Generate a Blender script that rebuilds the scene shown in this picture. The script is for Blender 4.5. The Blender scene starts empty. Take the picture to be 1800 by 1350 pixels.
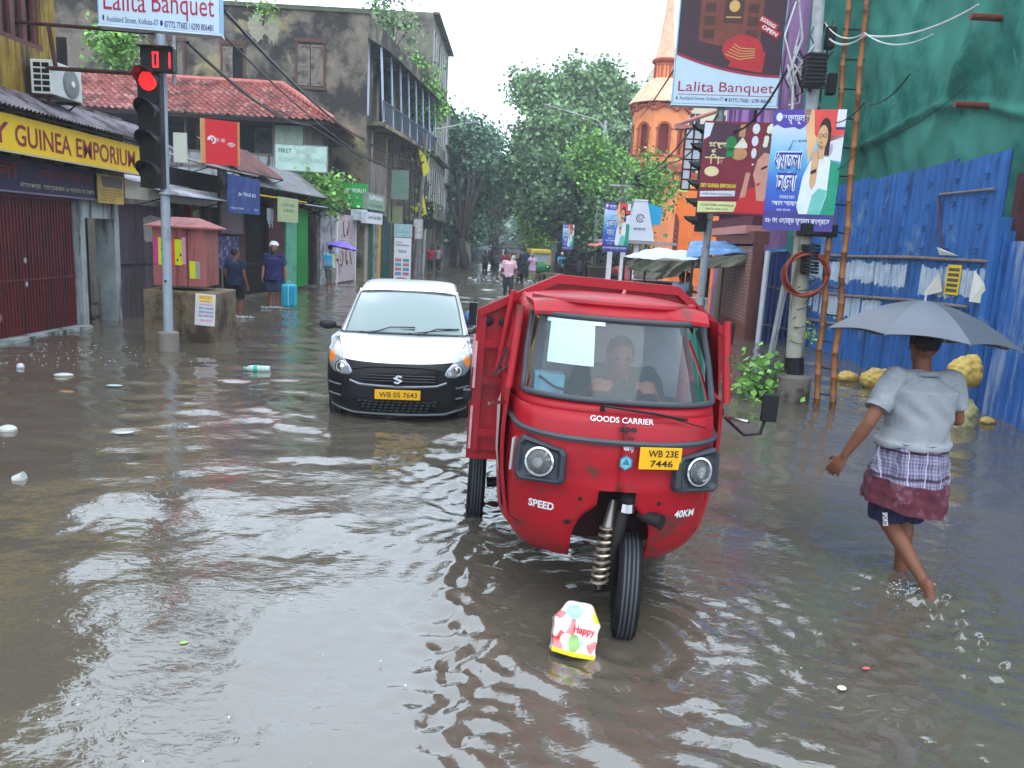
import bpy, bmesh, math, random
import numpy as np
from mathutils import Vector, Matrix
random.seed(7); rng = np.random.default_rng(7)
S = bpy.context.scene
# ---------------------------------------------------------------- camera
CH = 2.05; F = 1350.0; PITCH = math.radians(10.5); ROLL = math.radians(3.1)
cd = bpy.data.cameras.new('camera'); cam = bpy.data.objects.new('camera', cd); S.collection.objects.link(cam)
cd.sensor_width = 36; cd.lens = 27.0; cd.clip_start = .05; cd.clip_end = 2000
cam.location = (0, 0, CH)
cam.rotation_euler = (Matrix.Rotation(math.pi/2 - PITCH, 4, 'X') @ Matrix.Rotation(ROLL, 4, 'Z')).to_euler()
S.camera = cam
# ---------------------------------------------------------------- sky and light (overcast)
W = bpy.data.worlds.new('World'); S.world = W; W.use_nodes = True
nt = W.node_tree; nt.nodes.clear()
_sky = nt.nodes.new('ShaderNodeTexSky'); _sky.sky_type = 'NISHITA'; _sky.sun_disc = False
_sky.sun_elevation = math.radians(62); _sky.sun_rotation = math.radians(200); _sky.air_density = 1.6; _sky.dust_density = 4
_mx = nt.nodes.new('ShaderNodeMixRGB'); _mx.inputs[0].default_value = .86
_mx.inputs[2].default_value = (16.0, 18.6, 21.6, 1)
_bg = nt.nodes.new('ShaderNodeBackground'); _bg.inputs[1].default_value = .115
_o = nt.nodes.new('ShaderNodeOutputWorld')
nt.links.new(_sky.outputs[0], _mx.inputs[1]); nt.links.new(_mx.outputs[0], _bg.inputs[0]); nt.links.new(_bg.outputs[0], _o.inputs[0])
_l = bpy.data.lights.new('sun', 'SUN'); _l.energy = .6; _l.angle = math.radians(25); _l.color = (1, .97, .92)
_lo = bpy.data.objects.new('sun', _l); S.collection.objects.link(_lo); _lo.rotation_euler = (math.radians(28), 0, math.radians(20))
S.view_settings.view_transform = 'Standard'; S.view_settings.look = 'None'; S.view_settings.exposure = .47; S.view_settings.gamma = 1
S.cycles.max_bounces = 6; S.cycles.transparent_max_bounces = 12; S.cycles.use_denoising = True
S.cycles.caustics_reflective = False; S.cycles.caustics_refractive = False
# ---------------------------------------------------------------- pixel to world
def ray(px, py):
    u = (px-900)/F; v = (675-py)/F
    U = u*math.cos(ROLL)-v*math.sin(ROLL); V = u*math.sin(ROLL)+v*math.cos(ROLL)
    return Vector((U, math.cos(PITCH)+V*math.sin(PITCH), -math.sin(PITCH)+V*math.cos(PITCH)))
def G(px, py, z=0):
    d = ray(px, py); return Vector((0, 0, CH))+d*((z-CH)/d.z)
def at(px, py, Y):
    d = ray(px, py); return Vector((0, 0, CH))+d*(Y/d.y)
class Wall:
    # vertical plane from A to B, seen from the street with A at the viewer's left; local x along it, -y out of it, z up
    def __init__(s, A, B):
        s.A = Vector((A[0], A[1], 0)); u = Vector((B[0]-A[0], B[1]-A[1], 0)); s.L = u.length; s.u = u.normalized()
        s.n = Vector((s.u.y, -s.u.x, 0))
    def hit(s, px, py, off=0):
        d = ray(px, py); o = Vector((0, 0, CH)); q = s.A+s.n*off
        t = (q-o).dot(s.n)/d.dot(s.n); p = o+d*t
        return (p-s.A).dot(s.u), p.z
    def M(s, x=0, off=0, z=0):
        p = s.A+s.u*x+s.n*off
        return Matrix(((s.u.x, -s.n.x, 0, p.x), (s.u.y, -s.n.y, 0, p.y), (0, 0, 1, z), (0, 0, 0, 1)))
    def rect(s, x0, y0, x1, y1, off=0):      # top-left and bottom-right pixels -> s0, s1, z0, z1
        a = s.hit(x0, y0, off); b = s.hit(x1, y1, off); return a[0], b[0], b[1], a[1]
def MY(x, y, yaw=0, z=0): return Matrix.Translation((x, y, z)) @ Matrix.Rotation(math.radians(yaw), 4, 'Z')
# ---------------------------------------------------------------- materials
_mats = {}
def M(name, col, rough=.65, var=.12, scale=4, bump=0, metal=0, stain=None, samt=.5, sscale=1.2, streak=False, spec=.3, coat=0, emit=0, leaf=False, bscale=None, stain2=None, s2amt=.3, s2scale=.6):
    if name in _mats: return _mats[name]
    m = bpy.data.materials.new(name); _mats[name] = m; m.use_nodes = True; t = m.node_tree; b = t.nodes['Principled BSDF']
    b.inputs['Roughness'].default_value = rough; b.inputs['Metallic'].default_value = metal; b.inputs['Specular IOR Level'].default_value = spec
    b.inputs['Coat Weight'].default_value = coat
    tc = t.nodes.new('ShaderNodeTexCoord'); mp = t.nodes.new('ShaderNodeMapping'); t.links.new(tc.outputs['Object'], mp.inputs[0])
    n = t.nodes.new('ShaderNodeTexNoise'); n.inputs['Scale'].default_value = scale; n.inputs['Detail'].default_value = 6; n.inputs['Roughness'].default_value = .62
    t.links.new(mp.outputs[0], n.inputs[0])
    r = t.nodes.new('ShaderNodeMapRange'); r.inputs[1].default_value = .3; r.inputs[2].default_value = .7; t.links.new(n.outputs[0], r.inputs[0])
    mx = t.nodes.new('ShaderNodeMixRGB'); c = Vector(col[:3])
    mx.inputs[1].default_value = (*(c*(1-var)), 1); mx.inputs[2].default_value = (*(c*(1+var)), 1); t.links.new(r.outputs[0], mx.inputs[0])
    out = mx.outputs[0]
    if leaf:
        g = t.nodes.new('ShaderNodeNewGeometry'); h = t.nodes.new('ShaderNodeHueSaturation')
        a = t.nodes.new('ShaderNodeMapRange'); a.inputs[3].default_value = .55; a.inputs[4].default_value = 1.6; t.links.new(g.outputs['Random Per Island'], a.inputs[0])
        t.links.new(a.outputs[0], h.inputs['Value']); t.links.new(out, h.inputs['Color']); out = h.outputs[0]
    if stain is not None:
        mp2 = t.nodes.new('ShaderNodeMapping'); t.links.new(tc.outputs['Object'], mp2.inputs[0])
        if streak: mp2.inputs['Scale'].default_value = (3.2, 3.2, .35)
        n2 = t.nodes.new('ShaderNodeTexNoise'); n2.inputs['Scale'].default_value = sscale; n2.inputs['Detail'].default_value = 9; n2.inputs['Roughness'].default_value = .7
        t.links.new(mp2.outputs[0], n2.inputs[0])
        r2 = t.nodes.new('ShaderNodeMapRange'); r2.inputs[1].default_value = .62-.3*samt; r2.inputs[2].default_value = .74-.3*samt; t.links.new(n2.outputs[0], r2.inputs[0])
        m2 = t.nodes.new('ShaderNodeMixRGB'); m2.inputs[2].default_value = (*stain[:3], 1); t.links.new(r2.outputs[0], m2.inputs[0]); t.links.new(out, m2.inputs[1]); out = m2.outputs[0]
    if stain2 is not None:
        n4 = t.nodes.new('ShaderNodeTexNoise'); n4.inputs['Scale'].default_value = s2scale; n4.inputs['Detail'].default_value = 10; n4.inputs['Roughness'].default_value = .66; n4.inputs['Distortion'].default_value = .5
        mp4 = t.nodes.new('ShaderNodeMapping'); mp4.inputs['Location'].default_value = (13, 7, 5); t.links.new(tc.outputs['Object'], mp4.inputs[0]); t.links.new(mp4.outputs[0], n4.inputs[0])
        r4 = t.nodes.new('ShaderNodeMapRange'); r4.inputs[1].default_value = .66-.3*s2amt; r4.inputs[2].default_value = .74-.3*s2amt; t.links.new(n4.outputs[0], r4.inputs[0])
        m4 = t.nodes.new('ShaderNodeMixRGB'); m4.inputs[2].default_value = (*stain2[:3], 1); t.links.new(r4.outputs[0], m4.inputs[0]); t.links.new(out, m4.inputs[1]); out = m4.outputs[0]
    t.links.new(out, b.inputs['Base Color'])
    if bump:
        bp = t.nodes.new('ShaderNodeBump'); bp.inputs['Strength'].default_value = bump; bp.inputs['Distance'].default_value = .02
        nb = t.nodes.new('ShaderNodeTexNoise'); nb.inputs['Scale'].default_value = bscale or scale*5; nb.inputs['Detail'].default_value = 5; t.links.new(tc.outputs['Object'], nb.inputs[0])
        t.links.new(nb.outputs[0], bp.inputs['Height']); t.links.new(bp.outputs[0], b.inputs['Normal'])
    if emit: b.inputs['Emission Color'].default_value = (*col[:3], 1); b.inputs['Emission Strength'].default_value = emit
    return m
def glass(name, tint, gloss, haze, hazecol=(.5, .55, .57), rough=.02):
    if name in _mats: return _mats[name]
    m = bpy.data.materials.new(name); _mats[name] = m; m.use_nodes = True; t = m.node_tree; t.nodes.clear()
    o = t.nodes.new('ShaderNodeOutputMaterial'); tr = t.nodes.new('ShaderNodeBsdfTransparent'); tr.inputs[0].default_value = (*tint, 1)
    gl = t.nodes.new('ShaderNodeBsdfGlossy'); gl.inputs['Roughness'].default_value = rough; di = t.nodes.new('ShaderNodeBsdfDiffuse'); di.inputs[0].default_value = (*hazecol, 1)
    a = t.nodes.new('ShaderNodeMixShader'); a.inputs[0].default_value = haze; t.links.new(tr.outputs[0], a.inputs[1]); t.links.new(di.outputs[0], a.inputs[2])
    lw = t.nodes.new('ShaderNodeLayerWeight'); lw.inputs[0].default_value = gloss
    c = t.nodes.new('ShaderNodeMixShader'); t.links.new(lw.outputs['Fresnel'], c.inputs[0]); t.links.new(a.outputs[0], c.inputs[1]); t.links.new(gl.outputs[0], c.inputs[2])
    t.links.new(c.outputs[0], o.inputs[0]); return m
def C(*rgb):      # sRGB 0-255 to linear
    return tuple(((v/255)/12.92 if v/255 <= .04045 else ((v/255+.055)/1.055)**2.4) for v in rgb)
BLACK = M('black_plastic', (.010, .010, .012), .45, .2, spec=.2); STEEL = M('galvanised_steel', (.34, .36, .38), .5, .15, 6, stain=(.2, .18, .16), samt=.35, sscale=4)
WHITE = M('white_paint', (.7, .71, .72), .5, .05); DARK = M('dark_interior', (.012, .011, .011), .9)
RUBBER = M('rubber', (.010, .010, .011), .7, .2, 20, spec=.15); WIRE = M('cable_black', (.015, .015, .017), .5)
# ---------------------------------------------------------------- mesh building
_txt = {}
def text_geo(s, bold=0):
    k = (s, bold)
    if k not in _txt:
        c = bpy.data.curves.new('t', 'FONT'); c.body = s; c.offset = bold; c.resolution_u = 3; c.size = 1
        o = bpy.data.objects.new('t', c); S.collection.objects.link(o)
        dg = bpy.context.evaluated_depsgraph_get(); me = bpy.data.meshes.new_from_object(o.evaluated_get(dg))
        vs = np.array([v.co[:2] for v in me.vertices]) if len(me.vertices) else np.zeros((0, 2)); fs = [tuple(p.vertices) for p in me.polygons]
        bpy.data.objects.remove(o); bpy.data.curves.remove(c); bpy.data.meshes.remove(me)
        if len(vs): vs = vs-vs.min(0); _txt[k] = (vs, fs, vs.max(0))
        else: _txt[k] = (vs, fs, (1, 1))
    return _txt[k]
class MB:
    def __init__(s): s.v = []; s.f = []; s.mi = []; s.mats = []
    def _m(s, m):
        if m is None: return 0
        if m not in s.mats: s.mats.append(m)
        return s.mats.index(m)
    def add(s, vs, fs, m=None):
        k = len(s.v); s.v += [tuple(p) for p in vs]; i = s._m(m)
        for f in fs: s.f.append(tuple(a+k for a in f)); s.mi.append(i)
        return s
    def box(s, x0, x1, y0, y1, z0, z1, m=None, T=None):
        vs = [Vector((x, y, z)) for z in (z0, z1) for y in (y0, y1) for x in (x0, x1)]
        if T is not None: vs = [T @ p for p in vs]
        return s.add(vs, [(0, 2, 3, 1), (4, 5, 7, 6), (0, 1, 5, 4), (2, 6, 7, 3), (0, 4, 6, 2), (1, 3, 7, 5)], m)
    def prism(s, pts, y0, y1, m=None, T=None):      # outline in xz extruded along y
        n = len(pts); vs = [Vector((p[0], y0, p[1])) for p in pts]+[Vector((p[0], y1, p[1])) for p in pts]
        if T is not None: vs = [T @ p for p in vs]
        return s.add(vs, [tuple(range(n)), tuple(range(2*n-1, n-1, -1))]+[(i, i+n, (i+1) % n+n, (i+1) % n) for i in range(n)], m)
    def poly(s, pts, m=None): return s.add(pts, [tuple(range(len(pts)))], m)
    def tube(s, p0, p1, r0, r1=None, n=10, m=None, cap=True):
        return s.path([p0, p1], [r0, r0 if r1 is None else r1], n, m, cap)
    def path(s, pts, r, n=8, m=None, cap=True):
        pts = [Vector(p) for p in pts]; k = len(pts); rs = r if isinstance(r, (list, tuple)) else [r]*k
        vs = []; N = None
        for i, p in enumerate(pts):
            d = (pts[min(i+1, k-1)]-pts[max(i-1, 0)]); d = d.normalized() if d.length > 1e-9 else Vector((0, 0, 1))
            if N is None: N = d.orthogonal().normalized()
            N = (N-d*N.dot(d)); N = N.normalized() if N.length > 1e-6 else d.orthogonal().normalized(); B = d.cross(N)
            for j in range(n):
                a = 2*math.pi*j/n; vs.append(p+(N*math.cos(a)+B*math.sin(a))*rs[i])
        fs = [(i*n+j, i*n+(j+1) % n, (i+1)*n+(j+1) % n, (i+1)*n+j) for i in range(k-1) for j in range(n)]
        if cap: fs += [tuple(range(n-1, -1, -1)), tuple((k-1)*n+j for j in range(n))]
        return s.add(vs, fs, m)
    def lathe(s, prof, n=16, o=(0, 0, 0), m=None, T=None):     # (radius, z) profile
        vs = []; k = len(prof); o = Vector(o)
        for r, z in prof:
            for j in range(n):
                a = 2*math.pi*j/n; p = Vector((r*math.cos(a), r*math.sin(a), z)); p = (T @ p) if T is not None else p; vs.append(p+o)
        fs = [(i*n+j, i*n+(j+1) % n, (i+1)*n+(j+1) % n, (i+1)*n+j) for i in range(k-1) for j in range(n)]
        fs += [tuple(range(n-1, -1, -1)), tuple((k-1)*n+j for j in range(n))]
        return s.add(vs, fs, m)
    def ell(s, c, r, m=None, nu=14, nv=9, T=None):
        prof = [(math.sin(math.pi*i/nv), -math.cos(math.pi*i/nv)) for i in range(nv+1)]; prof[0] = (.02, -1); prof[-1] = (.02, 1)
        D = Matrix.Diagonal((r[0], r[1], r[2])); return s.lathe(prof, nu, c, m, (T.to_3x3() @ D) if T is not None else D)
    def grid(s, fn, nu, nv, m=None, thick=None, T=None):
        vs = [Vector(fn(i/nu, j/nv)) for i in range(nu+1) for j in range(nv+1)]
        if T is not None: vs = [T @ p for p in vs]
        w = nv+1; fs = [(i*w+j, i*w+j+1, (i+1)*w+j+1, (i+1)*w+j) for i in range(nu) for j in range(nv)]
        s.add(vs, fs, m)
        if thick is not None:
            t = Vector(thick); s.add([p+t for p in vs], [f[::-1] for f in fs], m)
            k = len(s.v)-2*len(vs); N = len(vs); e = []
            e += [(j, j+1) for j in range(nv)]+[(i*w+nv, (i+1)*w+nv) for i in range(nu)]+[(nu*w+j+1, nu*w+j) for j in range(nv)]+[((i+1)*w, i*w) for i in range(nu)]
            for a, b in e: s.f.append((k+b, k+a, k+a+N, k+b+N)); s.mi.append(s._m(m))
        return s
    def text(s, st, x, z, h, w=None, y=-.006, m=None, bold=0, T=None, center=False, thick=0, shear=0):
        vs, fs, mxs = text_geo(st, bold)
        if not len(vs): return s
        sy = h/mxs[1]; sx = (w/mxs[0]) if w else sy
        if center: x = x-mxs[0]*sx/2
        P = [Vector((x+p[0]*sx+shear*p[1]*sy, y, z+p[1]*sy)) for p in vs]
        if T is not None: P = [T @ p for p in P]
        return s.add(P, fs, m)
    def build(s, name, mat=None, parent=None, Mx=None, smooth=False, bevel=0, kind=None):
        me = bpy.data.meshes.new(name); me.from_pydata([tuple(p) for p in s.v], [], s.f); o = bpy.data.objects.new(name, me); S.collection.objects.link(o)
        if s.mats and mat is None:
            for m_ in s.mats: me.materials.append(m_)
            me.polygons.foreach_set('material_index', s.mi)
        else:
            me.materials.append(mat)
            if s.mats:
                for m_ in s.mats:
                    me.materials.append(m_)
        if smooth: me.polygons.foreach_set('use_smooth', [True]*len(s.f)); me.update()
        if smooth == 'auto':
            try: me.set_sharp_from_angle(angle=math.radians(38))
            except Exception: pass
        if bevel:
            b = o.modifiers.new('bevel', 'BEVEL'); b.width = bevel; b.segments = 2; b.limit_method = 'ANGLE'; b.angle_limit = math.radians(40)
        if Mx is not None: o.matrix_world = Mx
        if parent is not None: o.parent = parent
        if kind: o['kind'] = kind
        return o
def tag(o, label=None, cat=None, group=None, kind=None):
    if label: o['label'] = label
    if cat: o['category'] = cat
    if group: o['group'] = group
    if kind: o['kind'] = kind
    return o
def thing(name, label, cat, Mx, group=None):
    o = bpy.data.objects.new(name, None); S.collection.objects.link(o); o.empty_display_size = .2; o.matrix_world = Mx
    return tag(o, label, cat, group)
def copy_tree(o, parent=None):
    c = o.copy(); S.collection.objects.link(c); c.parent = parent
    for ch in [k for k in bpy.data.objects if k.parent == o]: copy_tree(ch, c)
    return c
def evalmesh(o):
    dg = bpy.context.evaluated_depsgraph_get(); dg.update(); me = bpy.data.meshes.new_from_object(o.evaluated_get(dg)); return me
def blob(mb, name, mat, parent, voxel=.014, smooth=4, fn=None, Mx=None):   # weld overlapping closed shapes into one skin
    o = mb.build(name, mat, None)
    r = o.modifiers.new('r', 'REMESH'); r.mode = 'VOXEL'; r.voxel_size = voxel; r.use_smooth_shade = True
    if smooth: k = o.modifiers.new('s', 'SMOOTH'); k.factor = .5; k.iterations = smooth
    me = evalmesh(o); o.modifiers.clear(); old = o.data; o.data = me; bpy.data.meshes.remove(old); me.name = name
    if not len(me.materials): me.materials.append(mat)
    if fn:
        co = np.empty(len(me.vertices)*3, np.float32); me.vertices.foreach_get('co', co); no = np.empty_like(co); me.vertices.foreach_get('normal', no)
        co = fn(co.reshape(-1, 3), no.reshape(-1, 3)); me.vertices.foreach_set('co', co.astype(np.float32).ravel()); me.update()
    if Mx is not None: o.matrix_world = Mx
    if parent is not None: o.parent = parent
    return o
# ================================================================ WATER
def waves(X, Y):
    r = np.random.default_rng(11); Z = np.zeros_like(X); D = np.sqrt(X**2+Y**2)
    # long slow swell, wind ripples running down the street, cross ripples
    def band(n, l0, l1, slope, th0, ths, mask=1):
        nonlocal Z
        z = np.zeros_like(X)
        for i in range(n):
            l = l0*(l1/l0)**r.random(); k = 2*math.pi/l; th = math.radians(th0+r.normal()*ths); ph = r.random()*6.283
            wx = .16*l0*np.sin(X*1.3/l0*.9+ph)+.12*l0*np.cos(Y*1.1/l0+ph*2)
            z += slope/k/math.sqrt(n)*1.4*np.sin(k*(X*math.cos(th)+Y*math.sin(th))+ph+k*wx*.5)
        Z = Z+z*mask
    far = np.clip((Y-4)/7, 0, 1); near = 1-far
    m1 = .55+.45*np.sin(X*.7+1.3*np.sin(Y*.31))*np.cos(Y*.43+.8*np.sin(X*.5+1))
    band(9, 1.3, 3.2, .026, 80, 35)
    band(12, .45, 1.1, .05, 95, 28, .22+.78*far)
    band(12, .9, 2.2, .085, 92, 22, np.clip((Y-13)/16, 0, 1)*(.6+.4*m1))
    band(12, .5, 1.1, .034, 30, 60, .15+m1*near*.8)
    band(12, .3, .6, .06, 88, 16, np.exp(-((Y-9.5)/3.2)**2)*np.clip((2.5-X)/3, 0, 1)*(.4+.6*m1))
    band(10, .35, .8, .03, 60, 12, np.exp(-((X-2)/1.6)**2-((Y-3)/1.8)**2))
    band(14, .18, .42, .026, 100, 40, (.1+.6*m1**2)*(.6+.4*near))
    # wake: a curved bow ridge leaving the front of the three wheeler, and one round the taxi
    def ridge(cx, cy, rad, a0, a1, w, h, k=9):
        nonlocal Z
        dx = X-cx; dy = Y-cy; R = np.sqrt(dx*dx+dy*dy)+1e-6; A = np.degrees(np.arctan2(dy, dx)) % 360
        am = np.clip((A-a0)/18, 0, 1)*np.clip((a1-A)/18, 0, 1); d = R-rad-.08*np.sin(A/9.)-.04*np.sin(A/3.3)
        Z = Z+am*h*(np.exp(-(d/w)**2)+.35*np.exp(-((d+w*2)/(w*.8))**2)+.16*np.sin(d*2*math.pi/(w*1.15))*np.exp(-(np.abs(d)/(w*3.4))**2))
    ridge(1.9, 4.6, 2.15, 150, 262, .16, .035)
    ridge(1.2, 7.2, 1.9, 130, 232, .14, .03)
    ridge(-1.2, 9.6, 1.9, 180, 330, .2, .02)
    ridge(.6, 4.2, .95, 190, 350, .09, .009)
    ridge(2.7, 4.75, .34, 190, 350, .04, .016)
    ridge(3.0, 4.6, .75, 200, 300, .045, .018)
    ridge(3.5, 4.5, 1.5, 195, 290, .05, .014)
    ridge(4.4, 4.8, 2.7, 195, 280, .06, .010)
    def rings(cx, cy, lam, amp, dec):
        nonlocal Z
        R = np.sqrt((X-cx)**2+(Y-cy)**2); Z = Z+amp*np.sin(R*2*math.pi/lam)*np.exp(-R/dec)*np.clip(R/.1, 0, 1)
    rings(.62, 3.7, .17, .007, .7); rings(2.75, 4.7, .21, .008, .5); rings(-5.7, 12.4, .3, .006, .8); rings(-.2, 5.9, .2, .007, .6); rings(-6.3, 17.8, .3, .01, .7); rings(-6.2, 20.2, .3, .01, .7)
    rings(3.9, 10.9, .25, .005, .6); rings(-.35, 28.5, .5, .02, 1.2)
    # small churn behind the wading man and by the wake front
    ch = np.zeros_like(X)
    for i in range(26):
        l = .07+.12*r.random(); th = r.random()*6.283; ph = r.random()*6.283; ch += l*.012*np.sin(2*math.pi/l*(X*math.cos(th)+Y*math.sin(th))+ph)
    def spot(cx, cy, sx, sy, a): return a*np.exp(-((X-cx)/sx)**2-((Y-cy)/sy)**2)
    Z = Z+ch*(spot(2.6, 4.55, .28, .28, 3.4)+spot(2.6, 4.05, .16, .4, 2.6)+spot(2.75, 3.4, .2, .5, 1.8)+spot(1.9, 3.6, .7, .9, .6)+spot(-.15, 3.6, .22, 1.6, 1.6)+spot(-.1, 6.4, .35, .8, 1.6)+.10)
    return Z
def wmat(name):
    m = bpy.data.materials.new(name); m.use_nodes = True; t = m.node_tree; b = t.nodes['Principled BSDF']
    b.inputs['Roughness'].default_value = .035; b.inputs['IOR'].default_value = 2.05; b.inputs['Specular IOR Level'].default_value = .5
    tc = t.nodes.new('ShaderNodeTexCoord')
    n = t.nodes.new('ShaderNodeTexNoise'); n.inputs['Scale'].default_value = .45; n.inputs['Detail'].default_value = 5; t.links.new(tc.outputs['Object'], n.inputs[0])
    cr = t.nodes.new('ShaderNodeValToRGB'); cr.color_ramp.elements[0].position = .36; cr.color_ramp.elements[0].color = (.086, .074, .054, 1); cr.color_ramp.elements[1].position = .66; cr.color_ramp.elements[1].color = (.104, .087, .068, 1)
    t.links.new(n.outputs[0], cr.inputs[0]); t.links.new(cr.outputs[0], b.inputs['Base Color'])
    mp = t.nodes.new('ShaderNodeMapping'); mp.inputs['Scale'].default_value = (.55, 1, 1); t.links.new(tc.outputs['Object'], mp.inputs[0])
    n1 = t.nodes.new('ShaderNodeTexNoise'); n1.inputs['Scale'].default_value = 5; n1.inputs['Detail'].default_value = 3; n1.inputs['Distortion'].default_value = .6; t.links.new(mp.outputs[0], n1.inputs[0])
    b1 = t.nodes.new('ShaderNodeBump'); b1.inputs['Strength'].default_value = .5; b1.inputs['Distance'].default_value = .013; t.links.new(n1.outputs[0], b1.inputs['Height'])
    n3 = t.nodes.new('ShaderNodeTexNoise'); n3.inputs['Scale'].default_value = .9; n3.inputs['Detail'].default_value = 2; t.links.new(tc.outputs['Object'], n3.inputs[0])
    r3 = t.nodes.new('ShaderNodeMapRange'); r3.inputs[1].default_value = .42; r3.inputs[2].default_value = .66; r3.inputs[3].default_value = .13; r3.inputs[4].default_value = .45; t.links.new(n3.outputs[0], r3.inputs[0])
    n2 = t.nodes.new('ShaderNodeTexNoise'); n2.inputs['Scale'].default_value = 26; n2.inputs['Detail'].default_value = 3; n2.inputs['Distortion'].default_value = .8; t.links.new(mp.outputs[0], n2.inputs[0])
    b2 = t.nodes.new('ShaderNodeBump'); b2.inputs['Distance'].default_value = .008; t.links.new(r3.outputs[0], b2.inputs['Strength']); t.links.new(n2.outputs[0], b2.inputs['Height']); t.links.new(b1.outputs[0], b2.inputs['Normal'])
    t.links.new(b2.outputs[0], b.inputs['Normal']); return m
def np_mesh(name, co, quads, mat, smooth=False):
    me = bpy.data.meshes.new(name); n = len(quads); me.vertices.add(len(co)); me.vertices.foreach_set('co', np.asarray(co, np.float32).ravel())
    k = quads.shape[1]; me.loops.add(n*k); me.loops.foreach_set('vertex_index', quads.astype(np.int32).ravel()); me.polygons.add(n)
    me.polygons.foreach_set('loop_start', np.arange(0, n*k, k, dtype=np.int32)); me.polygons.foreach_set('loop_total', np.full(n, k, np.int32))
    me.update(calc_edges=True); me.materials.append(mat)
    if smooth: me.polygons.foreach_set('use_smooth', [True]*n)
    return me
_ys = [-3.0, -1, 0, .6]; y = 1.0
while y < 75: _ys.append(y); y += max(.022, y*.0062)
_ys += [90, 120, 160, 220, 300]; _ys = np.array(_ys)
_xc = np.concatenate([[-60, -30, -16], np.arange(-11, -4, .07), np.arange(-4, 5.5, .036), np.arange(5.5, 11, .07), [16, 30, 60]])
XX, YY = np.meshgrid(_xc, _ys); ZZ = waves(XX, YY)*(np.abs(XX) < 11)*(YY < 75)*(YY > .5)
nx = len(_xc); ny = len(_ys); I = np.arange(nx*ny).reshape(ny, nx)
Q = np.stack([I[:-1, :-1].ravel(), I[:-1, 1:].ravel(), I[1:, 1:].ravel(), I[1:, :-1].ravel()], 1)
water = bpy.data.objects.new('water', np_mesh('water', np.stack([XX.ravel(), YY.ravel(), ZZ.ravel()], 1), Q, wmat('muddy_water'), True)); S.collection.objects.link(water); water['kind'] = 'structure'
g = MB(); g.box(-400, 400, -60, 900, -1.0, -.28); g.build('ground', M('wet_asphalt', (.05, .047, .043), .8, .2, 2), kind='structure')
# foam flecks and litter scraps are nobody's to count: small torn bits floating
# ================================================================ LEFT SIDE OF THE STREET
L1 = Wall((-8.25, 8), (-8.25, 16.6)); L2 = Wall((-8.5, 16.6), (-7.15, 33.2)); L3 = Wall((-7.05, 33.6), (-5.45, 45)); L4 = Wall((-5.45, 45), (-5.9, 130))
GRIME = C(52, 46, 42)
def grimy(name, col, amt=.6, ss=.6, streak=True, stain=GRIME, **k): return M(name, col, .85, .22, 2.5, .4, stain=stain, samt=amt, sscale=ss, streak=streak, **k)
ochre = grimy('stained_ochre_plaster', C(150, 122, 50), .55, .8); greywall = grimy('grey_plaster', C(112, 104, 96), .5, .8)
soot = M('sooty_plaster', C(112, 104, 92), .9, .3, 1.5, .5, stain=C(50, 46, 43), samt=.66, sscale=.5, stain2=C(142, 130, 96), s2amt=.34, s2scale=.42)
soot2 = M('sooty_plaster_patched', C(122, 110, 88), .9, .3, 2, .5, stain=C(50, 45, 41), samt=.5, sscale=.55, stain2=C(140, 132, 112), s2amt=.3, s2scale=.7)
lime = grimy('limewashed_plaster', C(150, 156, 156), .4, 1.2); purple_dark = grimy('dull_violet_plaster', C(78, 66, 74), .4, .9)
maroon = M('maroon_painted_steel', C(96, 16, 24), .45, .25, 5, .2, stain=C(50, 16, 18), samt=.4, sscale=2, streak=True)
wood = M('old_teal_wood', C(62, 86, 88), .8, .25, 8, .4, stain=C(34, 38, 36), samt=.5, sscale=1.5, streak=True)
brownwood = M('brown_wood', C(82, 58, 46), .8, .2, 7, .3); shutterwood = M('faded_grey_shutter_wood', C(118, 108, 98), .85, .2, 6, .3, stain=C(66, 60, 56), samt=.45, sscale=1.8)
tin = M('rusted_tin_sheet', C(130, 128, 132), .5, .2, 6, .3, metal=.3, stain=C(72, 50, 42), samt=.6, sscale=1.3)
concrete = M('damp_concrete', C(98, 90, 78), .85, .2, 4, .4, stain=C(54, 50, 42), samt=.55, sscale=1.2, streak=True)
clay = M('clay_roof_tile', C(142, 78, 72), .42, .35, 3.5, .2, stain=C(88, 54, 52), samt=.5, sscale=1.1, stain2=C(172, 128, 120), s2amt=.42, s2scale=2)
def wallbox(mb, s0, s1, z0, z1, y0, y1, holes=(), m=None):     # wall slab with rectangular openings (s0,s1,z0,z1)
    xs = sorted({s0, s1, *[h[0] for h in holes], *[h[1] for h in holes]}); zs = sorted({z0, z1, *[h[2] for h in holes], *[h[3] for h in holes]})
    xs = [x for x in xs if s0 <= x <= s1]; zs = [z for z in zs if z0 <= z <= z1]
    for a, b in zip(xs, xs[1:]):
        run = None
        for c, d in zip(zs, zs[1:]):
            inh = any(h[0] <= (a+b)/2 <= h[1] and h[2] <= (c+d)/2 <= h[3] for h in holes)
            if inh:
                if run: mb.box(a, b, y0, y1, run[0], run[1], m)
                run = None
            else: run = (run[0] if run else c, d)
        if run: mb.box(a, b, y0, y1, run[0], run[1], m)
    return mb
def corrsheet(mb, w, l, pitch=.076, amp=.012, T=None, m=None, nseg=4, sag=0):     # w along x, l along z, corrugated in y
    n = int(w/pitch)*nseg
    return mb.grid(lambda a, b: (a*w, amp*math.sin(a*n/nseg*2*math.pi)+sag*math.sin(b*3.14), b*l), n, 2, m, (0, .003, 0), T)
def tilt(x, y, z, rx, rz=0): return Matrix.Translation((x, y, z)) @ Matrix.Rotation(math.radians(rz), 4, 'Z') @ Matrix.Rotation(math.radians(rx), 4, 'X')
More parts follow.
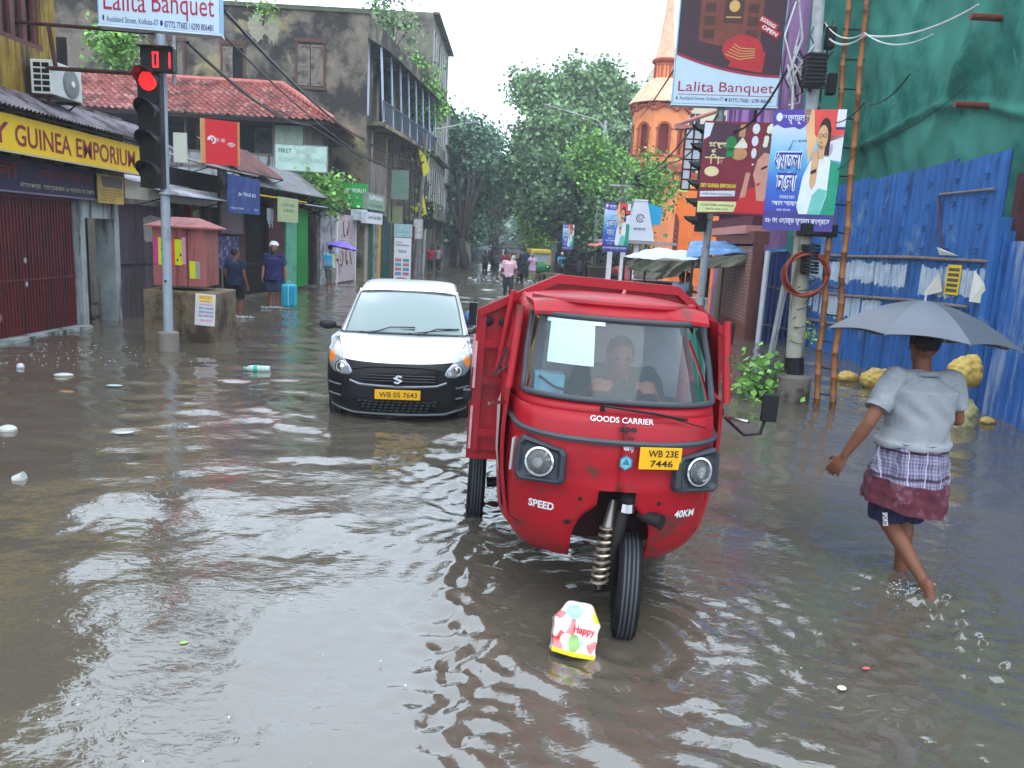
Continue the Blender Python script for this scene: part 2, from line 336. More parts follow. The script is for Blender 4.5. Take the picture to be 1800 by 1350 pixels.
# --- ochre corner building with the shuttered cloth shop
o = thing('corner_building', 'grimy ochre and grey building over the maroon shuttered shop', 'building', L1.M(0))
a0, a1 = 6.55, 7.97
mb = MB(); wallbox(mb, -6, 6.15, 2.96, 9, 0, .35, [(3.2, 5.75, 4.78, 7.5)], ochre); mb.box(6.15, 8.45, .05, .35, 2.44, 4.1, greywall); mb.box(-6, 8.45, .35, 5, 2.44, 2.96, greywall)
mb.box(-6, 6.15, .35, 5, 8.8, 9, greywall); mb.box(6.06, 6.15, .35, 5, 4.1, 8.8, ochre); mb.box(-6, 3.8, 0, .35, -.3, 2.96, greywall); mb.build('wall', None, o)
mb = MB(); mb.box(3.2, 5.75, .0, .05, 4.78, 4.86); mb.box(3.2, 5.75, .0, .05, 7.42, 7.5)
for i in range(9): x = 3.2+i*(2.55-.11)/8; mb.box(x, x+.11, .06, .12, 4.86, 7.42)
mb.build('balcony_screen', M('dull_brown_red_paint', C(92, 58, 54), .7, .2, 6), o); mb = MB(); mb.box(3.2, 5.75, .2, .25, 4.78, 7.5); mb.build('balcony_panel', M('screen_backing', C(60, 44, 42), .8), o)
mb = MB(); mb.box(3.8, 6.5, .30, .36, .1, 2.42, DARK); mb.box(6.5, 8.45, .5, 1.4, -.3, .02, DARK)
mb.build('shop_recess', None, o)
mb = MB(); mb.box(3.4, 6.62, -.16, .36, -.3, .05); mb.build('step', lime, o)
mb = MB(); mb.box(6.55, 6.72, -.04, .35, -.3, 2.44); mb.box(7.78, 7.97, -.04, .35, -.3, 2.44); mb.box(6.72, 7.78, -.04, .35, 2.06, 2.44); mb.box(6.72, 6.78, .0, .4, -.3, 2.06); mb.build('door_surround', lime, o)
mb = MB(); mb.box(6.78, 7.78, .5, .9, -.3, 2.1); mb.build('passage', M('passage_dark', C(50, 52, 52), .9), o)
d = MB(); d.box(6.8, 7.4, .36, .4, -.2, 2.04)
for i, x in enumerate((6.84, 7.12)):
    for z in (.0, .72, 1.4): d.box(x, x+.22, .345, .36, z+.03, z+.55)
d.build('door', wood, o)
def folding_shutter(name, parent, x0, x1, z0, z1, mat, y=.08, pitch=.085):
    q = MB(); n = int((x1-x0)/pitch)
    pts = [(x0+(x1-x0)*i/(n*2), (y if i % 2 else y+.055)) for i in range(n*2+1)]
    q.grid(lambda a, b: (pts[round(a*n*2)][0], pts[round(a*n*2)][1], z0+(z1-z0)*b), n*2, 1, None, (0, .012, 0))
    for k in range(n):
        x = x0+(k+.5)*pitch*(x1-x0)/(n*pitch); q.box(x-.012, x+.012, y-.02, y-.004, z0, z1)
    q.box(x0, x1, y-.03, y-.02, z1-.07, z1); q.box(x0, x1, y-.03, y-.02, z0+.9, z0+.93); return q.build(name, mat, parent)
sh = folding_shutter('folding_shutter', o, 3.8, 6.5, .06, 2.4, maroon)
mb = MB()
for z in (.9, 1.3): mb.ell((5.0, .04, z), (.03, .02, .05))
mb.build('padlock', STEEL, sh)
p = MB(); p.path([(x_, .1+.05*math.sin(x_*9), 2.7+.01*math.sin(x_*5)) for x_ in (6.2, 6.21)], .03); 
# upper sign: yellow banner
s0, s1, z0, z1 = 2.2, 8.9, 2.99, 3.52
o2 = thing('shop_banner', 'bright yellow cloth shop banner lettered in maroon above the maroon shutter', 'sign', L1.M(0, .55))
mb = MB(); mb.prism([(s0, z0), (s1, z0), (s1+.05, z1-.07), (s1-.06, z1), (s0, z1)], 0, .03); mb.build('panel', M('yellow_vinyl', C(232, 190, 12), .5, .06, 3), o2)
mb = MB(); tm = M('maroon_letter', C(138, 34, 42), .6)
gx = lambda px, py: L1.hit(px, py, .56)[0]
mb.text('DEY', gx(0, 240)-.95, 3.08, .31, gx(17, 240)-gx(0, 240)+.95, m=tm, bold=.012); mb.text('GUINEA', gx(28, 250), 3.08, .32, gx(126, 260)-gx(28, 250), m=tm, bold=.012); mb.text('EMPORIUM', gx(135, 265), 3.08, .32, gx(238, 280)-gx(135, 265), m=tm, bold=.012); mb.build('lettering', None, o2)
mb = MB(); mb.box(s0, s1, -.006, .034, z0-.03, z0-.003); mb.build('frame', M('pale_trim', C(190, 180, 150), .5), o2)
o3 = thing('shop_signboard', 'dark navy signboard with red Bengali lettering below the yellow banner', 'sign', L1.M(0, .14))
mb = MB(); mb.box(2.2, 7.25, 0, .08, 2.43, 2.94); mb.build('panel', M('navy_sign_paint', C(38, 34, 66), .6, .15, 3, stain=C(66, 60, 84), samt=.2), o3)
mb = MB(); mb.box(7.25, 7.42, -.0, .08, 2.43, 2.94, M('faded_green_sign', C(120, 150, 140), .6)); mb.prism([(6.95, 2.43), (7.25, 2.43), (7.25, 2.8), (7.0, 2.6)], -.004, -.002, M('sign_blue', C(30, 60, 130), .6)); mb.build('end_panel', None, o3)
mb = MB(); r_ = M('faded_red_letter', C(130, 44, 48), .7); mb.text('ডে গিনি', 3.0, 2.62, .26, 1.9, m=r_, bold=.01); mb.text('এম্পোরিয়াম', 5.15, 2.62, .26, 1.7, m=r_, bold=.01)
mb.text('বাসনপত্র  সমস্তরকম ও গহনার দোকান', 4.7, 2.47, .1, 2.2, m=M('cream_letter', C(190, 184, 140), .7)); mb.build('lettering', None, o3)
mb = MB(); mb.box(2.2, 7.42, -.02, .1, 2.395, 2.425); mb.build('frame', M('violet_frame', C(120, 104, 130), .5), o3)
o4 = thing('notice_board', 'small yellow notice board at the right end of the navy signboard', 'sign', L1.M(0, .2))
x0, x1, zz0, zz1 = L1.rect(172, 308, 218, 362, .2); mb = MB(); mb.box(x0, x1, 0, .03, 2.36, 2.9); mb.build('panel', M('straw_board', C(196, 164, 84), .6, .12), o4)
mb = MB(); mb.prism([(x0+.1, 2.86), (x0+.14, 2.7), (x0+.2, 2.66), (x1-.06, 2.66), (x1-.05, 2.88)], -.006, -.003, M('grey_print', C(110, 104, 104), .7))
for i, s_ in enumerate(('SAREE SHIRTING', 'SMALL SUITING', 'READYMADE GARMENTS', 'COTTON & WOOL', 'ETC. ETC.')): mb.text(s_, x0+.04, 2.6-i*.052, .03, (x1-x0-.1)*(.95 if i < 3 else .7), m=M('brown_ink', C(84, 60, 40), .7))
mb.build('print', None, o4)
# corrugated awning above the banner
o5 = thing('tin_awning', 'thin corrugated tin awning edge over the yellow banner', 'awning', L1.M(0))
mb = MB(); corrsheet(mb, 7.2, .95, .1, .02, tilt(1.9, -.72, 3.62, -62)); mb.build('sheet', M('grey_tin', C(116, 110, 118), .45, .25, 5, metal=.3, stain=C(60, 52, 56), samt=.5), o5)
mb = MB(); mb.tube((1.9, -.6, 3.57), (9, -.6, 3.57), .02); mb.build('rail', BLACK, o5)
# air conditioner
x0, x1, z0, z1 = L1.rect(60, 125, 138, 196, .45)
o6 = thing('air_conditioner', 'white outdoor air conditioner unit on brackets above the yellow banner', 'air conditioner', L1.M(0, .12))
x0, x1 = 5.18, 6.08; z0, z1 = 4.02, 4.56
mb = MB(); mb.box(x0, x1, -.34, 0, z0, z1); mb.build('casing', M('ac_casing', C(196, 200, 196), .5, .06), o6, bevel=.015)
mb = MB(); mb.lathe([(.235, 0), (.235, .012), (.2, .014), (.2, .02), (.03, .03)], 28, (x0+.56, -.342, z0+.26), None, Matrix.Rotation(math.pi/2, 4, 'X')); mb.build('fan_grille', M('ac_grille', C(120, 124, 120), .6), o6)
mb = MB(); mb.lathe([(.05, 0), (.05, .01)], 14, (x0+.56, -.375, z0+.26), None, Matrix.Rotation(math.pi/2, 4, 'X')); mb.build('badge', WHITE, o6)
mb = MB()
for i in range(5):
    for j in range(2): mb.box(x0-.004, x0-.001, -.31+j*.14, -.19+j*.14, z0+.04+i*.095, z0+.11+i*.095)
mb.build('side_vent', BLACK, o6)
mb = MB(); mb.box(x0+.08, x0+.12, -.36, .12, z0-.05, z0-.005); mb.box(x1-.12, x1-.08, -.36, .12, z0-.05, z0-.005); mb.tube((x0+.1, -.3, z0-.02), (x0+.1, .1, z0-.35), .014); mb.tube((x1-.1, -.3, z0-.02), (x1-.1, .1, z0-.35), .014); mb.build('bracket', M('rusty_iron', C(70, 46, 40), .8), o6)
# steel framework of rods from the building to the light pole's box sign
o7 = thing('sign_framework', 'rusty steel bars reaching from the ochre building to the traffic light pole', 'bracket', L1.M(0))
mb = MB(); P1 = L1.M(0).inverted() @ at(60, 40, 13.4); P2 = L1.M(0).inverted() @ at(270, 58, 12.7); P3 = L1.M(0).inverted() @ at(60, 118, 13.4); P4 = L1.M(0).inverted() @ at(290, 132, 12.6)
P1.y = .3; P3.y = .3; mb.tube(P1, P2, .03); mb.tube(P3, P4, .035); mb.tube(L1.M(0).inverted() @ at(85, 42, 13.2), L1.M(0).inverted() @ at(98, 118, 13.2), .035, None, 8, STEEL); mb.build('bar', None, o7); bpy.context.object
for ch in o7.children: ch.data.materials.clear(); ch.data.materials.append(M('rusty_iron', None)); ch.data.materials.append(STEEL)
# --- violet panel wall and its posters, white pipe between the door and the feeder box
o = thing('side_wall', 'dull violet wall section with torn white notice beside the teal door', 'wall', L2.M(0))
mb = MB(); mb.box(-.45, 1.9, -.15, .1, -.3, 2.4); mb.box(-.45, 1.95, -.2, -.15, 1.14, 1.2); mb.build('panel', purple_dark, o)
mb = MB(); mb.prism([(.62, 1.65), (.7, 1.6), (1.0, 1.63), (1.2, 1.58), (1.34, 1.7), (1.3, 2.15), (.9, 2.2), (.6, 2.12)], -.158, -.152); mb.build('poster', M('torn_paper', C(150, 142, 140), .9, .2, 10), o)
mb = MB(); mb.box(1.42, 1.56, -.24, -.1, -.3, 2.6); mb.build('post', lime, o)
o = thing('blank_signboard', 'blank off white signboard behind the traffic light pole', 'sign', L2.M(0, .5)); x0, x1, z0, z1 = L2.rect(218, 308, 352, 368, .5)
mb = MB(); mb.box(-.6, 3.4, 0, .05, 2.5, 2.86); mb.build('panel', M('offwhite_board', C(178, 172, 160), .6, .12, 3, stain=C(110, 100, 92), samt=.3), o)
# --- row of small dark shops under patched roofs (built as one low terrace)
o = thing('shop_terrace', 'low row of dark narrow shops under patched tin and tile roofs', 'shops', L2.M(0))
sT = L2.L
mb = MB()
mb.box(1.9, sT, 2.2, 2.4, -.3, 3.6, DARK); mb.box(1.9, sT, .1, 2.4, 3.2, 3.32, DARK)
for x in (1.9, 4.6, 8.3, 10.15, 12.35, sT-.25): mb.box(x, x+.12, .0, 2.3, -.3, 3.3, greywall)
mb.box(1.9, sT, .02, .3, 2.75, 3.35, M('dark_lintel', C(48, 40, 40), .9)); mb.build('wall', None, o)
mb = MB(); mb.box(1.9, sT, -.05, 2.3, -.3, .06); mb.build('plinth', concrete, o)
def pane(name, par, wall, px, mat, off=.0, th=.04, zfix=None, T0=0):
    x0, x1, z0, z1 = wall.rect(*px, off=off); 
    if zfix: z0, z1 = zfix
    q = MB(); q.box(x0, x1, -off, -off+th, z0, z1); return q.build(name, mat, par), (x0, x1, z0, z1)
pane('poster', o, L2, (388, 330, 428, 412), M('dim_poster', C(98, 84, 88), .8, .3, 12), .02)
pane('poster', o, L2, (383, 415, 420, 470), M('violet_poster', C(54, 46, 92), .7, .5, 9, stain=C(150, 150, 170), samt=.3, sscale=6), .02)
x0, x1 = L2.hit(430, 420, -.15)[0], L2.hit(478, 420, -.15)[0]
folding_shutter('folding_shutter', o, x0, x1, .05, 2.7, M('near_black_steel', C(34, 28, 30), .6, .2), .15, .07)
pane('shopfront_panel', o, L2, (472, 340, 505, 500), M('dark_maroon_panel', C(80, 24, 28), .7, .2, stain=C(44, 24, 26), samt=.5), .02, .05, (.06, 2.7))
pane('shopfront_panel', o, L2, (398, 335, 432, 500), M('maroon_brick_panel', C(70, 34, 34), .8, .3, 8), -.1, .05, (.06, 2.7))
pane('pilaster', o, L2, (503, 400, 522, 510), M('mint_paint', C(86, 158, 128), .6, .12, 4, stain=C(60, 110, 92), samt=.3), .1, .3, (.0, 2.72))
pane('door', o, L2, (523, 386, 541, 498), M('vivid_green_paint', C(20, 128, 46), .5, .12, 4), .12, .05, (.12, 2.75))
pane('door', o, L2, (547, 400, 562, 497), M('deep_green_paint', C(16, 78, 34), .6, .12, 4), -.5, .05, (.12, 2.75))
pane('shopfront_panel', o, L2, (563, 385, 590, 500), M('pale_sheet', C(150, 146, 152), .6, .2, 5, stain=C(90, 86, 96), samt=.5, sscale=2), .05, .06, (-.1, 2.8))
# graffiti roller shutter
x0, x1 = L2.hit(592, 440, .08)[0], L2.hit(624, 440, .08)[0]
def roller(name, par, x0, x1, z0, z1, mat, y=-.08, pitch=.085):
    q = MB(); n = int((z1-z0)/pitch)
    q.grid(lambda a, b: (x0+(x1-x0)*a, y-.012*abs(math.sin(b*n*math.pi)), z0+(z1-z0)*b), 1, n*4, None, (0, .01, 0)); return q.build(name, mat, par)
rs = roller('roller_shutter', o, x0, x1, .05, 2.75, M('graffiti_shutter', C(168, 156, 158), .6, .1, 5, stain=C(120, 100, 104), samt=.3, sscale=2))
q = MB(); inkm = M('graffiti_ink', C(70, 60, 66), .7)
for k, (cx_, cz_) in enumerate(((.25, 1.0), (.5, 1.05), (.72, .95), (.35, 2.2), (.55, 2.25))):
    xx = x0+(x1-x0)*cx_; q.path([(xx+.12*math.sin(a*1.3+k), -.105, cz_+.32*math.cos(a*1.1+k*2)) for a in np.linspace(0, 3.6, 9)], .018, 5)
q.build('graffiti', inkm if 0 else M('graffiti_red', C(110, 48, 52), .7), rs)
for xx in (x0-.05, x1): q = MB(); q.box(xx, xx+.05, -.12, .0, -.2, 2.8); q.build('shutter_rail', WHITE, o)
# roofs and awnings over the terrace, each a thing
def sheet_roof(label, px0, px1, zt, out, mat, drop=.35, name='tin_awning', pitch=.1, cat='awning', wall=L2, group=None, amp=.015):
    a = wall.hit(px0[0], px0[1], out)[0]; b = wall.hit(px1[0], px1[1], out)[0]
    o = thing(name, label, cat, wall.M(a), group); l = math.hypot(out+.4, drop); mb = MB()
    corrsheet(mb, b-a, l, pitch, amp, Matrix.Translation((0, -out, zt-drop)) @ Matrix.Rotation(-math.atan2(out+.4, drop), 4, 'X')); mb.build('sheet', mat, o)
    mb = MB(); mb.tube((.03, -out+.04, zt-drop-.02), (b-a-.03, -out+.04, zt-drop-.02), .018)
    for x in (.1, b-a-.1): mb.tube((x, -out+.04, zt-drop-.03), (x, .0, zt-drop-.3), .014)
    mb.build('frame', BLACK, o); return o
sheet_roof('pale corrugated sheet awning left of the small shops behind the light pole', (300, 330), (400, 345), 3.05, 1.0, M('pale_tin', C(150, 154, 164), .4, .2, 5, metal=.3, stain=C(90, 84, 86), samt=.4), .4)
sheet_roof('grey sheet awning above the blue hanging banner', (365, 290), (455, 300), 3.72, .9, tin, .3)
sheet_roof('thin yellow edged awning above the cream hanging sign', (455, 335), (540, 350), 3.1, .75, M('yellow_sheet', C(216, 178, 48), .5, .1), .16)
sheet_roof('narrow white awning between the yellow and blue awnings', (540, 360), (578, 368), 3.0, .7, M('white_sheet', C(190, 194, 196), .5, .1), .12)
sheet_roof('small blue awning over the end of the shop row', (578, 368), (604, 372), 3.05, .7, M('blue_sheet', C(50, 112, 190), .5, .1), .14)
sheet_roof('rusty brown patched sheet roof above the little shops', (420, 265), (500, 300), 4.3, .75, M('rust_sheet', C(104, 66, 64), .7, .35, 3, stain=C(60, 48, 48), samt=.5), .8, 'patched_roof', .14, 'roof')
sheet_roof('grey tiled sheet roof with torn green plastic on it', (440, 285), (590, 320), 4.0, .7, M('grey_sheet', C(112, 108, 112), .6, .35, 4, stain=C(70, 140, 118), samt=.28, sscale=2.2), .8, 'patched_roof', .16, 'roof')
# hanging boards
def board(name, label, cat, wall, px, off, mat, txts=(), th=.05, yaw=0, zz=None, frame=None, group=None):
    x0, x1, z0, z1 = wall.rect(*px, off=off)
    if zz: z0, z1 = zz
    o = thing(name, label, cat, wall.M(x0, off) @ Matrix.Rotation(math.radians(yaw), 4, 'Z'), group); w = x1-x0; q = MB(); q.box(0, w, 0, th, z0, z1); q.build('panel', mat, o)
    if frame: q = MB(); q.box(-.03, 0, -.01, th+.01, z0-.03, z1+.03); q.box(w, w+.03, -.01, th+.01, z0-.03, z1+.03); q.box(0, w, -.01, th+.01, z1, z1+.03); q.box(0, w, -.01, th+.01, z0-.03, z0); q.build('frame', frame, o)
    if txts:
        q = MB()
        for t in txts:       # text, fx, fz, fh, fw, material
            q.text(t[0], w*t[1], z0+(z1-z0)*t[2], (z1-z0)*t[3], w*t[4], m=t[5], bold=t[6] if len(t) > 6 else 0)
        q.build('lettering', None, o)
    return o, w, z0, z1
wl = M('white_letter', C(225, 225, 228), .5); LB = M('black_letter', C(30, 28, 34), .6)
# red telecom board facing up the street
o, w, z0, z1 = board('telecom_signboard', 'red telecom signboard with white swirl and wifi waves and orange edge', 'sign', Wall((-9.2, 17.7), (-7.7, 18.6)), (360, 208, 418, 292), 0, M('red_backlit_vinyl', C(208, 30, 42), .4, .06), [('DTH   WIFI', .3, .5, .09, .3, wl)], .12)
q = MB()
def arcpts(cx, cz, r, a0, a1, n=10): return [(cx+r*math.cos(math.radians(a0+(a1-a0)*i/n)), cz+r*math.sin(math.radians(a0+(a1-a0)*i/n))) for i in range(n+1)]
def stroke(mb, pts, wd, y, m):
    for (x0_, z0_), (x1_, z1_) in zip(pts, pts[1:]):
        L_ = math.hypot(x1_-x0_, z1_-z0_) or 1; nx_, nz_ = -(z1_-z0_)/L_*wd/2, (x1_-x0_)/L_*wd/2
        mb.poly([(x0_+nx_, y, z0_+nz_), (x0_-nx_, y, z0_-nz_), (x1_-nx_, y, z1_-nz_), (x1_+nx_, y, z1_+nz_)], m)
cx_, cz_ = w*.2, (z0+z1)/2; r_ = w*.11
stroke(q, arcpts(cx_, cz_+.04, r_, 190, -80), w*.055, -.006, wl); stroke(q, arcpts(cx_-r_*.4, cz_+.03, r_*.5, 180, -20), w*.05, -.0065, wl)
for k in (1, 2, 3): stroke(q, arcpts(w*.8, cz_-.1, w*.05*k, 35, 145), w*.022, -.006, wl)
q.build('emblem', None, o); q = MB(); q.box(-.09, 0, -.01, .14, z0, z1); q.box(w, w+.05, -.01, .14, z0, z1); q.build('frame', M('orange_edge', C(196, 140, 84), .5), o)
board('hanging_banner', 'dark blue hanging banner with small white print under the grey awning', 'banner', L2, (400, 305, 457, 378), .95, M('blue_banner', C(34, 58, 120), .6, .3, 2.5, stain=C(60, 84, 150), samt=.4), [('Jio TRUE 5G', .3, .45, .12, .55, wl, .01), ('WELCOME', .06, .1, .05, .4, wl), ('Jio', .8, .1, .06, .12, wl)], .02)
board('hanging_banner', 'cream green hanging board beneath the yellow edged awning', 'banner', L2, (489, 345, 524, 392), .8, M('cream_green_board', C(158, 168, 128), .6, .15, 5), [('TAILORS', .2, .66, .1, .6, M('green_ink', C(60, 110, 60), .7)), ('LADIES', .25, .42, .12, .5, M('green_ink', (0, 0, 0)))], .03)
o, w, z0, z1 = board('wall_signboard', 'pale mint faded signboard reading FIRST on the veranda house', 'sign', Wall((-12.5, 27.6), (-6.5, 27.9)), (484, 253, 574, 303), 0, M('faded_mint_board', C(168, 196, 184), .5, .1, 3, stain=C(140, 150, 140), samt=.3), [('FIRST', .06, .68, .17, .26, M('slate_letter', C(70, 84, 90), .6), .01), ('FLIGHT COURIERS', .06, .34, .17, .86, M('ghost_letter', C(146, 170, 164), .6), .01)], .1, frame=M('grey_frame', C(120, 124, 122), .5))
mb = MB(); mb.box(.5, .58, .1, .9, z0+.2, z0+.26); mb.box(w-.6, w-.5, .1, .9, z0+.2, z0+.26); mb.build('bracket', BLACK, o)
# --- veranda house with hipped clay tile roof (front faces the camera)
V = Wall((-19.4, 29.8), (-8.3, 30.2))
o = thing('tiled_house', 'house with red clay tile hipped roof and dark open veranda', 'house', V.M(0))
mb = MB(); wallbox(mb, 0, 11, -.3, 6.1, 1.6, 1.8, [(1, 2, 4.9, 6), (5.2, 6.4, 4.4, 6.0), (7.8, 8.7, 4.4, 6.0), (9.6, 10.4, 4.4, 6.0)], M('dim_teal_plaster', C(92, 100, 98), .8, .2, 3, stain=C(50, 50, 50), samt=.5)); mb.box(0, 11, 2.4, 2.5, -.3, 6, DARK); mb.box(0, 11, 0, .15, 3.5, 4.75, lime); mb.box(0, 11, -.05, 1.6, 4.2, 4.3, greywall)
mb.box(11, 11.15, 0, 6, -.3, 6.1, greywall); mb.build('wall', None, o)
mb = MB(); mb.box(0, 11.1, -.03, .2, 4.75, 4.82); mb.build('railing', greywall, o)
for x in (3.6, 6.6, 8.2, 9.9, 11.0): mb = MB(); mb.tube((x, .08, 4.8), (x, .08, 6.2), .06); mb.build('post', M('post_paint', C(110, 92, 88), .7), o)
mb = MB(); mb.box(9.95, 11.0, .02, .06, 4.2, 5.9, M('light_green_hoarding', C(150, 170, 150), .6, .2, 4)); mb.build('hoarding', None, o)
def tiled_plane(mb, A, B, D, E_, pitch=.25, row=.3):     # A,B eave ends; D,E ridge ends (left, right)
    A, B, D, E_ = map(Vector, (A, B, D, E_)); n = int((B-A).length/pitch); up = (B-A).cross(D-A).normalized(); h = ((D-A)-(B-A)*((D-A).dot(B-A)/(B-A).length_squared)).length; R = int(h/row)
    W_ = (B-A).normalized(); sp = n*6
    def fn(a, b):
        l = A.lerp(D, b); r = B.lerp(E_, b); x0_ = (l-A).dot(W_); x1_ = (r-A).dot(W_); 
        # keep the tile columns straight: sample global columns clamped into the slope
        x = min(max(a*(B-A).length, x0_), x1_); p = l+W_*(x-x0_); ph = x/pitch*2*math.pi; fr = (b*R) % 1
        return p+up*(.035*math.cos(ph)+.045*(1-fr)+(.04 if ph < 0 else 0))
    bs = []
    for i in range(R): bs += [i/R+1e-5, (i+.97)/R]
    k = len(mb.v); vs = [fn(i/sp, b) for i in range(sp+1) for b in bs]; wv = len(bs)
    mb.add(vs, [(i*wv+j, (i+1)*wv+j, (i+1)*wv+j+1, i*wv+j+1) for i in range(sp) for j in range(wv-1)])
rf = MB(); e0, e1 = 5.3, 12.35; tiled_plane(rf, (-1, -.9, 6.02), (12.3, -.9, 6.02), (-1, 2.4, 7.75), (9.6, 2.4, 7.75)); tiled_plane(rf, (12.3, -.9, 6.02), (12.3, 6, 6.02), (9.6, 2.4, 7.75), (9.6, 3.6, 7.75), .25)
rf = rf.build('roof', clay, o, smooth=False); mb = MB()
def ridge_tiles(mb, a, b, n): 
    a, b = Vector(a), Vector(b)
    for i in range(n): mb.tube(a.lerp(b, i/n)+Vector((0, 0, .02)), a.lerp(b, (i+1.1)/n)+Vector((0, 0, .05)), .13, .1, 8)
ridge_tiles(mb, (-1, 2.4, 7.75), (9.6, 2.4, 7.75), 28); ridge_tiles(mb, (12.35, -.95, 6.05), (9.6, 2.4, 7.75), 13); mb.build('ridge', M('ridge_tile', C(172, 100, 90), .6, .2, 3), rf)
mb = MB(); mb.box(-1, 12.2, -.85, -.8, 5.88, 6.0); mb.box(-1, 12.1, -.8, 2, 5.95, 6.0); mb.build('eave_board', M('eave_wood', C(40, 32, 30), .8), rf)
# --- big sooty three storey block behind (front faces the camera, balcony side faces the street)
Bk = Wall((-34, 33.2), (-6.75, 33.9)); WX = Bk.L
o = thing('sooty_apartment_block', 'three storey block of blackened peeling plaster with a side balcony', 'building', Bk.M(0))
def bx(px, off=0): return Bk.rect(*px, off=off)
w1 = bx((392, 82, 428, 140)); w2 = bx((524, 78, 568, 152)); w0 = bx((300, 62, 322, 130)); w3 = bx((205, 60, 230, 110))
holes = [w1, w2, (w0[0], w0[1], w1[2], w1[3]), (w3[0]-3, w3[1]-2.6, w1[2], w1[3])]
mb = MB(); wallbox(mb, 0, WX, 5.6, 11.1, 0, .4, holes, soot); wallbox(mb, 0, WX, -.3, 5.6, 0, .4, [], soot2); mb.box(0, WX, .4, 14, 10.7, 10.9, soot); mb.box(WX-.4, WX, .4, 1.6, -.3, 10.7, soot)
mb.box(-.05, WX+.06, -.08, .42, 10.95, 11.12, M('parapet_moss', C(80, 84, 66), .9, .3))
mb.box(0, WX, 5.4, 5.9, -.3, 10.7, DARK); mb.build('wall', None, o)
patch = M('bare_lime_patch', C(146, 142, 124), .9, .2, 5)
def ragged(mb, cx, cz, rx, rz, y, m, seed, n=22):
    r = random.Random(seed); mb.poly([(cx+rx*math.cos(a)*(.7+.45*r.random()), y, cz+rz*math.sin(a)*(.7+.45*r.random())) for a in [2*math.pi*i/n for i in range(n)]], m)
mb = MB(); 
for k, (px, py, rx, rz, m_) in enumerate(() and ((448, 42, .45, .75, patch), (478, 50, .4, .7, patch), (552, 55, .8, .5, M('ochre_patch', C(134, 120, 80), .9, .2, 5)), (620, 95, .7, .75, M('ochre_patch', 0)), (410, 50, .5, .3, M('ochre_patch', 0)), (470, 120, .5, .8, M('dim_patch', C(120, 112, 98), .9, .25, 4)), (500, 140, .5, .4, M('dim_patch', 0)))):
    s_, z_ = Bk.hit(px, py); ragged(mb, s_, z_, rx, rz, -.003-.0008*k, m_, k)
ragged(mb, *Bk.hit(452, 48), .38, .6, -.003, patch, 4, 40); ragged(mb, *Bk.hit(479, 52), .3, .55, -.0035, patch, 9, 40); mb.build('plaster_patch', None, o)
def shutters(par, h, open_=False, wall='Bk', slats=14, arch=False):
    x0, x1, z0, z1 = h; q = MB(); q.box(x0-.1, x0, -.05, .12, z0-.08, z1+.1); q.box(x1, x1+.1, -.05, .12, z0-.08, z1+.1); q.box(x0-.16, x1+.16, -.07, .12, z1+.1, z1+.26); q.box(x0-.16, x1+.16, -.09, .12, z0-.16, z0-.08); f = q.build('window', soot2 if 0 else brownwood, par)
    xm = (x0+x1)/2
    for k, (a, b) in enumerate(((x0, xm-.02), (xm+.02, x1))):
        if open_ and k: continue
        q = MB(); q.box(a, a+.06, -.045, .0, z0, z1); q.box(b-.06, b, -.045, .0, z0, z1)
        for zz in (z0, (z0+z1)/2-.04, z1-.08): q.box(a+.06, b-.06, -.045, .0, zz, zz+.08)
        n = slats; 
        for i in range(n*2): zc = z0+.1+(z1-z0-.2)*i/(n*2); q.box(a+.06, b-.06, -.03, -.015, zc, zc+.045, None, None)
        q.build('shutter', shutterwood, f)
    q = MB(); q.box(x0, x1, .2, .25, z0, z1); q.build('recess', DARK, f)
shutters(o, w2); shutters(o, w1, True); shutters(o, holes[2]); 
x_, z_ = holes[2][0], 0
# street side with balconies
Bs = Wall((-6.75, 34.0), (-5.75, 45.6))
b = thing('balcony_wing', 'street side of the sooty block with blue iron balcony and timber posts', 'building', Bs.M(0)); SL = Bs.L
mb = MB(); wallbox(mb, .3, SL, 3.1, 10.9, .9, 1.2, [(1.4, 2.5, 7.2, 9.4), (3.6, 4.7, 7.2, 9.4), (6, 7.1, 7.2, 9.4), (8.4, 9.5, 7.2, 9.4), (1.4, 2.5, 3.7, 6), (3.6, 4.7, 3.7, 6), (6, 7.1, 3.7, 6), (8.4, 9.5, 3.7, 6)], soot2)
mb.box(0, SL, 0, 1.0, 10.0, 10.95, soot); mb.box(.3, SL, 1.6, 1.7, 3, 10, DARK); mb.box(.3, SL, .15, 1.2, 2.85, 3.1, greywall); mb.build('wall', None, b)
mb = MB(); mb.box(-.05, SL, -.75, .9, 6.55, 6.72); mb.build('balcony_floor', soot2, b)
for i in range(8):
    x = .05+i*(SL-.2)/7; mb = MB(); mb.tube((x, -.7, 6.7), (x, -.55, 9.7), .05); mb.build('balcony_post', M('blue_grey_post', C(150, 168, 190), .6, .15), b)
mb = MB(); mb.box(0, SL, -.73, -.68, 7.55, 7.61); mb.box(0, SL, -.73, -.68, 6.8, 6.84)
for i in range(int(SL/.13)): mb.box(i*.13, i*.13+.02, -.715, -.695, 6.84, 7.55)
for i in range(6): mb.box(-.05, -.03, -.7+i*.26, -.68+i*.26, 6.75, 7.6)
mb.build('railing', M('blue_iron', C(70, 78, 92), .6), b)
mb = MB(); mb.prism([(0, 0)], 0, 0) if 0 else None
corrsheet(mb, SL+.2, 1.9, .12, .02, Matrix.Translation((-.1, -.95, 9.55)) @ Matrix.Rotation(math.radians(-62), 4, 'X')); mb.build('balcony_roof', M('dark_rust_sheet', C(76, 66, 64), .7, .3), b)
mb = MB(); mb.box(0, .3, 0, .9, 7, 10, M('white_blue_plaster', C(176, 186, 200), .7, .1)); mb.build('end_panel', None, b)
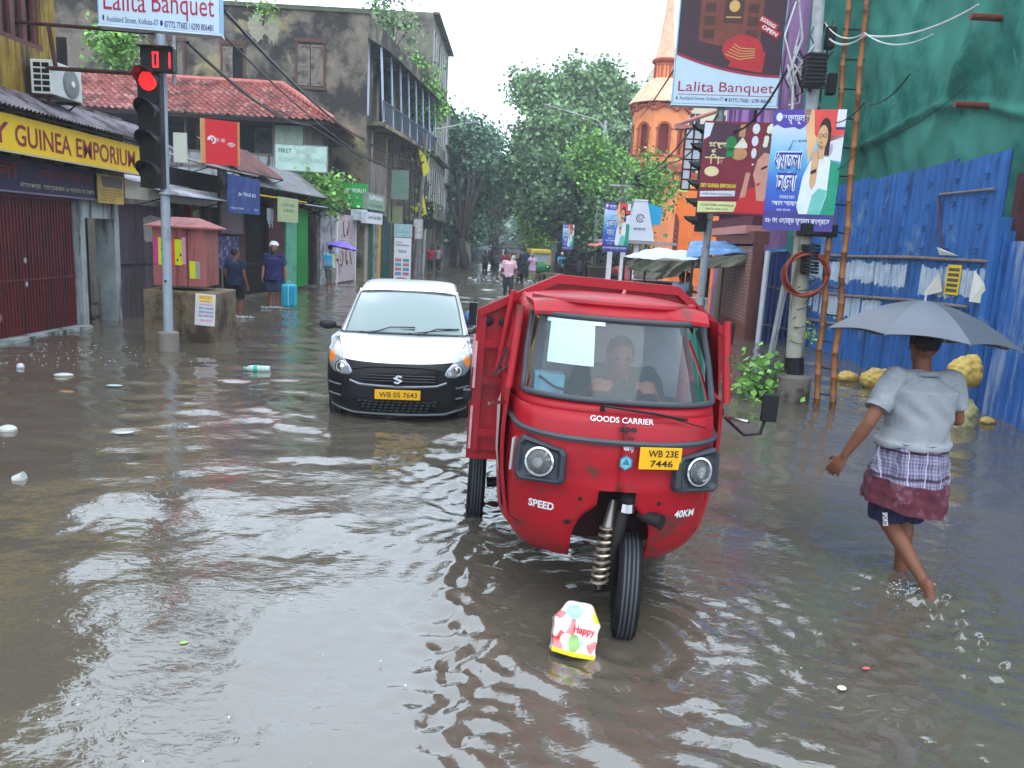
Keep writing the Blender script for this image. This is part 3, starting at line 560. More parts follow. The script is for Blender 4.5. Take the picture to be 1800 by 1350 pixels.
for i in range(4):
    x = 1.0+i*2.5; mb = MB(); mb.box(x, x+.22, .05, .9, 2.6, 6.5); mb.build('pilaster', M('buff_plaster', C(150, 134, 116), .85, .2, 3, stain=C(90, 80, 70), samt=.4), b)
mb = MB(); 
for i in range(7): x = 2.6+i*1.2; mb.tube((x, -.5, 2.7), (x+.04, -.5, 6.5), .03)
for z in (3.6, 5.0): mb.tube((2.4, -.5, z), (SL, -.5, z), .025)
mb.build('scaffold_rods', M('dark_pole', C(50, 42, 40), .8), b)
# ground floor shop with green sign at the corner
o = thing('corner_shop', 'corner shop under green and white signs with graffitied grey pillars', 'shops', Bs.M(0))
mb = MB()
for x, w_, m_ in ((.0, .5, grimy('pillar_grey', C(150, 142, 128), .3)), (.5, .8, M('green_door_dark', C(34, 78, 58), .7, .15)), (1.3, .9, M('graffiti_pillar', C(132, 138, 130), .8, .3, 5, stain=C(70, 76, 76), samt=.5, sscale=2.5)), (2.2, .45, M('amber_door', C(196, 140, 30), .6)), (2.65, 1.7, M('teal_door_dark', C(16, 62, 60), .7)), (4.4, .3, greywall), (5.4, .3, greywall), (6.6, .3, lime), (8, .3, greywall), (9.6, .3, greywall), (SL-.3, .3, lime)): mb.box(x, x+w_, .0, .2, -.3, 2.9, m_)
mb.box(0, SL, 1.2, 1.3, -.3, 2.9, DARK); mb.box(4.6, SL, .3, .4, -.3, 2.2, M('dim_shutter', C(88, 86, 88), .7, .3, 3)); mb.build('wall', None, o)
mb = MB(); mb.box(-.1, 2.4, -.25, 1.2, 2.9, 5.05); mb.build('sign_backing', greywall, o)
Wg = Wall((-9.6, 33.0), (-6.95, 33.4))
board('shop_signboard', 'bright green signboard with white WORLD lettering on the corner shop', 'sign', Wg, (592, 320, 646, 366), .25, M('green_sign', C(22, 156, 60), .45, .06), [('ONE WORLD', .1, .62, .16, .84, wl, .02), ('books & stationery', .3, .4, .09, .5, M('red_letter', C(150, 60, 50), .6)), ('all kinds of paper goods', .1, .16, .07, .85, M('pale_green_letter', C(130, 210, 150), .6))], .2)
board('shop_signboard', 'white signboard with blue scribbles directly below the green signboard', 'sign', Wg, (598, 366, 645, 388), .3, M('white_blue_board', C(190, 204, 212), .5, .1), [('Titan', .5, .6, .25, .35, M('blue_ink', C(50, 100, 130), .6)), ('m', .06, .15, .6, .3, M('ink_dark', C(50, 60, 76), .6), .02)], .2)
mb_ = board('shop_signboard', 'grey green board of painted letters turned along the street beside green sign', 'sign', Bs, (647, 338, 676, 372), .35, M('grey_green_board', C(130, 150, 132), .6, .15), [('UPVAN', .1, .6, .26, .75, wl, .02), ('FLOWERS', .1, .15, .2, .8, M('dark_green_ink', C(40, 70, 50), .6))], .25)
board('shop_signboard', 'white board with dark brush lettering turned along the street lower down', 'sign', Bs, (645, 372, 672, 395), .4, M('white_brush_board', C(196, 200, 206), .6, .1), [('Love Your Baby', .08, .3, .45, .82, M('ink_dark', 0), .01)], .25)
# ================================================================ TREES AND FAR BUILDINGS
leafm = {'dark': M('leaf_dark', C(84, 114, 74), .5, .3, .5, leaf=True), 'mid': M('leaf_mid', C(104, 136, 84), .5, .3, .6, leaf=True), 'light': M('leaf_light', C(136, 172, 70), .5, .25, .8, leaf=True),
         'far': M('leaf_far', C(98, 134, 104), .6, .25, .3, leaf=True), 'haze': M('leaf_haze', C(150, 176, 160), .7, .15, .2, leaf=False), 'bright': M('leaf_bright', C(112, 158, 74), .5, .25, 1, leaf=True)}  # dark and mid leaves lightened, haze leaves palest: distance haze put into colour
bark = M('bark', C(58, 50, 44), .9, .3, 3, .5)
def leaves(name, blobs, n, size, mat, parent, Mx=None, seed=0, clump=None, droop=.3, aspect=.42):
    # blobs: list of (centre, radii) ; leaf quads gathered in tufts through the crown volume
    r = np.random.default_rng(seed); vol = np.array([b[1][0]*b[1][1]*b[1][2] for b in blobs])**.67; vol = vol/vol.sum(); nt_ = max(6, n//(clump or 26)); P = []
    for (c, rad), w in zip(blobs, vol):
        k = max(3, int(nt_*w)); d = r.normal(size=(k, 3)); d /= np.linalg.norm(d, axis=1)[:, None]; rr = (.35+.65*r.random(k)**.5)[:, None]*(1+.16*np.sin(d[:, :1]*7+d[:, 2:]*5+seed)); P.append(np.array(c)+d*rr*np.array(rad))
    T = np.concatenate(P); per = max(4, n//len(T)); tr = size*(2.4+2.2*r.random(len(T)))
    c = np.repeat(T, per, 0)+r.normal(size=(len(T)*per, 3))*np.repeat(tr, per)[:, None]*np.array([.55, .55, .42]); m = len(c)
    a = r.normal(size=(m, 3)); a[:, 2] = a[:, 2]*.6-droop; a /= np.linalg.norm(a, axis=1)[:, None]; b = np.cross(a, r.normal(size=(m, 3))); b /= np.linalg.norm(b, axis=1)[:, None]+1e-9
    L = (size*(.6+.8*r.random(m)))[:, None]; w = L*aspect; nn = np.cross(a, b)
    v = np.stack([c, c+a*L*.5+b*w+nn*w*.3, c+a*L, c+a*L*.5-b*w+nn*w*.3], 1).reshape(-1, 3)
    q = np.arange(m*4).reshape(m, 4); o = bpy.data.objects.new(name, np_mesh(name, v, q, mat)); S.collection.objects.link(o)
    if Mx is not None: o.matrix_world = Mx
    if parent is not None: o.parent = parent
    return o
def tree(label, base, blobs_px, Y, n, size, mat, r0=.25, lean=None, group=None, name='tree', branches=True, dy=1.0, seed=1, top=None):
    base = Vector(base); o = thing(name, label, 'tree', Matrix.Translation(base), group); bl = []; rr_ = random.Random(seed)
    for k, (px, py, rp) in enumerate(blobs_px):
        p = at(px, py, Y+(rr_.random()-.5)*dy*2)-base; r = rp*Y/F; bl.append((tuple(p), (r, r*1.1, r*.85)))
    mb = MB(); zs = sorted(b[0][2] for b in bl); fork = Vector((sum(b[0][0] for b in bl)/len(bl)*.35, 0, max(zs[0]*.75, 1.2))) if top is None else Vector(top)
    mb.path([(0, 0, -.3), fork*.35+Vector((.1, 0, 0)), fork*.7-Vector((.08, 0, 0)), fork], [r0*1.25, r0, r0*.85, r0*.7], 10)
    trunk = mb.build('trunk', bark, o, smooth=True); bb = MB()
    for c, r in bl:
        c = Vector(c); mid = fork.lerp(c, .5)+Vector((rr_.uniform(-.3, .3), 0, rr_.uniform(-.1, .5))); bb.path([fork, mid, c, c+Vector((rr_.uniform(-.5, .5)*r[0], 0, r[2]*.6))], [r0*.6, r0*.4, r0*.2, r0*.06], 6)
        for q in range(4): a = mid.lerp(c, rr_.random()); bb.path([a, c+Vector((rr_.uniform(-.9, .9)*r[0], rr_.uniform(-.5, .5)*r[1], rr_.uniform(-.7, .7)*r[2]))], [r0*.15, r0*.03], 5)
    bb.build('branches', bark, trunk, smooth=True)
    leaves('crown', bl, n, size, mat, o, seed=seed); return o
TG = 'street trees on both sides of the far road'
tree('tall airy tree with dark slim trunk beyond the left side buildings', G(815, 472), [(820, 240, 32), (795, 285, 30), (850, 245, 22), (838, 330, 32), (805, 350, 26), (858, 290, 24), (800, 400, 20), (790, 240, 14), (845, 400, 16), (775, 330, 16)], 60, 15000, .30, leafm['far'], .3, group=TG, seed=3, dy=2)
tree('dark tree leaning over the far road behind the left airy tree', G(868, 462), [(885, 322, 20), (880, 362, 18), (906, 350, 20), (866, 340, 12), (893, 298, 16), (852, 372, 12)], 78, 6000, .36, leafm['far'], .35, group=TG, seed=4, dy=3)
tree('broad dense tree with the highest crown right of the open sky', G(985, 470), [(950, 170, 34), (925, 150, 20), (1000, 170, 38), (1050, 160, 36), (1090, 190, 34), (1065, 130, 16), (980, 230, 42), (1040, 230, 44), (935, 250, 30), (1010, 120, 12), (1110, 170, 16)], 64, 26000, .34, leafm['mid'], .5, group=TG, seed=5, dy=3)
tree('dense dark green tree under the broad crown on the right', G(1000, 480), [(930, 300, 30), (960, 310, 40), (1010, 320, 44), (1060, 310, 40), (955, 360, 28), (1000, 385, 36), (1050, 370, 34), (912, 345, 16), (1085, 260, 30), (1075, 390, 30)], 56, 24000, .30, leafm['dark'], .45, group=TG, seed=6, dy=3)
tree('light green feathery tree beside the right street lamp', G(1075, 478), [(1050, 265, 17), (1075, 290, 22), (1035, 295, 20), (1060, 325, 20), (1095, 315, 20), (1020, 278, 11), (1045, 245, 8), (1100, 345, 16)], 47, 10000, .20, leafm['bright'], .16, group=TG, seed=7)
tree('light green young tree in front of the orange tower', G(1150, 500), [(1138, 275, 9), (1150, 305, 13), (1136, 320, 13), (1172, 322, 13), (1158, 350, 14), (1186, 335, 9), (1126, 345, 11), (1168, 292, 6)], 36, 1500, .17, leafm['bright'], .11, group=TG, seed=8, dy=.5)
tree('small lime green tree beside the far right pavement', G(945, 462), [(935, 390, 16), (948, 410, 16), (940, 430, 14), (955, 385, 10), (925, 375, 8)], 66, 5000, .24, leafm['light'], .14, group=TG, seed=9)
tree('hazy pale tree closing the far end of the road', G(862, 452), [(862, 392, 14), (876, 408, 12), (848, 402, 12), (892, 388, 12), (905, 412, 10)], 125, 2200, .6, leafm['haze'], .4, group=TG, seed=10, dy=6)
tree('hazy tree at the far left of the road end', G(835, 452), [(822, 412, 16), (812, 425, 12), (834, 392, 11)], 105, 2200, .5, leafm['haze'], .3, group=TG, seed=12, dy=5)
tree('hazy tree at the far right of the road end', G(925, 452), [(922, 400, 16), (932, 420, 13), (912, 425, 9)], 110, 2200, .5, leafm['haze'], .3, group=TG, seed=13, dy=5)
def bush(label, px, Y, rp, n, size, mat, name='bush', cat='plant', stems=None, group=None, seed=1, basepx=None):
    base = at(*basepx, Y) if basepx else at(px[0][0], px[0][1], Y); o = thing(name, label, cat, Matrix.Translation(base), group); bl = []
    for k, (x, y) in enumerate(px): p = at(x, y, Y)-base; r = rp[k % len(rp)]*Y/F; bl.append((tuple(p), (r, r*.8, r)))
    mb = MB()
    for c, r in bl: mb.path([(0, 0, 0), Vector(c)*.5+Vector((.03, 0, .02)), Vector(c)], [.035, .02, .008], 5)
    mb.build('stem', bark, o); leaves('leaves', bl, n, size, mat, o, seed=seed, clump=12); return o
bush('dense leafy fig bush growing out of the building beyond the balcony', [(735, 130), (748, 165), (740, 195), (755, 185), (725, 110), (750, 210), (765, 190), (738, 160)], 46, [20, 18, 20, 16, 12, 12, 10], 5200, .2, leafm['bright'], seed=20, basepx=(735, 215))
bush('sparse fig sapling standing on the roof edge of the sooty block', [(662, 10), (680, 28), (700, 45), (668, 50), (722, 42), (692, 8), (704, 78)], 39, [11, 10, 11, 9, 9, 8, 6], 520, .2, leafm['mid'], seed=21, basepx=(690, 92))
bush('leafy sapling hanging on the wall beside the box sign', [(205, 70), (190, 88), (215, 85), (205, 105), (180, 70), (225, 72)], 22, [13, 12, 11, 9, 8, 8], 900, .13, leafm['bright'], seed=22, basepx=(205, 60))
bush('bright green bush spilling over the roofs beside the green signboard', [(556, 322), (572, 336), (548, 336), (583, 330), (566, 348), (538, 318), (578, 350)], 28.5, [12, 12, 10, 9, 9, 8], 2300, .15, leafm['bright'], seed=23, basepx=(575, 362))
bush('small weed sprouting from the parapet of the sooty block', [(463, 12), (466, 28)], 33, [8, 5], 160, .14, leafm['bright'], seed=24, basepx=(462, 45))
bush('short leafy plant standing in the flood beside the concrete pole', [(1335, 655), (1322, 668), (1350, 672), (1335, 690), (1345, 650), (1325, 690)], 11.1, [13, 12, 12, 12, 8], 330, .105, leafm['bright'], seed=25, basepx=(1337, 706), name='small_plant')
# ---- far left buildings
def flatblock(label, wall, s0, s1, h, mat, floors, bays, group=None, depth=9, z0=-.3, win=None, open_front=None, ledge=True, name='building'):
    o = thing(name, label, 'building', wall.M(s0), group); w = s1-s0; fh = (h-3.2)/floors; bw = w/bays; holes = []
    for f_ in range(floors):
        for b_ in range(bays):
            holes.append((b_*bw+bw*.28, b_*bw+bw*.72, 3.4+f_*fh+fh*.22, 3.4+f_*fh+fh*.74))
    mb = MB(); wallbox(mb, 0, w, 3.1, h, 0, .3, holes, mat); mb.box(0, .3, .3, depth, z0, h-.002, mat); mb.box(w-.3, w, .3, depth, z0, h-.002, mat); mb.box(.3, w-.3, .3, depth, h-.4, h-.2, mat); mb.box(.3, w-.3, 2.2, 2.3, z0, 3.1, DARK)
    for b_ in range(bays+1): mb.box(max(0, b_*bw-.15), min(w, b_*bw+.15), .0, .5, z0, 3.1, mat)
    mb.build('wall', None, o)
    if ledge:
        for f_ in range(floors+1): mb = MB(); mb.box(-.05, w+.05, -.35, -.003, 3.1+f_*fh, 3.22+f_*fh); mb.build('ledge', greywall, o)
    for hh in holes:
        q = MB(); q.box(hh[0], hh[1], .18, .22, hh[2], hh[3], DARK); q.box(hh[0]-.05, hh[0], -.03, .2, hh[2], hh[3], WHITE); q.box(hh[1], hh[1]+.05, -.03, .2, hh[2], hh[3], WHITE); q.box((hh[0]+hh[1])/2-.03, (hh[0]+hh[1])/2+.03, .08, .14, hh[2], hh[3], WHITE); q.build('window', None, o)
    return o
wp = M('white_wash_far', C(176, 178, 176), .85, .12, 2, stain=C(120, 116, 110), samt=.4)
flatblock('tall grey weathered block beyond the balcony with bushes on it', L4, .6, 10.5, 14.3, M('grey_green_plaster', C(116, 112, 98), .9, .25, 1.5, .3, stain=C(72, 68, 62), samt=.5, sscale=.5), 3, 4)
flatblock('white painted narrow block with upright windows behind the utility pole', L4, 10.6, 17.2, 11.0, wp, 3, 3)
flatblock('buff low block in the distance left of the far road', L4, 17.4, 30, 7.4, M('buff_far', C(150, 132, 108), .85, .2, 2), 1, 5)
flatblock('cream block half hidden by the left airy tree', L4, 30.5, 46, 8.6, M('cream_far', C(160, 156, 140), .85, .2, 2), 2, 5)
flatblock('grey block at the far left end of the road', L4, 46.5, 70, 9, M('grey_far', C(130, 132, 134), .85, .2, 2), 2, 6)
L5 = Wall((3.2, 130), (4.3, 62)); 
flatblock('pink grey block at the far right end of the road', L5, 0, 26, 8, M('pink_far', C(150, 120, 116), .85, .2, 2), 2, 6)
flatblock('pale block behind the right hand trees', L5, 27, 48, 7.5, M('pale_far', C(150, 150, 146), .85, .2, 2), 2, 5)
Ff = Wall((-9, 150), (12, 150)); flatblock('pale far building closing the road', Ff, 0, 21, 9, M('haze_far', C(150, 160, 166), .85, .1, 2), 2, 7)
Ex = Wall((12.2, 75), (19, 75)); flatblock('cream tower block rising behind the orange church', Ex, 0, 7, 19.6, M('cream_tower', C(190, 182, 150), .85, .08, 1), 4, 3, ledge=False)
# standing roll-up board and utility poles, street lamps
def pole(name, label, cat, base, top, r0, r1, mat=STEEL, group=None):
    base = Vector(base); base.z = 0; o = thing(name, label, cat, Matrix.Translation(base), group); mb = MB(); mb.tube((0, 0, -.3), Vector(top)-base, r0, r1, 12); mb.build('pole', mat, o, smooth='auto'); return o, base
def lamp(label, base, top, arm, r0=.11, group='street lamps along the road'):
    o, b = pole('street_lamp', label, 'street lamp', base, top, r0, r0*.6, group=group); t = Vector(top)-b; a = Vector(arm)-b
    mb = MB(); mb.path([t-Vector((0, 0, .5)), t.lerp(a, .15)+Vector((0, 0, -.1)), a], [.045, .04, .035], 8); mb.build('arm', STEEL, o)
    d = (a-t).normalized(); mb = MB(); q = Matrix.Translation(a) @ d.to_track_quat('Y', 'Z').to_matrix().to_4x4(); mb.box(-.12, .12, -.1, .75, -.06, .05, T=q); mb.build('lamp_head', M('lamp_head_grey', C(120, 126, 132), .5), o, bevel=.03); return o
lamp('tall street lamp beside the trees right of the road', G(1040, 492), at(1065, 212, 47), at(978, 190, 47), .14)
lamp('street lamp mounted near the bushy building left of the road', G(742, 480), at(755, 226, 44), at(818, 217, 45), .11)
lamp('small distant street lamp left of the road under the airy tree', G(803, 466), at(811, 312, 58), at(842, 304, 58), .1)
o, b = pole('utility_pole', 'thin grey pole behind the banner of the right stalls', 'pole', G(1083, 497), at(1097, 305, 36), .08, .06)
mb = MB(); t = at(1097, 308, 36)-b; mb.box(t.x-.6, t.x+1.2, t.y-.04, t.y+.04, t.z-.5, t.z-.42); mb.build('crossbar', STEEL, o)
mb = MB(); t = at(1128, 318, 36)-b; mb.box(t.x-.35, t.x+.35, t.y-.2, t.y+.2, t.z-.25, t.z+.3); mb.build('floodlight', BLACK, o, bevel=.03)
o, b = pole('utility_pole', 'pole thick with cables and creepers at the left kerb', 'pole', G(728, 484), at(750, 235, 42), .14, .1, M('weathered_pole', C(110, 104, 100), .7))
bl = []
mb = MB(); rr_ = random.Random(5)
for k in range(14):
    p0 = at(748+rr_.uniform(-6, 6), rr_.uniform(250, 330), 42)-b; p1 = at(740+rr_.uniform(-8, 10), rr_.uniform(340, 410), 42)-b; mb.path([p0, p0.lerp(p1, .5)+Vector((rr_.uniform(-.3, .3), -.15, rr_.uniform(-.5, .2))), p1], .02, 4)
mb.build('cable_bundle', WIRE, o)
mb = MB(); p = at(754, 372, 42)-b; mb.box(p.x-.25, p.x+.25, p.y-.3, p.y, p.z-.9, p.z+.5); mb.build('junction_box', BLACK, o, bevel=.02)
leaves('creeper', [(tuple(at(x_, y_, 41.8)-b), (.45, .3, .7)) for x_, y_ in ((746, 290), (742, 330), (752, 355), (744, 380))], 260, .15, leafm['mid'], o, seed=31)
for px, lab in ((( (734, 255), (748, 275), (755, 300), (745, 312)), 'yellow flag hanging high on the cabled pole'), (((720, 362), (742, 362), (744, 340), (750, 375), (742, 380)), 'yellow flag stretched low beside the cabled pole')):
    q = MB(); pts = [at(x_, y_, 41.6) for x_, y_ in px]; c_ = sum(pts, Vector())/len(pts); q.add([p_-c_ for p_ in pts]+[p_-c_+Vector((0, .03, 0)) for p_ in pts], [tuple(range(len(pts))), tuple(range(2*len(pts)-1, len(pts)-1, -1))]); f = q.build('flag', M('yellow_flag', C(214, 206, 40), .7, .1), None, Matrix.Translation(c_)); tag(f, lab, 'flag')
# roll-up board
x0, x1, z0, z1 = Bs.rect(695, 392, 720, 483, 1.5)
Wr = Wall((-7.5, 34.6), (0, 34.6)); x0, x1, z0, z1 = Wr.rect(694, 393, 720, 490, 0)
o = thing('standing_board', 'tall white standing board with rows of small photographs by the kerb', 'sign', Wr.M(x0)); w = x1-x0; mb = MB(); mb.box(0, w, 0, .25, -.1, 1.95, M('white_print_board', C(205, 208, 212), .5, .05)); mb.box(-.02, w+.02, -.02, .27, 1.98, z1, M('pale_teal_print', C(140, 172, 176), .5, .2, 6)); mb.build('panel', None, o)
mb = MB()
for i in range(4):
    for j in range(2): mb.box(w*(.08+j*.48), w*(.46+j*.48), -.006, -.003, .3+i*.2, .44+i*.2, M('thumb_red', C(170, 110, 120), .5) if (i+j) % 2 else M('thumb_teal', C(80, 140, 160), .5))
mb.poly([(w*(.5+.48*math.cos(a)), -.008, .02+.2*math.sin(a)) for a in np.linspace(0, math.pi, 12)], M('thumb_red', 0)); mb.text('Festive', w*.1, 1.72, .09, w*.4, m=M('grey_letter', C(90, 90, 96), .6)); mb.text('WEDDING MATCH', w*.08, 1.58, .09, w*.84, m=M('grey_letter', 0), bold=.02); mb.text('GALA', w*.25, 1.3, .14, w*.5, m=M('grey_letter', 0), bold=.03)
mb.text('Kindly contact the office', w*.2, 2.15, .08, w*.6, y=-.03, m=M('thumb_teal', 0)); mb.build('print', None, o)
# white tarpaulin awning further down and small hanging boards
o = thing('tarpaulin_awning', 'sagging white tarpaulin awning over the far left pavement', 'awning', L4.M(13)); mb = MB()
mb.grid(lambda a, b_: (a*16, -.1-1.9*b_, 3.3-1.1*a**.5-.35*b_-.35*math.sin(a*3.1)+.05*math.sin(a*30)), 24, 4, None, (0, 0, .02)); mb.build('sheet', M('white_tarp', C(196, 198, 200), .6, .08), o)
for k, (px, lab, col) in enumerate((((690, 300, 716, 350), 'tilted dark green framed board under the sooty balconies', C(90, 120, 104)), ((683, 362, 706, 392), 'dim poster board left of the standing board', C(130, 140, 100)), ((718, 398, 728, 430), 'small brown board beside the cabled pole', C(96, 50, 46)), ((728, 385, 742, 420), 'small white hanging board on the cabled pole', C(190, 190, 186)))):
    board('hanging_board', lab, 'sign', Wall((-9, 35.5+k*1.6), (0, 35.5+k*1.6)), px, 0, M('board_col_%s' % 'abcd'[k], col, .6, .3, 6), frame=M('grey_frame', 0))
# overhead cables on the left
def cable(label, pts, r=.02, name='overhead_cable', n=14, sag=.4, mat=None, group='overhead cables'):
    P = []; pts = [Vector(p) for p in pts]
    for a, b_ in zip(pts, pts[1:]): P += [a.lerp(b_, i/n)-Vector((0, 0, sag*4*(i/n)*(1-i/n))) for i in range(n)]
    P.append(pts[-1]); c_ = P[0].copy(); q = MB(); q.path([p-c_ for p in P], r, 5); o = q.build(name, mat or WIRE, None, Matrix.Translation(c_)); return tag(o, label, 'cable', group)
cable('thick twin cable sloping from the box sign down past the tiled roof', [at(395, 20, 13), at(640, 245, 34), at(748, 285, 42)], .035, sag=.25)
cable('black cable sloping across the tiled roof from the upper left', [at(330, 75, 13), at(545, 220, 28), at(742, 310, 42)], .03, sag=.3)
cable('cable crossing just below the thick twin cable', [at(390, 60, 13.4), at(700, 292, 38), at(748, 262, 42)], .02, sag=.5)
cable('slack cable looping to the cabled pole under the balconies', [at(560, 200, 30), at(700, 270, 38), at(748, 275, 42)], .025, sag=.9)
cable('slack lowest cable reaching the cabled pole', [at(620, 300, 33), at(690, 318, 38), at(748, 285, 42)], .02, sag=.6)
cable('thin cable from the right trees over the road to the right poles', [at(1062, 235, 46), at(1110, 300, 36), at(1225, 215, 16)], .02, sag=.5)
cable('cable looping from the right sign pole to the thin grey pole', [at(1100, 320, 36), at(1180, 285, 22), at(1262, 200, 16)], .018, sag=.25)
cable('thick cable from the upper right pole down behind the banner', [at(1450, 40, 11), at(1385, 120, 13), at(1258, 215, 16)], .02, sag=.5)
cable('thin wire crossing the orange tower', [at(1186, 120, 16.5), at(1125, 205, 40)], .02, sag=.1)
# ================================================================ RIGHT SIDE OF THE STREET
R1 = Wall((6.98, 18.95), (6.80, 11.15)); R2 = Wall((6.80, 11.0), (6.3, 6.6)); R0 = Wall((5.72, 18.05), (6.95, 19.0))
blue = M('blue_painted_sheet', C(44, 98, 162), .55, .22, 1.2, .25, stain=C(34, 70, 122), samt=.45, sscale=1.5, streak=True, stain2=C(104, 134, 164), s2amt=.24, s2scale=1.1); blued = M('blue_painted_sheet_dark', C(24, 48, 104), .45, .2, 1.5, .15, stain=C(14, 26, 70), samt=.4, sscale=1.6, streak=True)
bluew = M('blue_sheet_worn', C(40, 90, 156), .45, .2, 1.5, .15, stain=C(128, 146, 172), samt=.42, sscale=2.2, streak=True)
def prof(x, p=.2, d=.035):
    f_ = (x/p) % 1; return -d if f_ < .22 else (-d*(1-(f_-.22)/.1) if f_ < .32 else (0 if f_ < .9 else -d*((f_-.9)/.1)))
def xs_for(x0, x1, p=.2):
    xs = []; k = math.floor(x0/p)
    while k*p < x1:
        for f_ in (0, .22, .32, .9): 
            x = (k+f_)*p
            if x0 <= x <= x1: xs.append(x)
        k += 1
    return sorted({x0, x1, *xs})
def trap(mb, x0, x1, zb, zt, m=None, off=0):
    xs = xs_for(x0, x1); zt = zt if callable(zt) else (lambda x, zt=zt: zt); zb = zb if callable(zb) else (lambda x, zb=zb: zb); n = len(xs)
    v = [(x, prof(x)-off, zb(x)) for x in xs]+[(x, prof(x)-off, zt(x)) for x in xs]; v += [(x, y+.004, z) for x, y, z in v]
    f = []; 
    for i in range(n-1): f += [(i, i+1, n+i+1, n+i), (2*n+i+1, 2*n+i, 3*n+i, 3*n+i+1), (n+i, n+i+1, 3*n+i+1, 3*n+i)]
    f += [(0, n, 3*n, 2*n), (n-1, 2*n-1+0, 4*n-1, 3*n-1)]; return mb.add(v, f, m)
o = thing('sheet_fence', 'tall blue corrugated sheet fence round the netted building site', 'fence', R1.M(0)); Lf = R1.L
zt = [R1.hit(x_, y_)[1] for x_, y_ in ((1480, 315), (1620, 300), (1758, 280))]
rsheet = random.Random(3); x = 0; k = 0
while x < Lf-.05:
    w_ = min(1.6, Lf-x); q = MB(); t0 = 3.58+.09*rsheet.random(); trap(q, x, x+w_-.004, -.25, lambda xx, t0=t0, x=x: t0+.04*(xx-x)); q.build('sheet', blue, o); x += 1.6; k += 1
def seg(px0, px1, wall=R1, off=.06): a = wall.hit(*px0, off); b_ = wall.hit(*px1, off); return Vector((a[0], -off, a[1])), Vector((b_[0], -off, b_[1]))
for px0, px1 in (((1425, 446), (1738, 460)), ((1430, 512), (1700, 540)), ((1415, 560), (1640, 592))):
    a, b_ = seg(px0, px1); q = MB(); q.path([a, a.lerp(b_, .3)+Vector((0, 0, -.02)), a.lerp(b_, .7)+Vector((0, 0, .015)), b_], [.035, .03, .03, .025], 7); q.build('rail', M('weathered_bamboo_grey', C(120, 104, 98), .8, .25, 6), o)
a, b_ = seg((1652, 342), (1748, 332)); q = MB(); q.tube(a, b_, .02); q.build('rail', M('weathered_bamboo_grey', 0), o)
a, b_ = seg((1650, 345), (1655, 448)); q = MB(); q.tube(a, b_, .016); q.build('prop', M('maroon_rod', C(90, 50, 60), .7), o)
# weathered paste-up remains following the ridges
paper = M('weathered_paper', C(176, 188, 200), .85, .2, 3, .3, stain=C(80, 112, 164), samt=.26, sscale=5, streak=True); r = random.Random(9)
def paperbits(rows, wall_o, wall, dense=.93):
    for (sx, ex, zlo, zhi) in rows:
        x = sx
        while x < ex:
            w_ = r.choice([.18, .3, .38, .42]); h0 = zlo+r.uniform(0, .08); h1 = zhi-r.uniform(0, .05)
            if r.random() < dense:
                jag = [r.uniform(-.05, .05) for _ in range(40)]
                q = MB(); trap(q, x+.004, x+w_-.01, lambda xx, h0=h0, jag=jag: h0+jag[int(xx*37) % 40], lambda xx, h1=h1, jag=jag: h1+jag[int(xx*29) % 40]*.7, None, .006+.001*r.random()); q.build('paper_remnant', paper, wall_o)
            x += w_+r.uniform(0, .05)
sa = R1.hit(1450, 500)[0]; sb = R1.hit(1738, 500)[0]
zA0, zA1 = R1.hit(1560, 508)[1], R1.hit(1560, 462)[1]; zB0, zB1 = R1.hit(1470, 560)[1], R1.hit(1470, 515)[1]
paperbits([(R1.hit(1425, 480)[0], sb, zA0, zA1), (R1.hit(1412, 540)[0], R1.hit(1640, 560)[0], zB0, zB1)], o, R1)
s_, z_ = R1.hit(1665, 492, .05); q = MB(); q.box(s_-.02, s_+.38, -.06, -.055, z_-.22, z_+.24, M('yellow_poster', C(220, 190, 40), .6, .1)); 
for k in range(5): q.box(s_+.02, s_+.34, -.0635, -.0615, z_-.18+k*.08, z_-.13+k*.08, M('poster_brown', C(90, 70, 60), .7))
q.build('poster', None, o)
def flap(mb, P, m=None): mb.add([Vector(p) for p in P]+[Vector(p)+Vector((0, .004, 0)) for p in P], [tuple(range(len(P))), tuple(range(2*len(P)-1, len(P)-1, -1))], m)
for pxs in (((1625, 512), (1655, 480), (1655, 512), (1630, 520)), ((1712, 475), (1735, 498), (1735, 535), (1708, 530)), ((1645, 434), (1690, 450), (1650, 448), (1660, 440))):
    q = MB(); flap(q, [Vector((*[R1.hit(*p_, .1)[0]], -.09-.05*(k % 2), R1.hit(*p_, .1)[1])) for k, p_ in enumerate(pxs)]); q.build('torn_paper', M('cream_paper', C(214, 212, 200), .8, .05), o)
for i in range(4):
    for j in range(9):
        s_ = 1.5+j*.83; z_ = 2.3+i*.36
        if s_ < Lf: q = MB(); q.path([(s_-.07, -.05, z_), (s_+.07, -.05, z_+.01), (s_+.05, -.055, z_-.05), (s_-.04, -.05, z_-.07)], .007, 4); q.build('fixing_wire', M('dark_rust_wire', C(40, 36, 60), .8), o)
q = MB(); q.box(Lf-.02, Lf+.12, -.12, .06, -.25, 2.75); q.build('post', blue, o)
q = MB(); q.box(Lf+.04, Lf+.2, .07, .22, -.2, 3.35); q.build('post', M('rust_brown_post', C(74, 42, 42), .8, .25), o)
o = thing('sheet_fence', 'worn blue sheet panel nearest the man, its paint rubbed white', 'fence', R2.M(0)); ztt = R2.hit(1782, 422)[1]; q = MB(); trap(q, .1, R2.L, -.25, R2.hit(1785, 424)[1]); q.build('sheet', bluew, o)
q = MB(); q.box(-.0, .1, -.05, .06, -.25, 2.56); q.build('post', blue, o)
o = thing('sheet_fence', 'dark blue return panel of the fence behind the concrete pole', 'fence', R0.M(0)); q = MB(); trap(q, .05, R0.L, -.25, 2.1); q.build('sheet', blued, o)
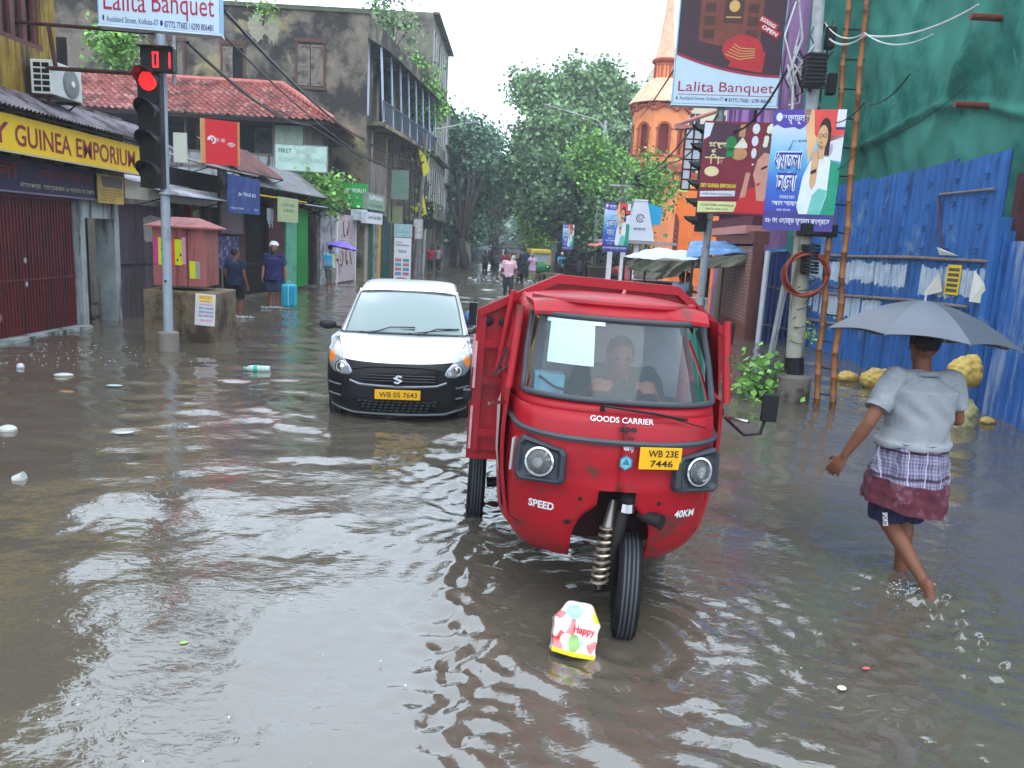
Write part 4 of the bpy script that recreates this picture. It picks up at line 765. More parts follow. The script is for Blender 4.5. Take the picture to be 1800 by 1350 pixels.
q = MB(); q.box(-.02, .05, -.06, .04, -.25, 2.15); q.build('post', M('white_edge_post', C(186, 190, 196), .6), o)
for z in (.35, 1.25): q = MB(); q.tube((.05, -.06, z+.1), (R0.L, -.06, z-.1), .02); q.build('rail', M('weathered_bamboo_grey', 0), o)
# --- netted building site
N1 = Wall((7.85, 18.7), (7.5, 3)); o = thing('netted_building', 'building under construction shrouded in sagging green safety netting', 'building', N1.M(0)); LN = N1.L
net = M('green_safety_net', C(62, 122, 108), .95, .2, 1.2, .5, stain=C(30, 92, 82), samt=.4, sscale=.5, bscale=90, spec=.1, stain2=C(70, 146, 128), s2amt=.12, s2scale=1.4)
def folds(x, z):
    x += 3.8
    d = .16*math.sin(x*1.1+z*.9)+.10*math.sin(x*2.3-z*1.5+1)+.06*math.sin(x*.8+z*4.1)
    for (cx_, cz_, k_) in ((13.1, 5.6, 1), (10.2, 6.6, .8), (15.2, 5.0, .7), (7.8, 5.2, .8), (12.4, 8.2, .7)):
        dx, dz = x-cx_, z-cz_; t_ = (dx*.55+dz*.83); n_ = (dx*.83-dz*.55); d -= k_*.42*math.exp(-(n_/.16)**2)*math.exp(-(t_/1.1)**2)
        d += k_*.25*math.exp(-((n_-.35)/.25)**2)*math.exp(-(t_/1.2)**2)
    seam = 4.35+.24*math.sin(x*.9+1)-.12*(x-13)*.5; d -= .26*math.exp(-((z-seam)/.06)**2); d += .2/(1+math.exp((z-seam)*12))
    return d
q = MB(); q.grid(lambda a, b_: (a*LN, folds(a*LN, 1.5+b_*10.5)*.45+.035*math.sin(a*LN*7+b_*25)*math.sin(b_*31)-.1, 1.5+b_*10.5), 300, 150); q.build('netting', net, o, smooth=True)
q = MB(); q.box(0, LN, .9, 8, -.3, 12); q.build('wall', M('raw_dark_wall', C(40, 36, 36), .9), o)
q = MB(); q.grid(lambda a, b_: (-.02+.1*math.sin(b_*20+a*4), -1.5+a*2.0, 1.5+b_*10.5), 16, 40); q.build('end_netting', net, o, smooth=True)
for px in ((1728, 30), (1700, 184)):
    a = N1.hit(*px, .35); q = MB(); q.tube((a[0], -.55, a[1]), (a[0]-.05, .8, a[1]), .055, None, 12, M('rusty_pipe', C(112, 56, 46), .8, .3, 8)); q.build('scaffold_pipe', None, o)
# --- bamboo ladder
def bamboo(mb, a, b_, r):
    a, b_ = Vector(a), Vector(b_); L_ = (b_-a).length; n = int(L_/.34); pts = []; rs = []
    for i in range(n+1):
        t_ = i/n
        for dt, k_ in ((-.012, 1), (0, 1.28), (.012, 1)):
            tt = min(max(t_+dt/L_*1.0, 0), 1); pts.append(a.lerp(b_, tt)+Vector((.012*math.sin(i*1.7), .012*math.cos(i*2.1), 0))); rs.append(r*k_*(1-.25*tt))
    mb.path(pts, rs, 10)
bam = M('bamboo', C(142, 92, 50), .55, .25, 5, .2, stain=C(84, 50, 36), samt=.4, sscale=3)
la = at(1435, 712, 10.75); lb = at(1494, -30, 10.9); lc = at(1462, 724, 10.55); ldd = at(1525, -30, 10.7)
for p_ in (la, lc): p_.z = -.25
o = thing('bamboo_ladder', 'tall narrow bamboo ladder standing upright in the water by the pole', 'ladder', Matrix.Translation((la.x, la.y, 0))); b0 = Vector((la.x, la.y, 0))
for a, b_ in ((la, lb), (lc, ldd)): q = MB(); bamboo(q, a-b0, b_-b0, .043); q.build('rail', bam, o, smooth=True)
for i in range(15): t_ = .07+i*.064; q = MB(); q.path([la.lerp(lb, t_)-b0-Vector((.04, .02, 0)), la.lerp(lb, t_)-b0, lc.lerp(ldd, t_+.004)-b0+Vector((.05, 0, -.02))], .012, 6); q.build('rung', M('maroon_rod', 0) if i == 4 else BLACK, o)
# --- concrete electric pole
pb = G(1390, 705); pt = at(1442, -30, 11.0); o = thing('concrete_pole', 'stained concrete electric pole with black band, cable coil and junction boxes', 'pole', Matrix.Translation((pb.x, pb.y, 0))); b0 = Vector((pb.x, pb.y, 0)); tp = pt-b0
cp = M('pale_concrete', C(150, 148, 136), .85, .2, 3, .4, stain=C(92, 86, 74), samt=.4, sscale=2, streak=True)
q = MB(); q.tube((0, 0, .3), tp*.52, .125, .11, 18); q.build('shaft', cp, o, smooth='auto'); q = MB(); q.tube(tp*.52, tp, .085, .075, 14); q.build('steel_tube', STEEL, o, smooth='auto')
q = MB(); q.lathe([(.25, -.3), (.24, .36), (.15, .4)], 18); q.build('footing', M('footing_concrete', C(110, 104, 96), .85, .2, 4, .4, stain=C(60, 52, 48), samt=.5, sscale=2), o, smooth='auto')
q = MB(); q.tube((0, 0, .4), tp*.1+Vector((0, 0, .08)), .135, .133, 18); q.build('black_band', BLACK, o, smooth='auto')
coil = at(1412, 482, 10.8)-b0; 
for k in range(5):
    q = MB(); q.path([coil+Vector(((.27+.012*k)*math.cos(a), -.12+.03*math.sin(a*3+k)+.01*k, (.27+.01*k)*math.sin(a)+.008*math.sin(5*a+k))) for a in np.linspace(0, 2*math.pi, 30)], .016, 6); q.build('cable_coil', M('orange_duct', C(128, 58, 40), .6, .25) if k != 2 else M('red_duct', C(120, 40, 40), .5), o, smooth=True)
q = MB(); c_ = at(1425, 455, 10.75)-b0
for i in range(9): q.lathe([(.05, 0), (.125, .0), (.125, .03), (.05, .035)], 14, c_+Vector((-.01*i*.3, 0, -.2+i*.045)))
q.build('cable_reel', BLACK, o)
q = MB(); c_ = at(1440, 400, 10.75)-b0; q.box(c_.x-.25, c_.x+.25, -.2, .1, c_.z-.12, c_.z+.05); q.build('junction_box', BLACK, o, bevel=.02)
c_ = at(1423, 128, 10.9)-b0; q = MB(); q.box(c_.x-.13, c_.x+.12, -.28, -.08, c_.z-.22, c_.z+.2)
for i in range(8): q.box(c_.x-.14, c_.x+.13, -.29, -.07, c_.z-.19+i*.05, c_.z-.165+i*.05)
q.build('splice_box', BLACK, o, bevel=.015)
for px in ((1450, 70), (1452, 150)): c_ = at(*px, 11.1)-b0; q = MB(); q.box(c_.x-.06, c_.x+.06, -.05, .08, c_.z-.16, c_.z+.12); q.build('splice_box', BLACK, o, bevel=.02)
rr_ = random.Random(2)
for k in range(18):
    y0_, y1_ = rr_.uniform(-20, 120), rr_.uniform(130, 200); p0 = at(1440+rr_.uniform(-60, 25), y0_, 11)-b0; p1 = at(1425+rr_.uniform(-40, 20), y1_, 10.95)-b0; q = MB(); q.path([p0, p0.lerp(p1, .35)+Vector((rr_.uniform(-.2, .1), -.05, -.1)), p0.lerp(p1, .7)+Vector((rr_.uniform(-.15, .1), -.05, -.15)), p1], rr_.choice([.008, .012, .016]), 5); q.build('cable', M('white_cable', C(190, 190, 186), .5) if k % 4 == 0 else (STEEL if k % 4 == 1 else WIRE), o)
for k in range(9):
    z_ = .9+k*.22; q = MB(); q.path([(.14*math.cos(a), .14*math.sin(a), z_+.05*math.sin(a+k)) for a in np.linspace(0, 6.3, 12)]+[(rr_.uniform(-.35, .35), -.1, z_-.15)], .006, 4); q.build('loose_wire', WIRE, o)
q = MB(); q.tube(at(1378, 500, 10.95)-b0, at(1350, 640, 11.3)-b0, .03); q.tube(at(1384, 500, 10.95)-b0, at(1356, 640, 11.3)-b0, .015); q.build('strut', STEEL, o)
leaves('moss', [((.1, -.06, 1.05), (.05, .06, .16))], 90, .04, leafm['light'], o, seed=40)
for k in range(4):
    a = N1.M(0) @ Vector((0, 0, 0)); cable('looping wire from the concrete pole across the green netting, number %s from the top' % ('one', 'two', 'three', 'four')[k] if 0 else ('white wire drooping from the concrete pole over the green netting', 'pale wire running up to the right across the green netting', 'black wire behind the bamboo ladder rungs', 'thin dark wire crossing the netting above the fence')[k], [at(1450, (60, 40, 210, 300)[k], 11), at(1520, (62, 58, 180, 250)[k], 10), at((1720, 1640, 1600, 1700)[k], (8, 60, 130, 150)[k], 8.6)], (.012, .008, .008, .005)[k], sag=.12, mat=M('white_cable', 0) if k < 2 else WIRE)
# --- political banner on the concrete pole
def pboard(name, label, cat, Wl, TL, BR, off, th, mat, group=None, yaw=0): 
    x0, x1, z0, z1 = Wl.rect(*TL, *BR, off=off); o = thing(name, label, cat, Wl.M(x0, off), group); w, h = x1-x0, z1-z0
    q = MB(); q.box(0, w, 0, th, z0, z1); q.build('panel', mat, o); return o, w, h, z0
def shp(q, w, h, z0, pts, m, y): q.poly([(w*a, y, z0+h*b_) for a, b_ in pts], m)
def ellp(cx_, cy_, rx, ry, n=18, rot=0): return [(cx_+rx*math.cos(2*math.pi*i/n)*math.cos(rot)-ry*math.sin(2*math.pi*i/n)*math.sin(rot), cy_+rx*math.cos(2*math.pi*i/n)*math.sin(rot)+ry*math.sin(2*math.pi*i/n)*math.cos(rot)) for i in range(n)]
skin_p = M('print_skin', C(206, 164, 120), .5, .08, 6); pw = M('print_white', C(214, 218, 228), .5, .04); pdk = M('print_navy', C(44, 40, 110), .5); phair = M('print_hair', C(52, 38, 40), .6)
def gradmat(name, stops, axis=0, w=1., noise=.12):      # printed colour blend across a banner
    m = bpy.data.materials.new(name); _mats[name] = m; m.use_nodes = True; t = m.node_tree; b = t.nodes['Principled BSDF']; b.inputs['Roughness'].default_value = .45
    tc = t.nodes.new('ShaderNodeTexCoord'); sp = t.nodes.new('ShaderNodeSeparateXYZ'); t.links.new(tc.outputs['Object'], sp.inputs[0]); n = t.nodes.new('ShaderNodeTexNoise'); n.inputs['Scale'].default_value = 3; t.links.new(tc.outputs['Object'], n.inputs[0])
    ma = t.nodes.new('ShaderNodeMath'); ma.operation = 'MULTIPLY_ADD'; ma.inputs[1].default_value = 1/w[1]; ma.inputs[2].default_value = -w[0]/w[1]; t.links.new(sp.outputs[axis], ma.inputs[0])
    m2 = t.nodes.new('ShaderNodeMath'); m2.operation = 'MULTIPLY_ADD'; m2.inputs[1].default_value = noise*2; t.links.new(n.outputs[0], m2.inputs[0]); t.links.new(ma.outputs[0], m2.inputs[2])
    m3 = t.nodes.new('ShaderNodeMath'); m3.operation = 'SUBTRACT'; m3.inputs[1].default_value = noise; t.links.new(m2.outputs[0], m3.inputs[0])
    cr = t.nodes.new('ShaderNodeValToRGB'); e = cr.color_ramp.elements
    while len(e) < len(stops): e.new(.5)
    for k, (p_, c_) in enumerate(stops): e[k].position = p_; e[k].color = (*c_, 1)
    t.links.new(m3.outputs[0], cr.inputs[0]); t.links.new(cr.outputs[0], b.inputs['Base Color']); return m
def rally_banner(label, Wl, TL, BR, off=0, small=False, suffix=''):
    x0, x1, z0, z1 = Wl.rect(*TL, *BR, off=off); h = z1-z0
    gm = gradmat('banner_blend'+suffix, [(0, C(60, 50, 140)), (.14, C(44, 40, 120)), (.16, C(36, 50, 160)), (.4, C(30, 96, 190)), (.62, C(90, 176, 214)), (.85, C(190, 206, 230))], 2, (z0, h), .04)
    o, w, h, z0 = pboard('rally_banner', label, 'banner', Wl, TL, BR, off, .02, gm, 'rally banners along the right side'); q = MB(); Y1, Y2, Y3, Y4, Y5 = -.003, -.006, -.009, -.012, -.015
    shp(q, w, h, z0, [(.62, .14), (1, .14), (1, .56), (.8, .6), (.66, .45)], M('print_green', C(32, 150, 116), .5, .2, 4), Y1); shp(q, w, h, z0, [(.42, 1), (.62, 1), (.66, .8), (.55, .55), (.5, .75)], M('print_peach', C(226, 176, 130), .5, .1), Y1)
    shp(q, w, h, z0, [(.56, 1), (1, 1), (1, .78), (.72, .72), (.6, .8)], M('print_saffron', C(214, 74, 70), .5, .2, 3), Y2); shp(q, w, h, z0, [(.78, .78), (1, .8), (1, .58), (.78, .6)], pw, Y2)
    shp(q, w, h, z0, [(.88, .86), (1, .86), (1, 1), (.88, 1)], pw, Y3); shp(q, w, h, z0, [(.88, .84), (1, .84), (1, .86), (.88, .86)], pdk, Y3)
    shp(q, w, h, z0, [(0, 1), (.52, 1), (.5, .9), (.44, .86), (.38, .84), (.3, .86), (.16, .85), (.06, .88), (0, .86)], M('print_violet', C(82, 62, 160), .5), Y1)
    shp(q, w, h, z0, ellp(.08, .94, .045, .035), pw, Y2); q.text('তৃণমূল', w*.2, z0+h*.88, h*.08, w*.24, Y2, pw, .02); q.text('ডাক', w*.13, z0+h*.93, h*.03, w*.06, Y2, pw); q.text('পত্র', w*.46, z0+h*.93, h*.03, w*.05, Y2, pw)
    # figure in a pale sari with glasses
    shp(q, w, h, z0, [(.46, .2), (.5, .45), (.58, .58), (.68, .62), (.8, .64), (.86, .58), (.86, .3), (.8, .14), (.5, .14)], M('print_sari', C(216, 224, 232), .5, .1, 5), Y3)
    shp(q, w, h, z0, [(.62, .14), (.66, .3), (.74, .36), (.86, .34), (.8, .14)], M('print_sari_green', C(110, 190, 180), .5, .2, 5), Y4); 
    shp(q, w, h, z0, ellp(.735, .82, .085, .115), phair, Y3); shp(q, w, h, z0, [(.74, .62), (.83, .62), (.82, .86), (.74, .8)], phair, Y3); shp(q, w, h, z0, ellp(.715, .775, .072, .10), skin_p, Y4); shp(q, w, h, z0, [(.66, .72), (.76, .7), (.76, .6), (.68, .6)], skin_p, Y4)
    shp(q, w, h, z0, [(.6, .66), (.67, .68), (.7, .6), (.69, .4), (.64, .34), (.6, .4), (.6, .58)], skin_p, Y4); shp(q, w, h, z0, [(.605, .5), (.68, .52), (.68, .49), (.605, .47)], phair, Y5)
    for cx_ in (.685, .745): 
        pts = ellp(cx_, .79, .026, .014, 10); 
        for a, b_ in zip(pts, pts[1:]+pts[:1]): stroke(q, [(w*a[0], z0+h*a[1]), (w*b_[0], z0+h*b_[1])], .008*w/1.1, Y5, phair)
    shp(q, w, h, z0, [(.68, .735), (.72, .74), (.72, .73), (.69, .727)], M('print_lip', C(150, 80, 70), .5), Y5); shp(q, w, h, z0, ellp(.85, .68, .02, .05, 10), M('print_lilac', C(170, 160, 190), .5), Y3)
    # headline
    for tx, fx, fz, fh, fw in (('ধমতলা', .08, .505, .16, .38), ('চেলা', .14, .335, .16, .27)):
        for dx, dz in ((-.010, 0), (.010, 0), (0, .008), (0, -.008)): q.text(tx, w*(fx+dx), z0+h*(fz+dz), h*fh, w*fw, -.0163-.0001*dx*100-.00007*dz*100, pw, .024)
        q.text(tx, w*fx, z0+h*fz, h*fh, w*fw, -.0185, M('print_deep_blue', C(36, 44, 150), .5), .006)
    shp(q, w, h, z0, [(.25, .66), (.28, .68), (.32, .76), (.27, .69)], pdk, -.0186); q.text('২১ জুলাই', w*.3, z0+h*.73, h*.03, w*.2, Y2, pdk)
    q.text('আজকের বারতা', w*.2, z0+h*.265, h*.028, w*.22, Y2, pw); q.text('সকাল সমাবেশ', w*.1, z0+h*.205, h*.045, w*.38, Y2, pw, .02); q.text('জয় বাংলা', w*.18, z0+h*.155, h*.025, w*.2, Y2, pw)
    q.text('৩৮ নং ওয়ার্ড তৃণমূল কংগ্রেস', w*.03, z0+h*.045, h*.06, w*.92, Y2, pw, .015); q.build('print', None, o); return o
WB = Wall((3.0, 11.05), (5, 10.35)); rally_banner('large blue and saffron rally banner tied to the concrete pole', WB, (1362, 193), (1462, 408), .0, suffix='_large')
rally_banner('smaller blue and saffron rally banner over the far stalls', Wall((3, 31), (7, 31)), (1064, 356), (1103, 444), 0, suffix='_small')
rally_banner('tiny distant blue and saffron banner under the trees', Wall((1, 44), (6, 44)), (990, 394), (1007, 440), 0, suffix='_tiny')
# banner of the cloth shop between sign pole and concrete pole
o, w, h, z0 = pboard('shop_hoarding', 'maroon wedding hoarding with a bride portrait beside the rally banner', 'hoarding', Wall((3.2, 15.1), (6.0, 14.7)), (1240, 212), (1352, 380), 0, .04, M('hoarding_maroon', C(126, 34, 52), .5, .25, 1.6))
q = MB(); pm = {k_: M('hoard_'+k_, c_, .5, .12, 5) for k_, c_ in dict(plum=C(74, 44, 60), green=C(36, 130, 70), cream=C(226, 206, 160), tan=C(196, 140, 96), red=C(206, 44, 52), face=C(206, 148, 130), brown=C(96, 66, 64), ivory=C(228, 226, 206), lime=C(216, 224, 160), yellow=C(222, 196, 60)).items()}
shp(q, w, h, z0, [(.02, .6), (.1, .98), (.62, .98), (.5, .7), (.3, .62)], pm['plum'], -.002)
shp(q, w, h, z0, [(.4, .02), (1, .02), (1, .3), (.7, .3)], pm['red'], -.002); shp(q, w, h, z0, [(.0, .98), (.12, .98), (.08, .84), (0, .8)], pw, -.003)
shp(q, w, h, z0, ellp(.38, .76, .075, .085), pm['green'], -.005); shp(q, w, h, z0, [(.32, .62), (.44, .62), (.42, .72), (.34, .72)], pm['green'], -.005); shp(q, w, h, z0, ellp(.5, .66, .11, .07), pm['tan'], -.004); shp(q, w, h, z0, [(.42, .72), (.46, .76), (.53, .84), (.6, .76), (.6, .72)], pm['ivory'], -.006); shp(q, w, h, z0, [(.47, .84), (.56, .84), (.56, .97), (.49, .97)], pm['tan'], -.005)
q.text('শুভ', w*.08, z0+h*.66, h*.12, w*.24, -.006, pm['cream'], .03); q.text('বিবাহ', w*.04, z0+h*.53, h*.12, w*.27, -.006, pm['cream'], .03); shp(q, w, h, z0, ellp(.15, .46, .1, .055), pm['cream'], -.005)
for cz_, rx in ((.93, .05), (.8, .045), (.67, .036), (.55, .014)): shp(q, w, h, z0, ellp(.7, cz_, rx, .055 if rx > .02 else .012), pw, -.005)
shp(q, w, h, z0, [(.78, .3), (.72, .5), (.76, .72), (.84, .9), (1, .98), (1, .3)], pm['brown'], -.003); shp(q, w, h, z0, [(.8, .16), (.76, .34), (.72, .44), (.76, .6), (.84, .68), (.96, .66), (1, .5), (.98, .3), (.9, .16)], pm['face'], -.006)
shp(q, w, h, z0, ellp(.86, .52, .05, .014, 10, .4), phair, -.008); shp(q, w, h, z0, ellp(.8, .34, .03, .014, 10, .3), pm['red'], -.008); shp(q, w, h, z0, [(.56, .16), (.6, .34), (.62, .46), (.68, .46), (.66, .3), (.64, .16)], pm['face'], -.006); shp(q, w, h, z0, [(.5, .02), (.56, .18), (.76, .22), (.8, .02)], pm['red'], -.007)
for k in range(12): shp(q, w, h, z0, ellp(.9+.06*math.sin(k*2.3), .86+.1*math.cos(k*1.7), .035, .03, 8), pm['ivory'], -.009-.0003*k)
q.text('DEY GUINEA EMPORIUM', w*.02, z0+h*.285, h*.045, w*.48, -.006, pm['yellow'], .04)
shp(q, w, h, z0, [(.02, .18), (.5, .2), (.5, .26), (.02, .24)], pw, -.005); q.text('LARGEST BASKET AND JEWELLERY', w*.04, z0+h*.2, h*.025, w*.43, -.007, pm['brown'], .02)
shp(q, w, h, z0, [(0, .01), (.53, .03), (.53, .14), (0, .13)], pm['lime'], -.005); q.text('118, RAFI AHMED KIDWAI ROAD', w*.04, z0+h*.08, h*.025, w*.46, -.007, pm['brown'], .02); q.text('9674 550 210', w*.12, z0+h*.04, h*.022, w*.3, -.007, pm['brown'], .02); q.build('print', None, o)
# tall sign pole with box sign and a traffic light seen edge on
def boxsign(label, Wl, x0, x1, z0, z1, th, picture=True, group='box signs on poles', txh=None):
    o = thing('box_sign', label, 'sign', Wl.M(0), group); q = MB(); skyb = M('sign_edge_blue', C(120, 172, 204), .4, .06); q.box(x0, x1, 0, th, z0, z1); q.build('casing', skyb, o); w, h = x1-x0, z1-z0
    face = M('sign_face_ice', C(186, 206, 222), .35, .04)
    q = MB(); X = lambda a: x0+w*a; Z = lambda b_: z0+h*b_
    q.box(X(.01), X(.99), -.012, -.002, Z(.005), Z(.995), face); 
    if picture:
        n = 14; curve = [(X(.01+.98*i/n), Z(.235+.16*((1-i/n)**2))) for i in range(n+1)]
        q.poly([(X(.99), -.014, Z(.99)), (X(.01), -.014, Z(.99))]+[(a, -.014, b_) for a, b_ in curve], M('sign_dark_plum', C(54, 22, 38), .35, .2, 2))
        stroke(q, curve, h*.018, -.018, M('sign_crimson', C(160, 24, 60), .4)); br = M('sign_door_brown', C(110, 52, 36), .4, .3, 5); gd = M('sign_gold', C(196, 160, 90), .4, .1)
        q.poly([(X(.2), -.0165, Z(.5)), (X(.42), -.0165, Z(.46)), (X(.78), -.0165, Z(.5)), (X(.78), -.0165, Z(.92)), (X(.2), -.0165, Z(.92))], br)
        for i in range(4):
            for fx in (.24, .64): q.box(X(fx), X(fx+.1), -.02, -.017, Z(.52+i*.1), Z(.59+i*.1), M('sign_door_dark', C(70, 34, 26), .4, .2))
        q.box(X(.42), X(.6), -.02, -.017, Z(.64), Z(.86), M('sign_door_dark', 0)); q.poly([(X(a), -.022, Z(b_)) for a, b_ in ellp(.51, .77, .05, .045)], gd); q.box(X(.44), X(.58), -.022, -.021, Z(.68), Z(.69), gd)
        red = M('sign_turban_red', C(176, 30, 36), .4, .2, 6); q.poly([(X(a), -.022, Z(b_)) for a, b_ in ellp(.62, .44, .19, .11)], red); q.poly([(X(.5), -.021, Z(.3)), (X(.6), -.021, Z(.5)), (X(.84), -.021, Z(.42)), (X(.82), -.021, Z(.26))], red)
        for k in range(5): stroke(q, [(X(.46+k*.02), Z(.4+k*.02)), (X(.6), Z(.36+k*.022)), (X(.74), Z(.38+k*.016))], h*.006, -.025, gd)
        for k, (tx, fx, fz) in enumerate((('BOOKINGS', .74, .66), ('OPEN', .76, .6))):
            T_ = Matrix.Translation((X(fx), -.026, Z(fz))) @ Matrix.Rotation(math.radians(28), 4, 'Y'); q.box(0, w*.19, -.002, .001, 0, h*.055, red, T_); q.text(tx, w*.01, h*.012, h*.03, w*.16, -.004, wl, .02, T_)
    else:
        q.box(X(.01), X(.99), -.016, -.0125, Z(.62), Z(.992), M('sign_dark_plum', C(54, 22, 38), .35, .2, 2))
    t0 = (.10, .08) if picture else (.2, .16); ft = M('sign_crimson', C(160, 24, 60), .4)
    q.text('Lalita', X(.05), Z(t0[0]), h*(t0[1] if picture else .3), w*.34, -.016, ft, .0); q.text('Banquet', X(.44), Z(t0[0]-(.02 if picture else .07)), h*((t0[1]+.02) if picture else .38), w*.51, -.016, ft, .0)
    k_ = .03 if picture else .09; q.box(X(.05), X(.97), -.0155, -.013, Z(t0[0]-.025 if picture else .12), Z((t0[0]-.021) if picture else .124), ft) if picture else None
    q.text('Auckland Street, Kolkata-07', X(.07), Z(.03), h*k_, w*.42, -.016, M('print_navy', 0)); q.text('87772 77682 / 6290 806481', X(.54), Z(.025), h*k_, w*.4, -.016, M('print_navy', 0), .01)
    q.poly([(X(a), -.016, Z(b_)) for a, b_ in ellp(.045, .045 if picture else .09, .008, .013 if picture else .04)], M('print_navy', 0)); q.poly([(X(a), -.016, Z(b_)) for a, b_ in ellp(.515, .042 if picture else .08, .012, .013 if picture else .04)], M('print_navy', 0)); q.build('print', None, o)
    q = MB()
    for k in range(5): q.box(x0-.004, x0-.001, .01, th-.01, z0+h*(.08+k*.2), z0+h*(.14+k*.2))
    q.box(x0-.01, x1+.01, -.02, th+.01, z0-.03, z0-.002); q.build('edge_trim', M('edge_white', C(200, 214, 226), .4), o); return o
WS = Wall((2.6, 16.15), (5.2, 15.85)); x0, x1, z0, z1 = WS.rect(1193, 4, 1366, 186); 
boxsign('large double box sign with dark plum wedding picture on the right pole', WS, x0+.03, x1, z0-.02, z0+2.35, .24)
sp_ = at(1228, 556, 16.15); o = thing('sign_pole', 'plain steel pole carrying the large box sign on the right', 'pole', Matrix.Translation((sp_.x, 16.2, 0))); tpx = at(1268, 186, 16.2); q = MB(); q.tube((0, 0, -.3), (tpx.x-sp_.x, 0, tpx.z+.1), .085, .075, 16); q.build('pole', STEEL, o, smooth='auto')
q = MB(); q.lathe([(.09, 0), (.11, 0), (.11, .05), (.09, .05)], 14, at(1243, 385, 16.2)-Vector((sp_.x, 16.2, 0))); q.build('clamp', STEEL, o)
def traffic_head(o, z0, n=3, lit=True, w=.3, hh=.36, T=None, k_=1):
    T = T or Matrix(); q = MB(); q.box(-w/2, w/2, 0, .2, z0, z0+n*hh, None, T); q.build('signal_housing', M('signal_black', C(24, 24, 27), .5, .1), o, bevel=.015)
    for k in range(n):
        zc = z0+(n-k-.5)*hh; q = MB(); TT = T @ Matrix.Translation((0, 0, zc)) @ Matrix.Rotation(math.pi/2, 4, 'X')
        q.lathe([(.005, .012), (.07*k_, .01), (.115*k_, -.002), (.118*k_, -.02)], 20, (0, 0, 0), None, TT); q.build('signal_lens', (M('red_lens_lit', (.9, .01, .012), .3, emit=2.2) if (lit and k == 0) else M('dark_lens', C(44, 42, 44), .2)), o)
        q = MB(); n_ = 16; vs = []
        for j in range(n_+1):
            a = math.radians(-20+220*j/n_)
            dp_ = -.05-.20*max(0, math.sin((a+.1)*.95))**.6
            for rr2, yy in ((.13, 0), (.125, dp_), (.118, dp_), (.122, 0)): vs.append(T @ Vector((rr2*k_*math.cos(a), yy, zc+rr2*k_*math.sin(a))))
        q.add(vs, [(j*4+i, j*4+(i+1) % 4, j*4+4+(i+1) % 4, j*4+4+i) for j in range(n_) for i in range(4)]); q.build('visor', M('signal_black', 0), o, smooth='auto')
o = thing('traffic_light', 'black traffic light seen from its side on the right sign pole', 'traffic light', Matrix.Translation((at(1226, 400, 16.1).x, 16.1, 0)))
traffic_head(o, 2.45, 6, False, .2, .36, Matrix.Rotation(math.radians(-90), 4, 'Z') @ Matrix.Translation((0, -.05, 0)))
# --- left pole: box sign, countdown, traffic light
PL = Wall((-8.2, 12.2), (-4.0, 12.75)); tb = G(297, 615); o = thing('traffic_light', 'traffic light with red lamp lit and red countdown on the left grey pole', 'traffic light', Matrix.Translation((tb.x, tb.y, 0))); b0 = Vector((tb.x, tb.y, 0))
tt = at(285, 62, 12.5); q = MB(); q.tube((0, 0, .2), (tt.x-tb.x, .0, tt.z), .075, .065, 18); q.build('pole', M('pole_blue_grey', C(150, 160, 172), .45, .12, 3, stain=C(100, 104, 110), samt=.3), o, smooth='auto')
q = MB(); q.lathe([(.165, -.3), (.165, .29), (.1, .31)], 20); q.build('footing', M('smooth_footing', C(124, 118, 112), .7, .1), o, smooth='auto')
q = MB(); q.tube(at(306, 62, 12.6)-b0, at(306, 150, 12.6)-b0, .03); q.build('conduit', STEEL, o)
q = MB(); q.ell(at(291, 494, 12.37)-b0, (.02, .01, .02)); q.build('bolt_hole', BLACK, o)
q = MB(); q.lathe([(.078, 0), (.1, 0), (.1, .03), (.078, .03)], 14, at(291, 342, 12.45)-b0); q.build('clamp', STEEL, o)
hd = Matrix.Translation(at(267, 335, 12.35)-b0) @ Matrix.Rotation(math.radians(-30), 4, 'Z'); hz = 2.05-.02
c_ = at(266, 330, 12.3)-b0; TT = Matrix.Translation((c_.x, c_.y, 0)) @ Matrix.Rotation(math.radians(-4), 4, 'Z'); traffic_head(o, c_.z, 4, True, .36, .455, TT, 1.35)
c_ = at(275, 105, 12.2)-b0; TT = Matrix.Translation((c_.x, c_.y, c_.z)) @ Matrix.Rotation(math.radians(0), 4, 'Z'); q = MB(); q.box(-.25, .25, 0, .12, -.17, .18, None, TT); tm_ = q.build('countdown_box', M('signal_black', 0), o, bevel=.01)
q = MB(); sg = M('led_red', (1, .02, .03), .4, emit=1.6)
def digit(q, x, segs, w=.09, h=.22, t=.022):
    S_ = {'a': (x, x+w, h/2-t, h/2), 'd': (x, x+w, -h/2, -h/2+t), 'f': (x, x+t, 0, h/2), 'e': (x, x+t, -h/2, 0), 'b': (x+w-t, x+w, 0, h/2), 'c': (x+w-t, x+w, -h/2, 0)}
    for s_ in segs: a = S_[s_]; q.box(a[0], a[1], -.008, -.002, a[2], a[3], None, TT)
digit(q, -.06, 'abcdef'); digit(q, .12, 'bc'); q.build('countdown_digits', sg, tm_)
q = MB(); q.box(-.27, .27, -.12, 0, .175, .185, None, TT); q.build('countdown_hood', M('signal_black', 0), tm_)
x0, x1, z0, z1 = PL.rect(171, 0, 388, 58); boxsign('half visible ice blue box sign on top of the left traffic light pole', PL, x0, x1, z1-.62 if 0 else PL.hit(388, 60)[1], PL.hit(388, 60)[1]+1.05, .2, False)
q = MB(); q.box(.02, .22, -.05, .0, -.2, .25); pl_ = q.build('notice_plate', M('cream_plate', C(188, 190, 176), .6, .08), o, Matrix.Translation(at(305, 262, 12.6)-b0+b0))
pl_.parent = None; tag(pl_, 'small cream plate fixed to the left traffic light pole', 'plate')
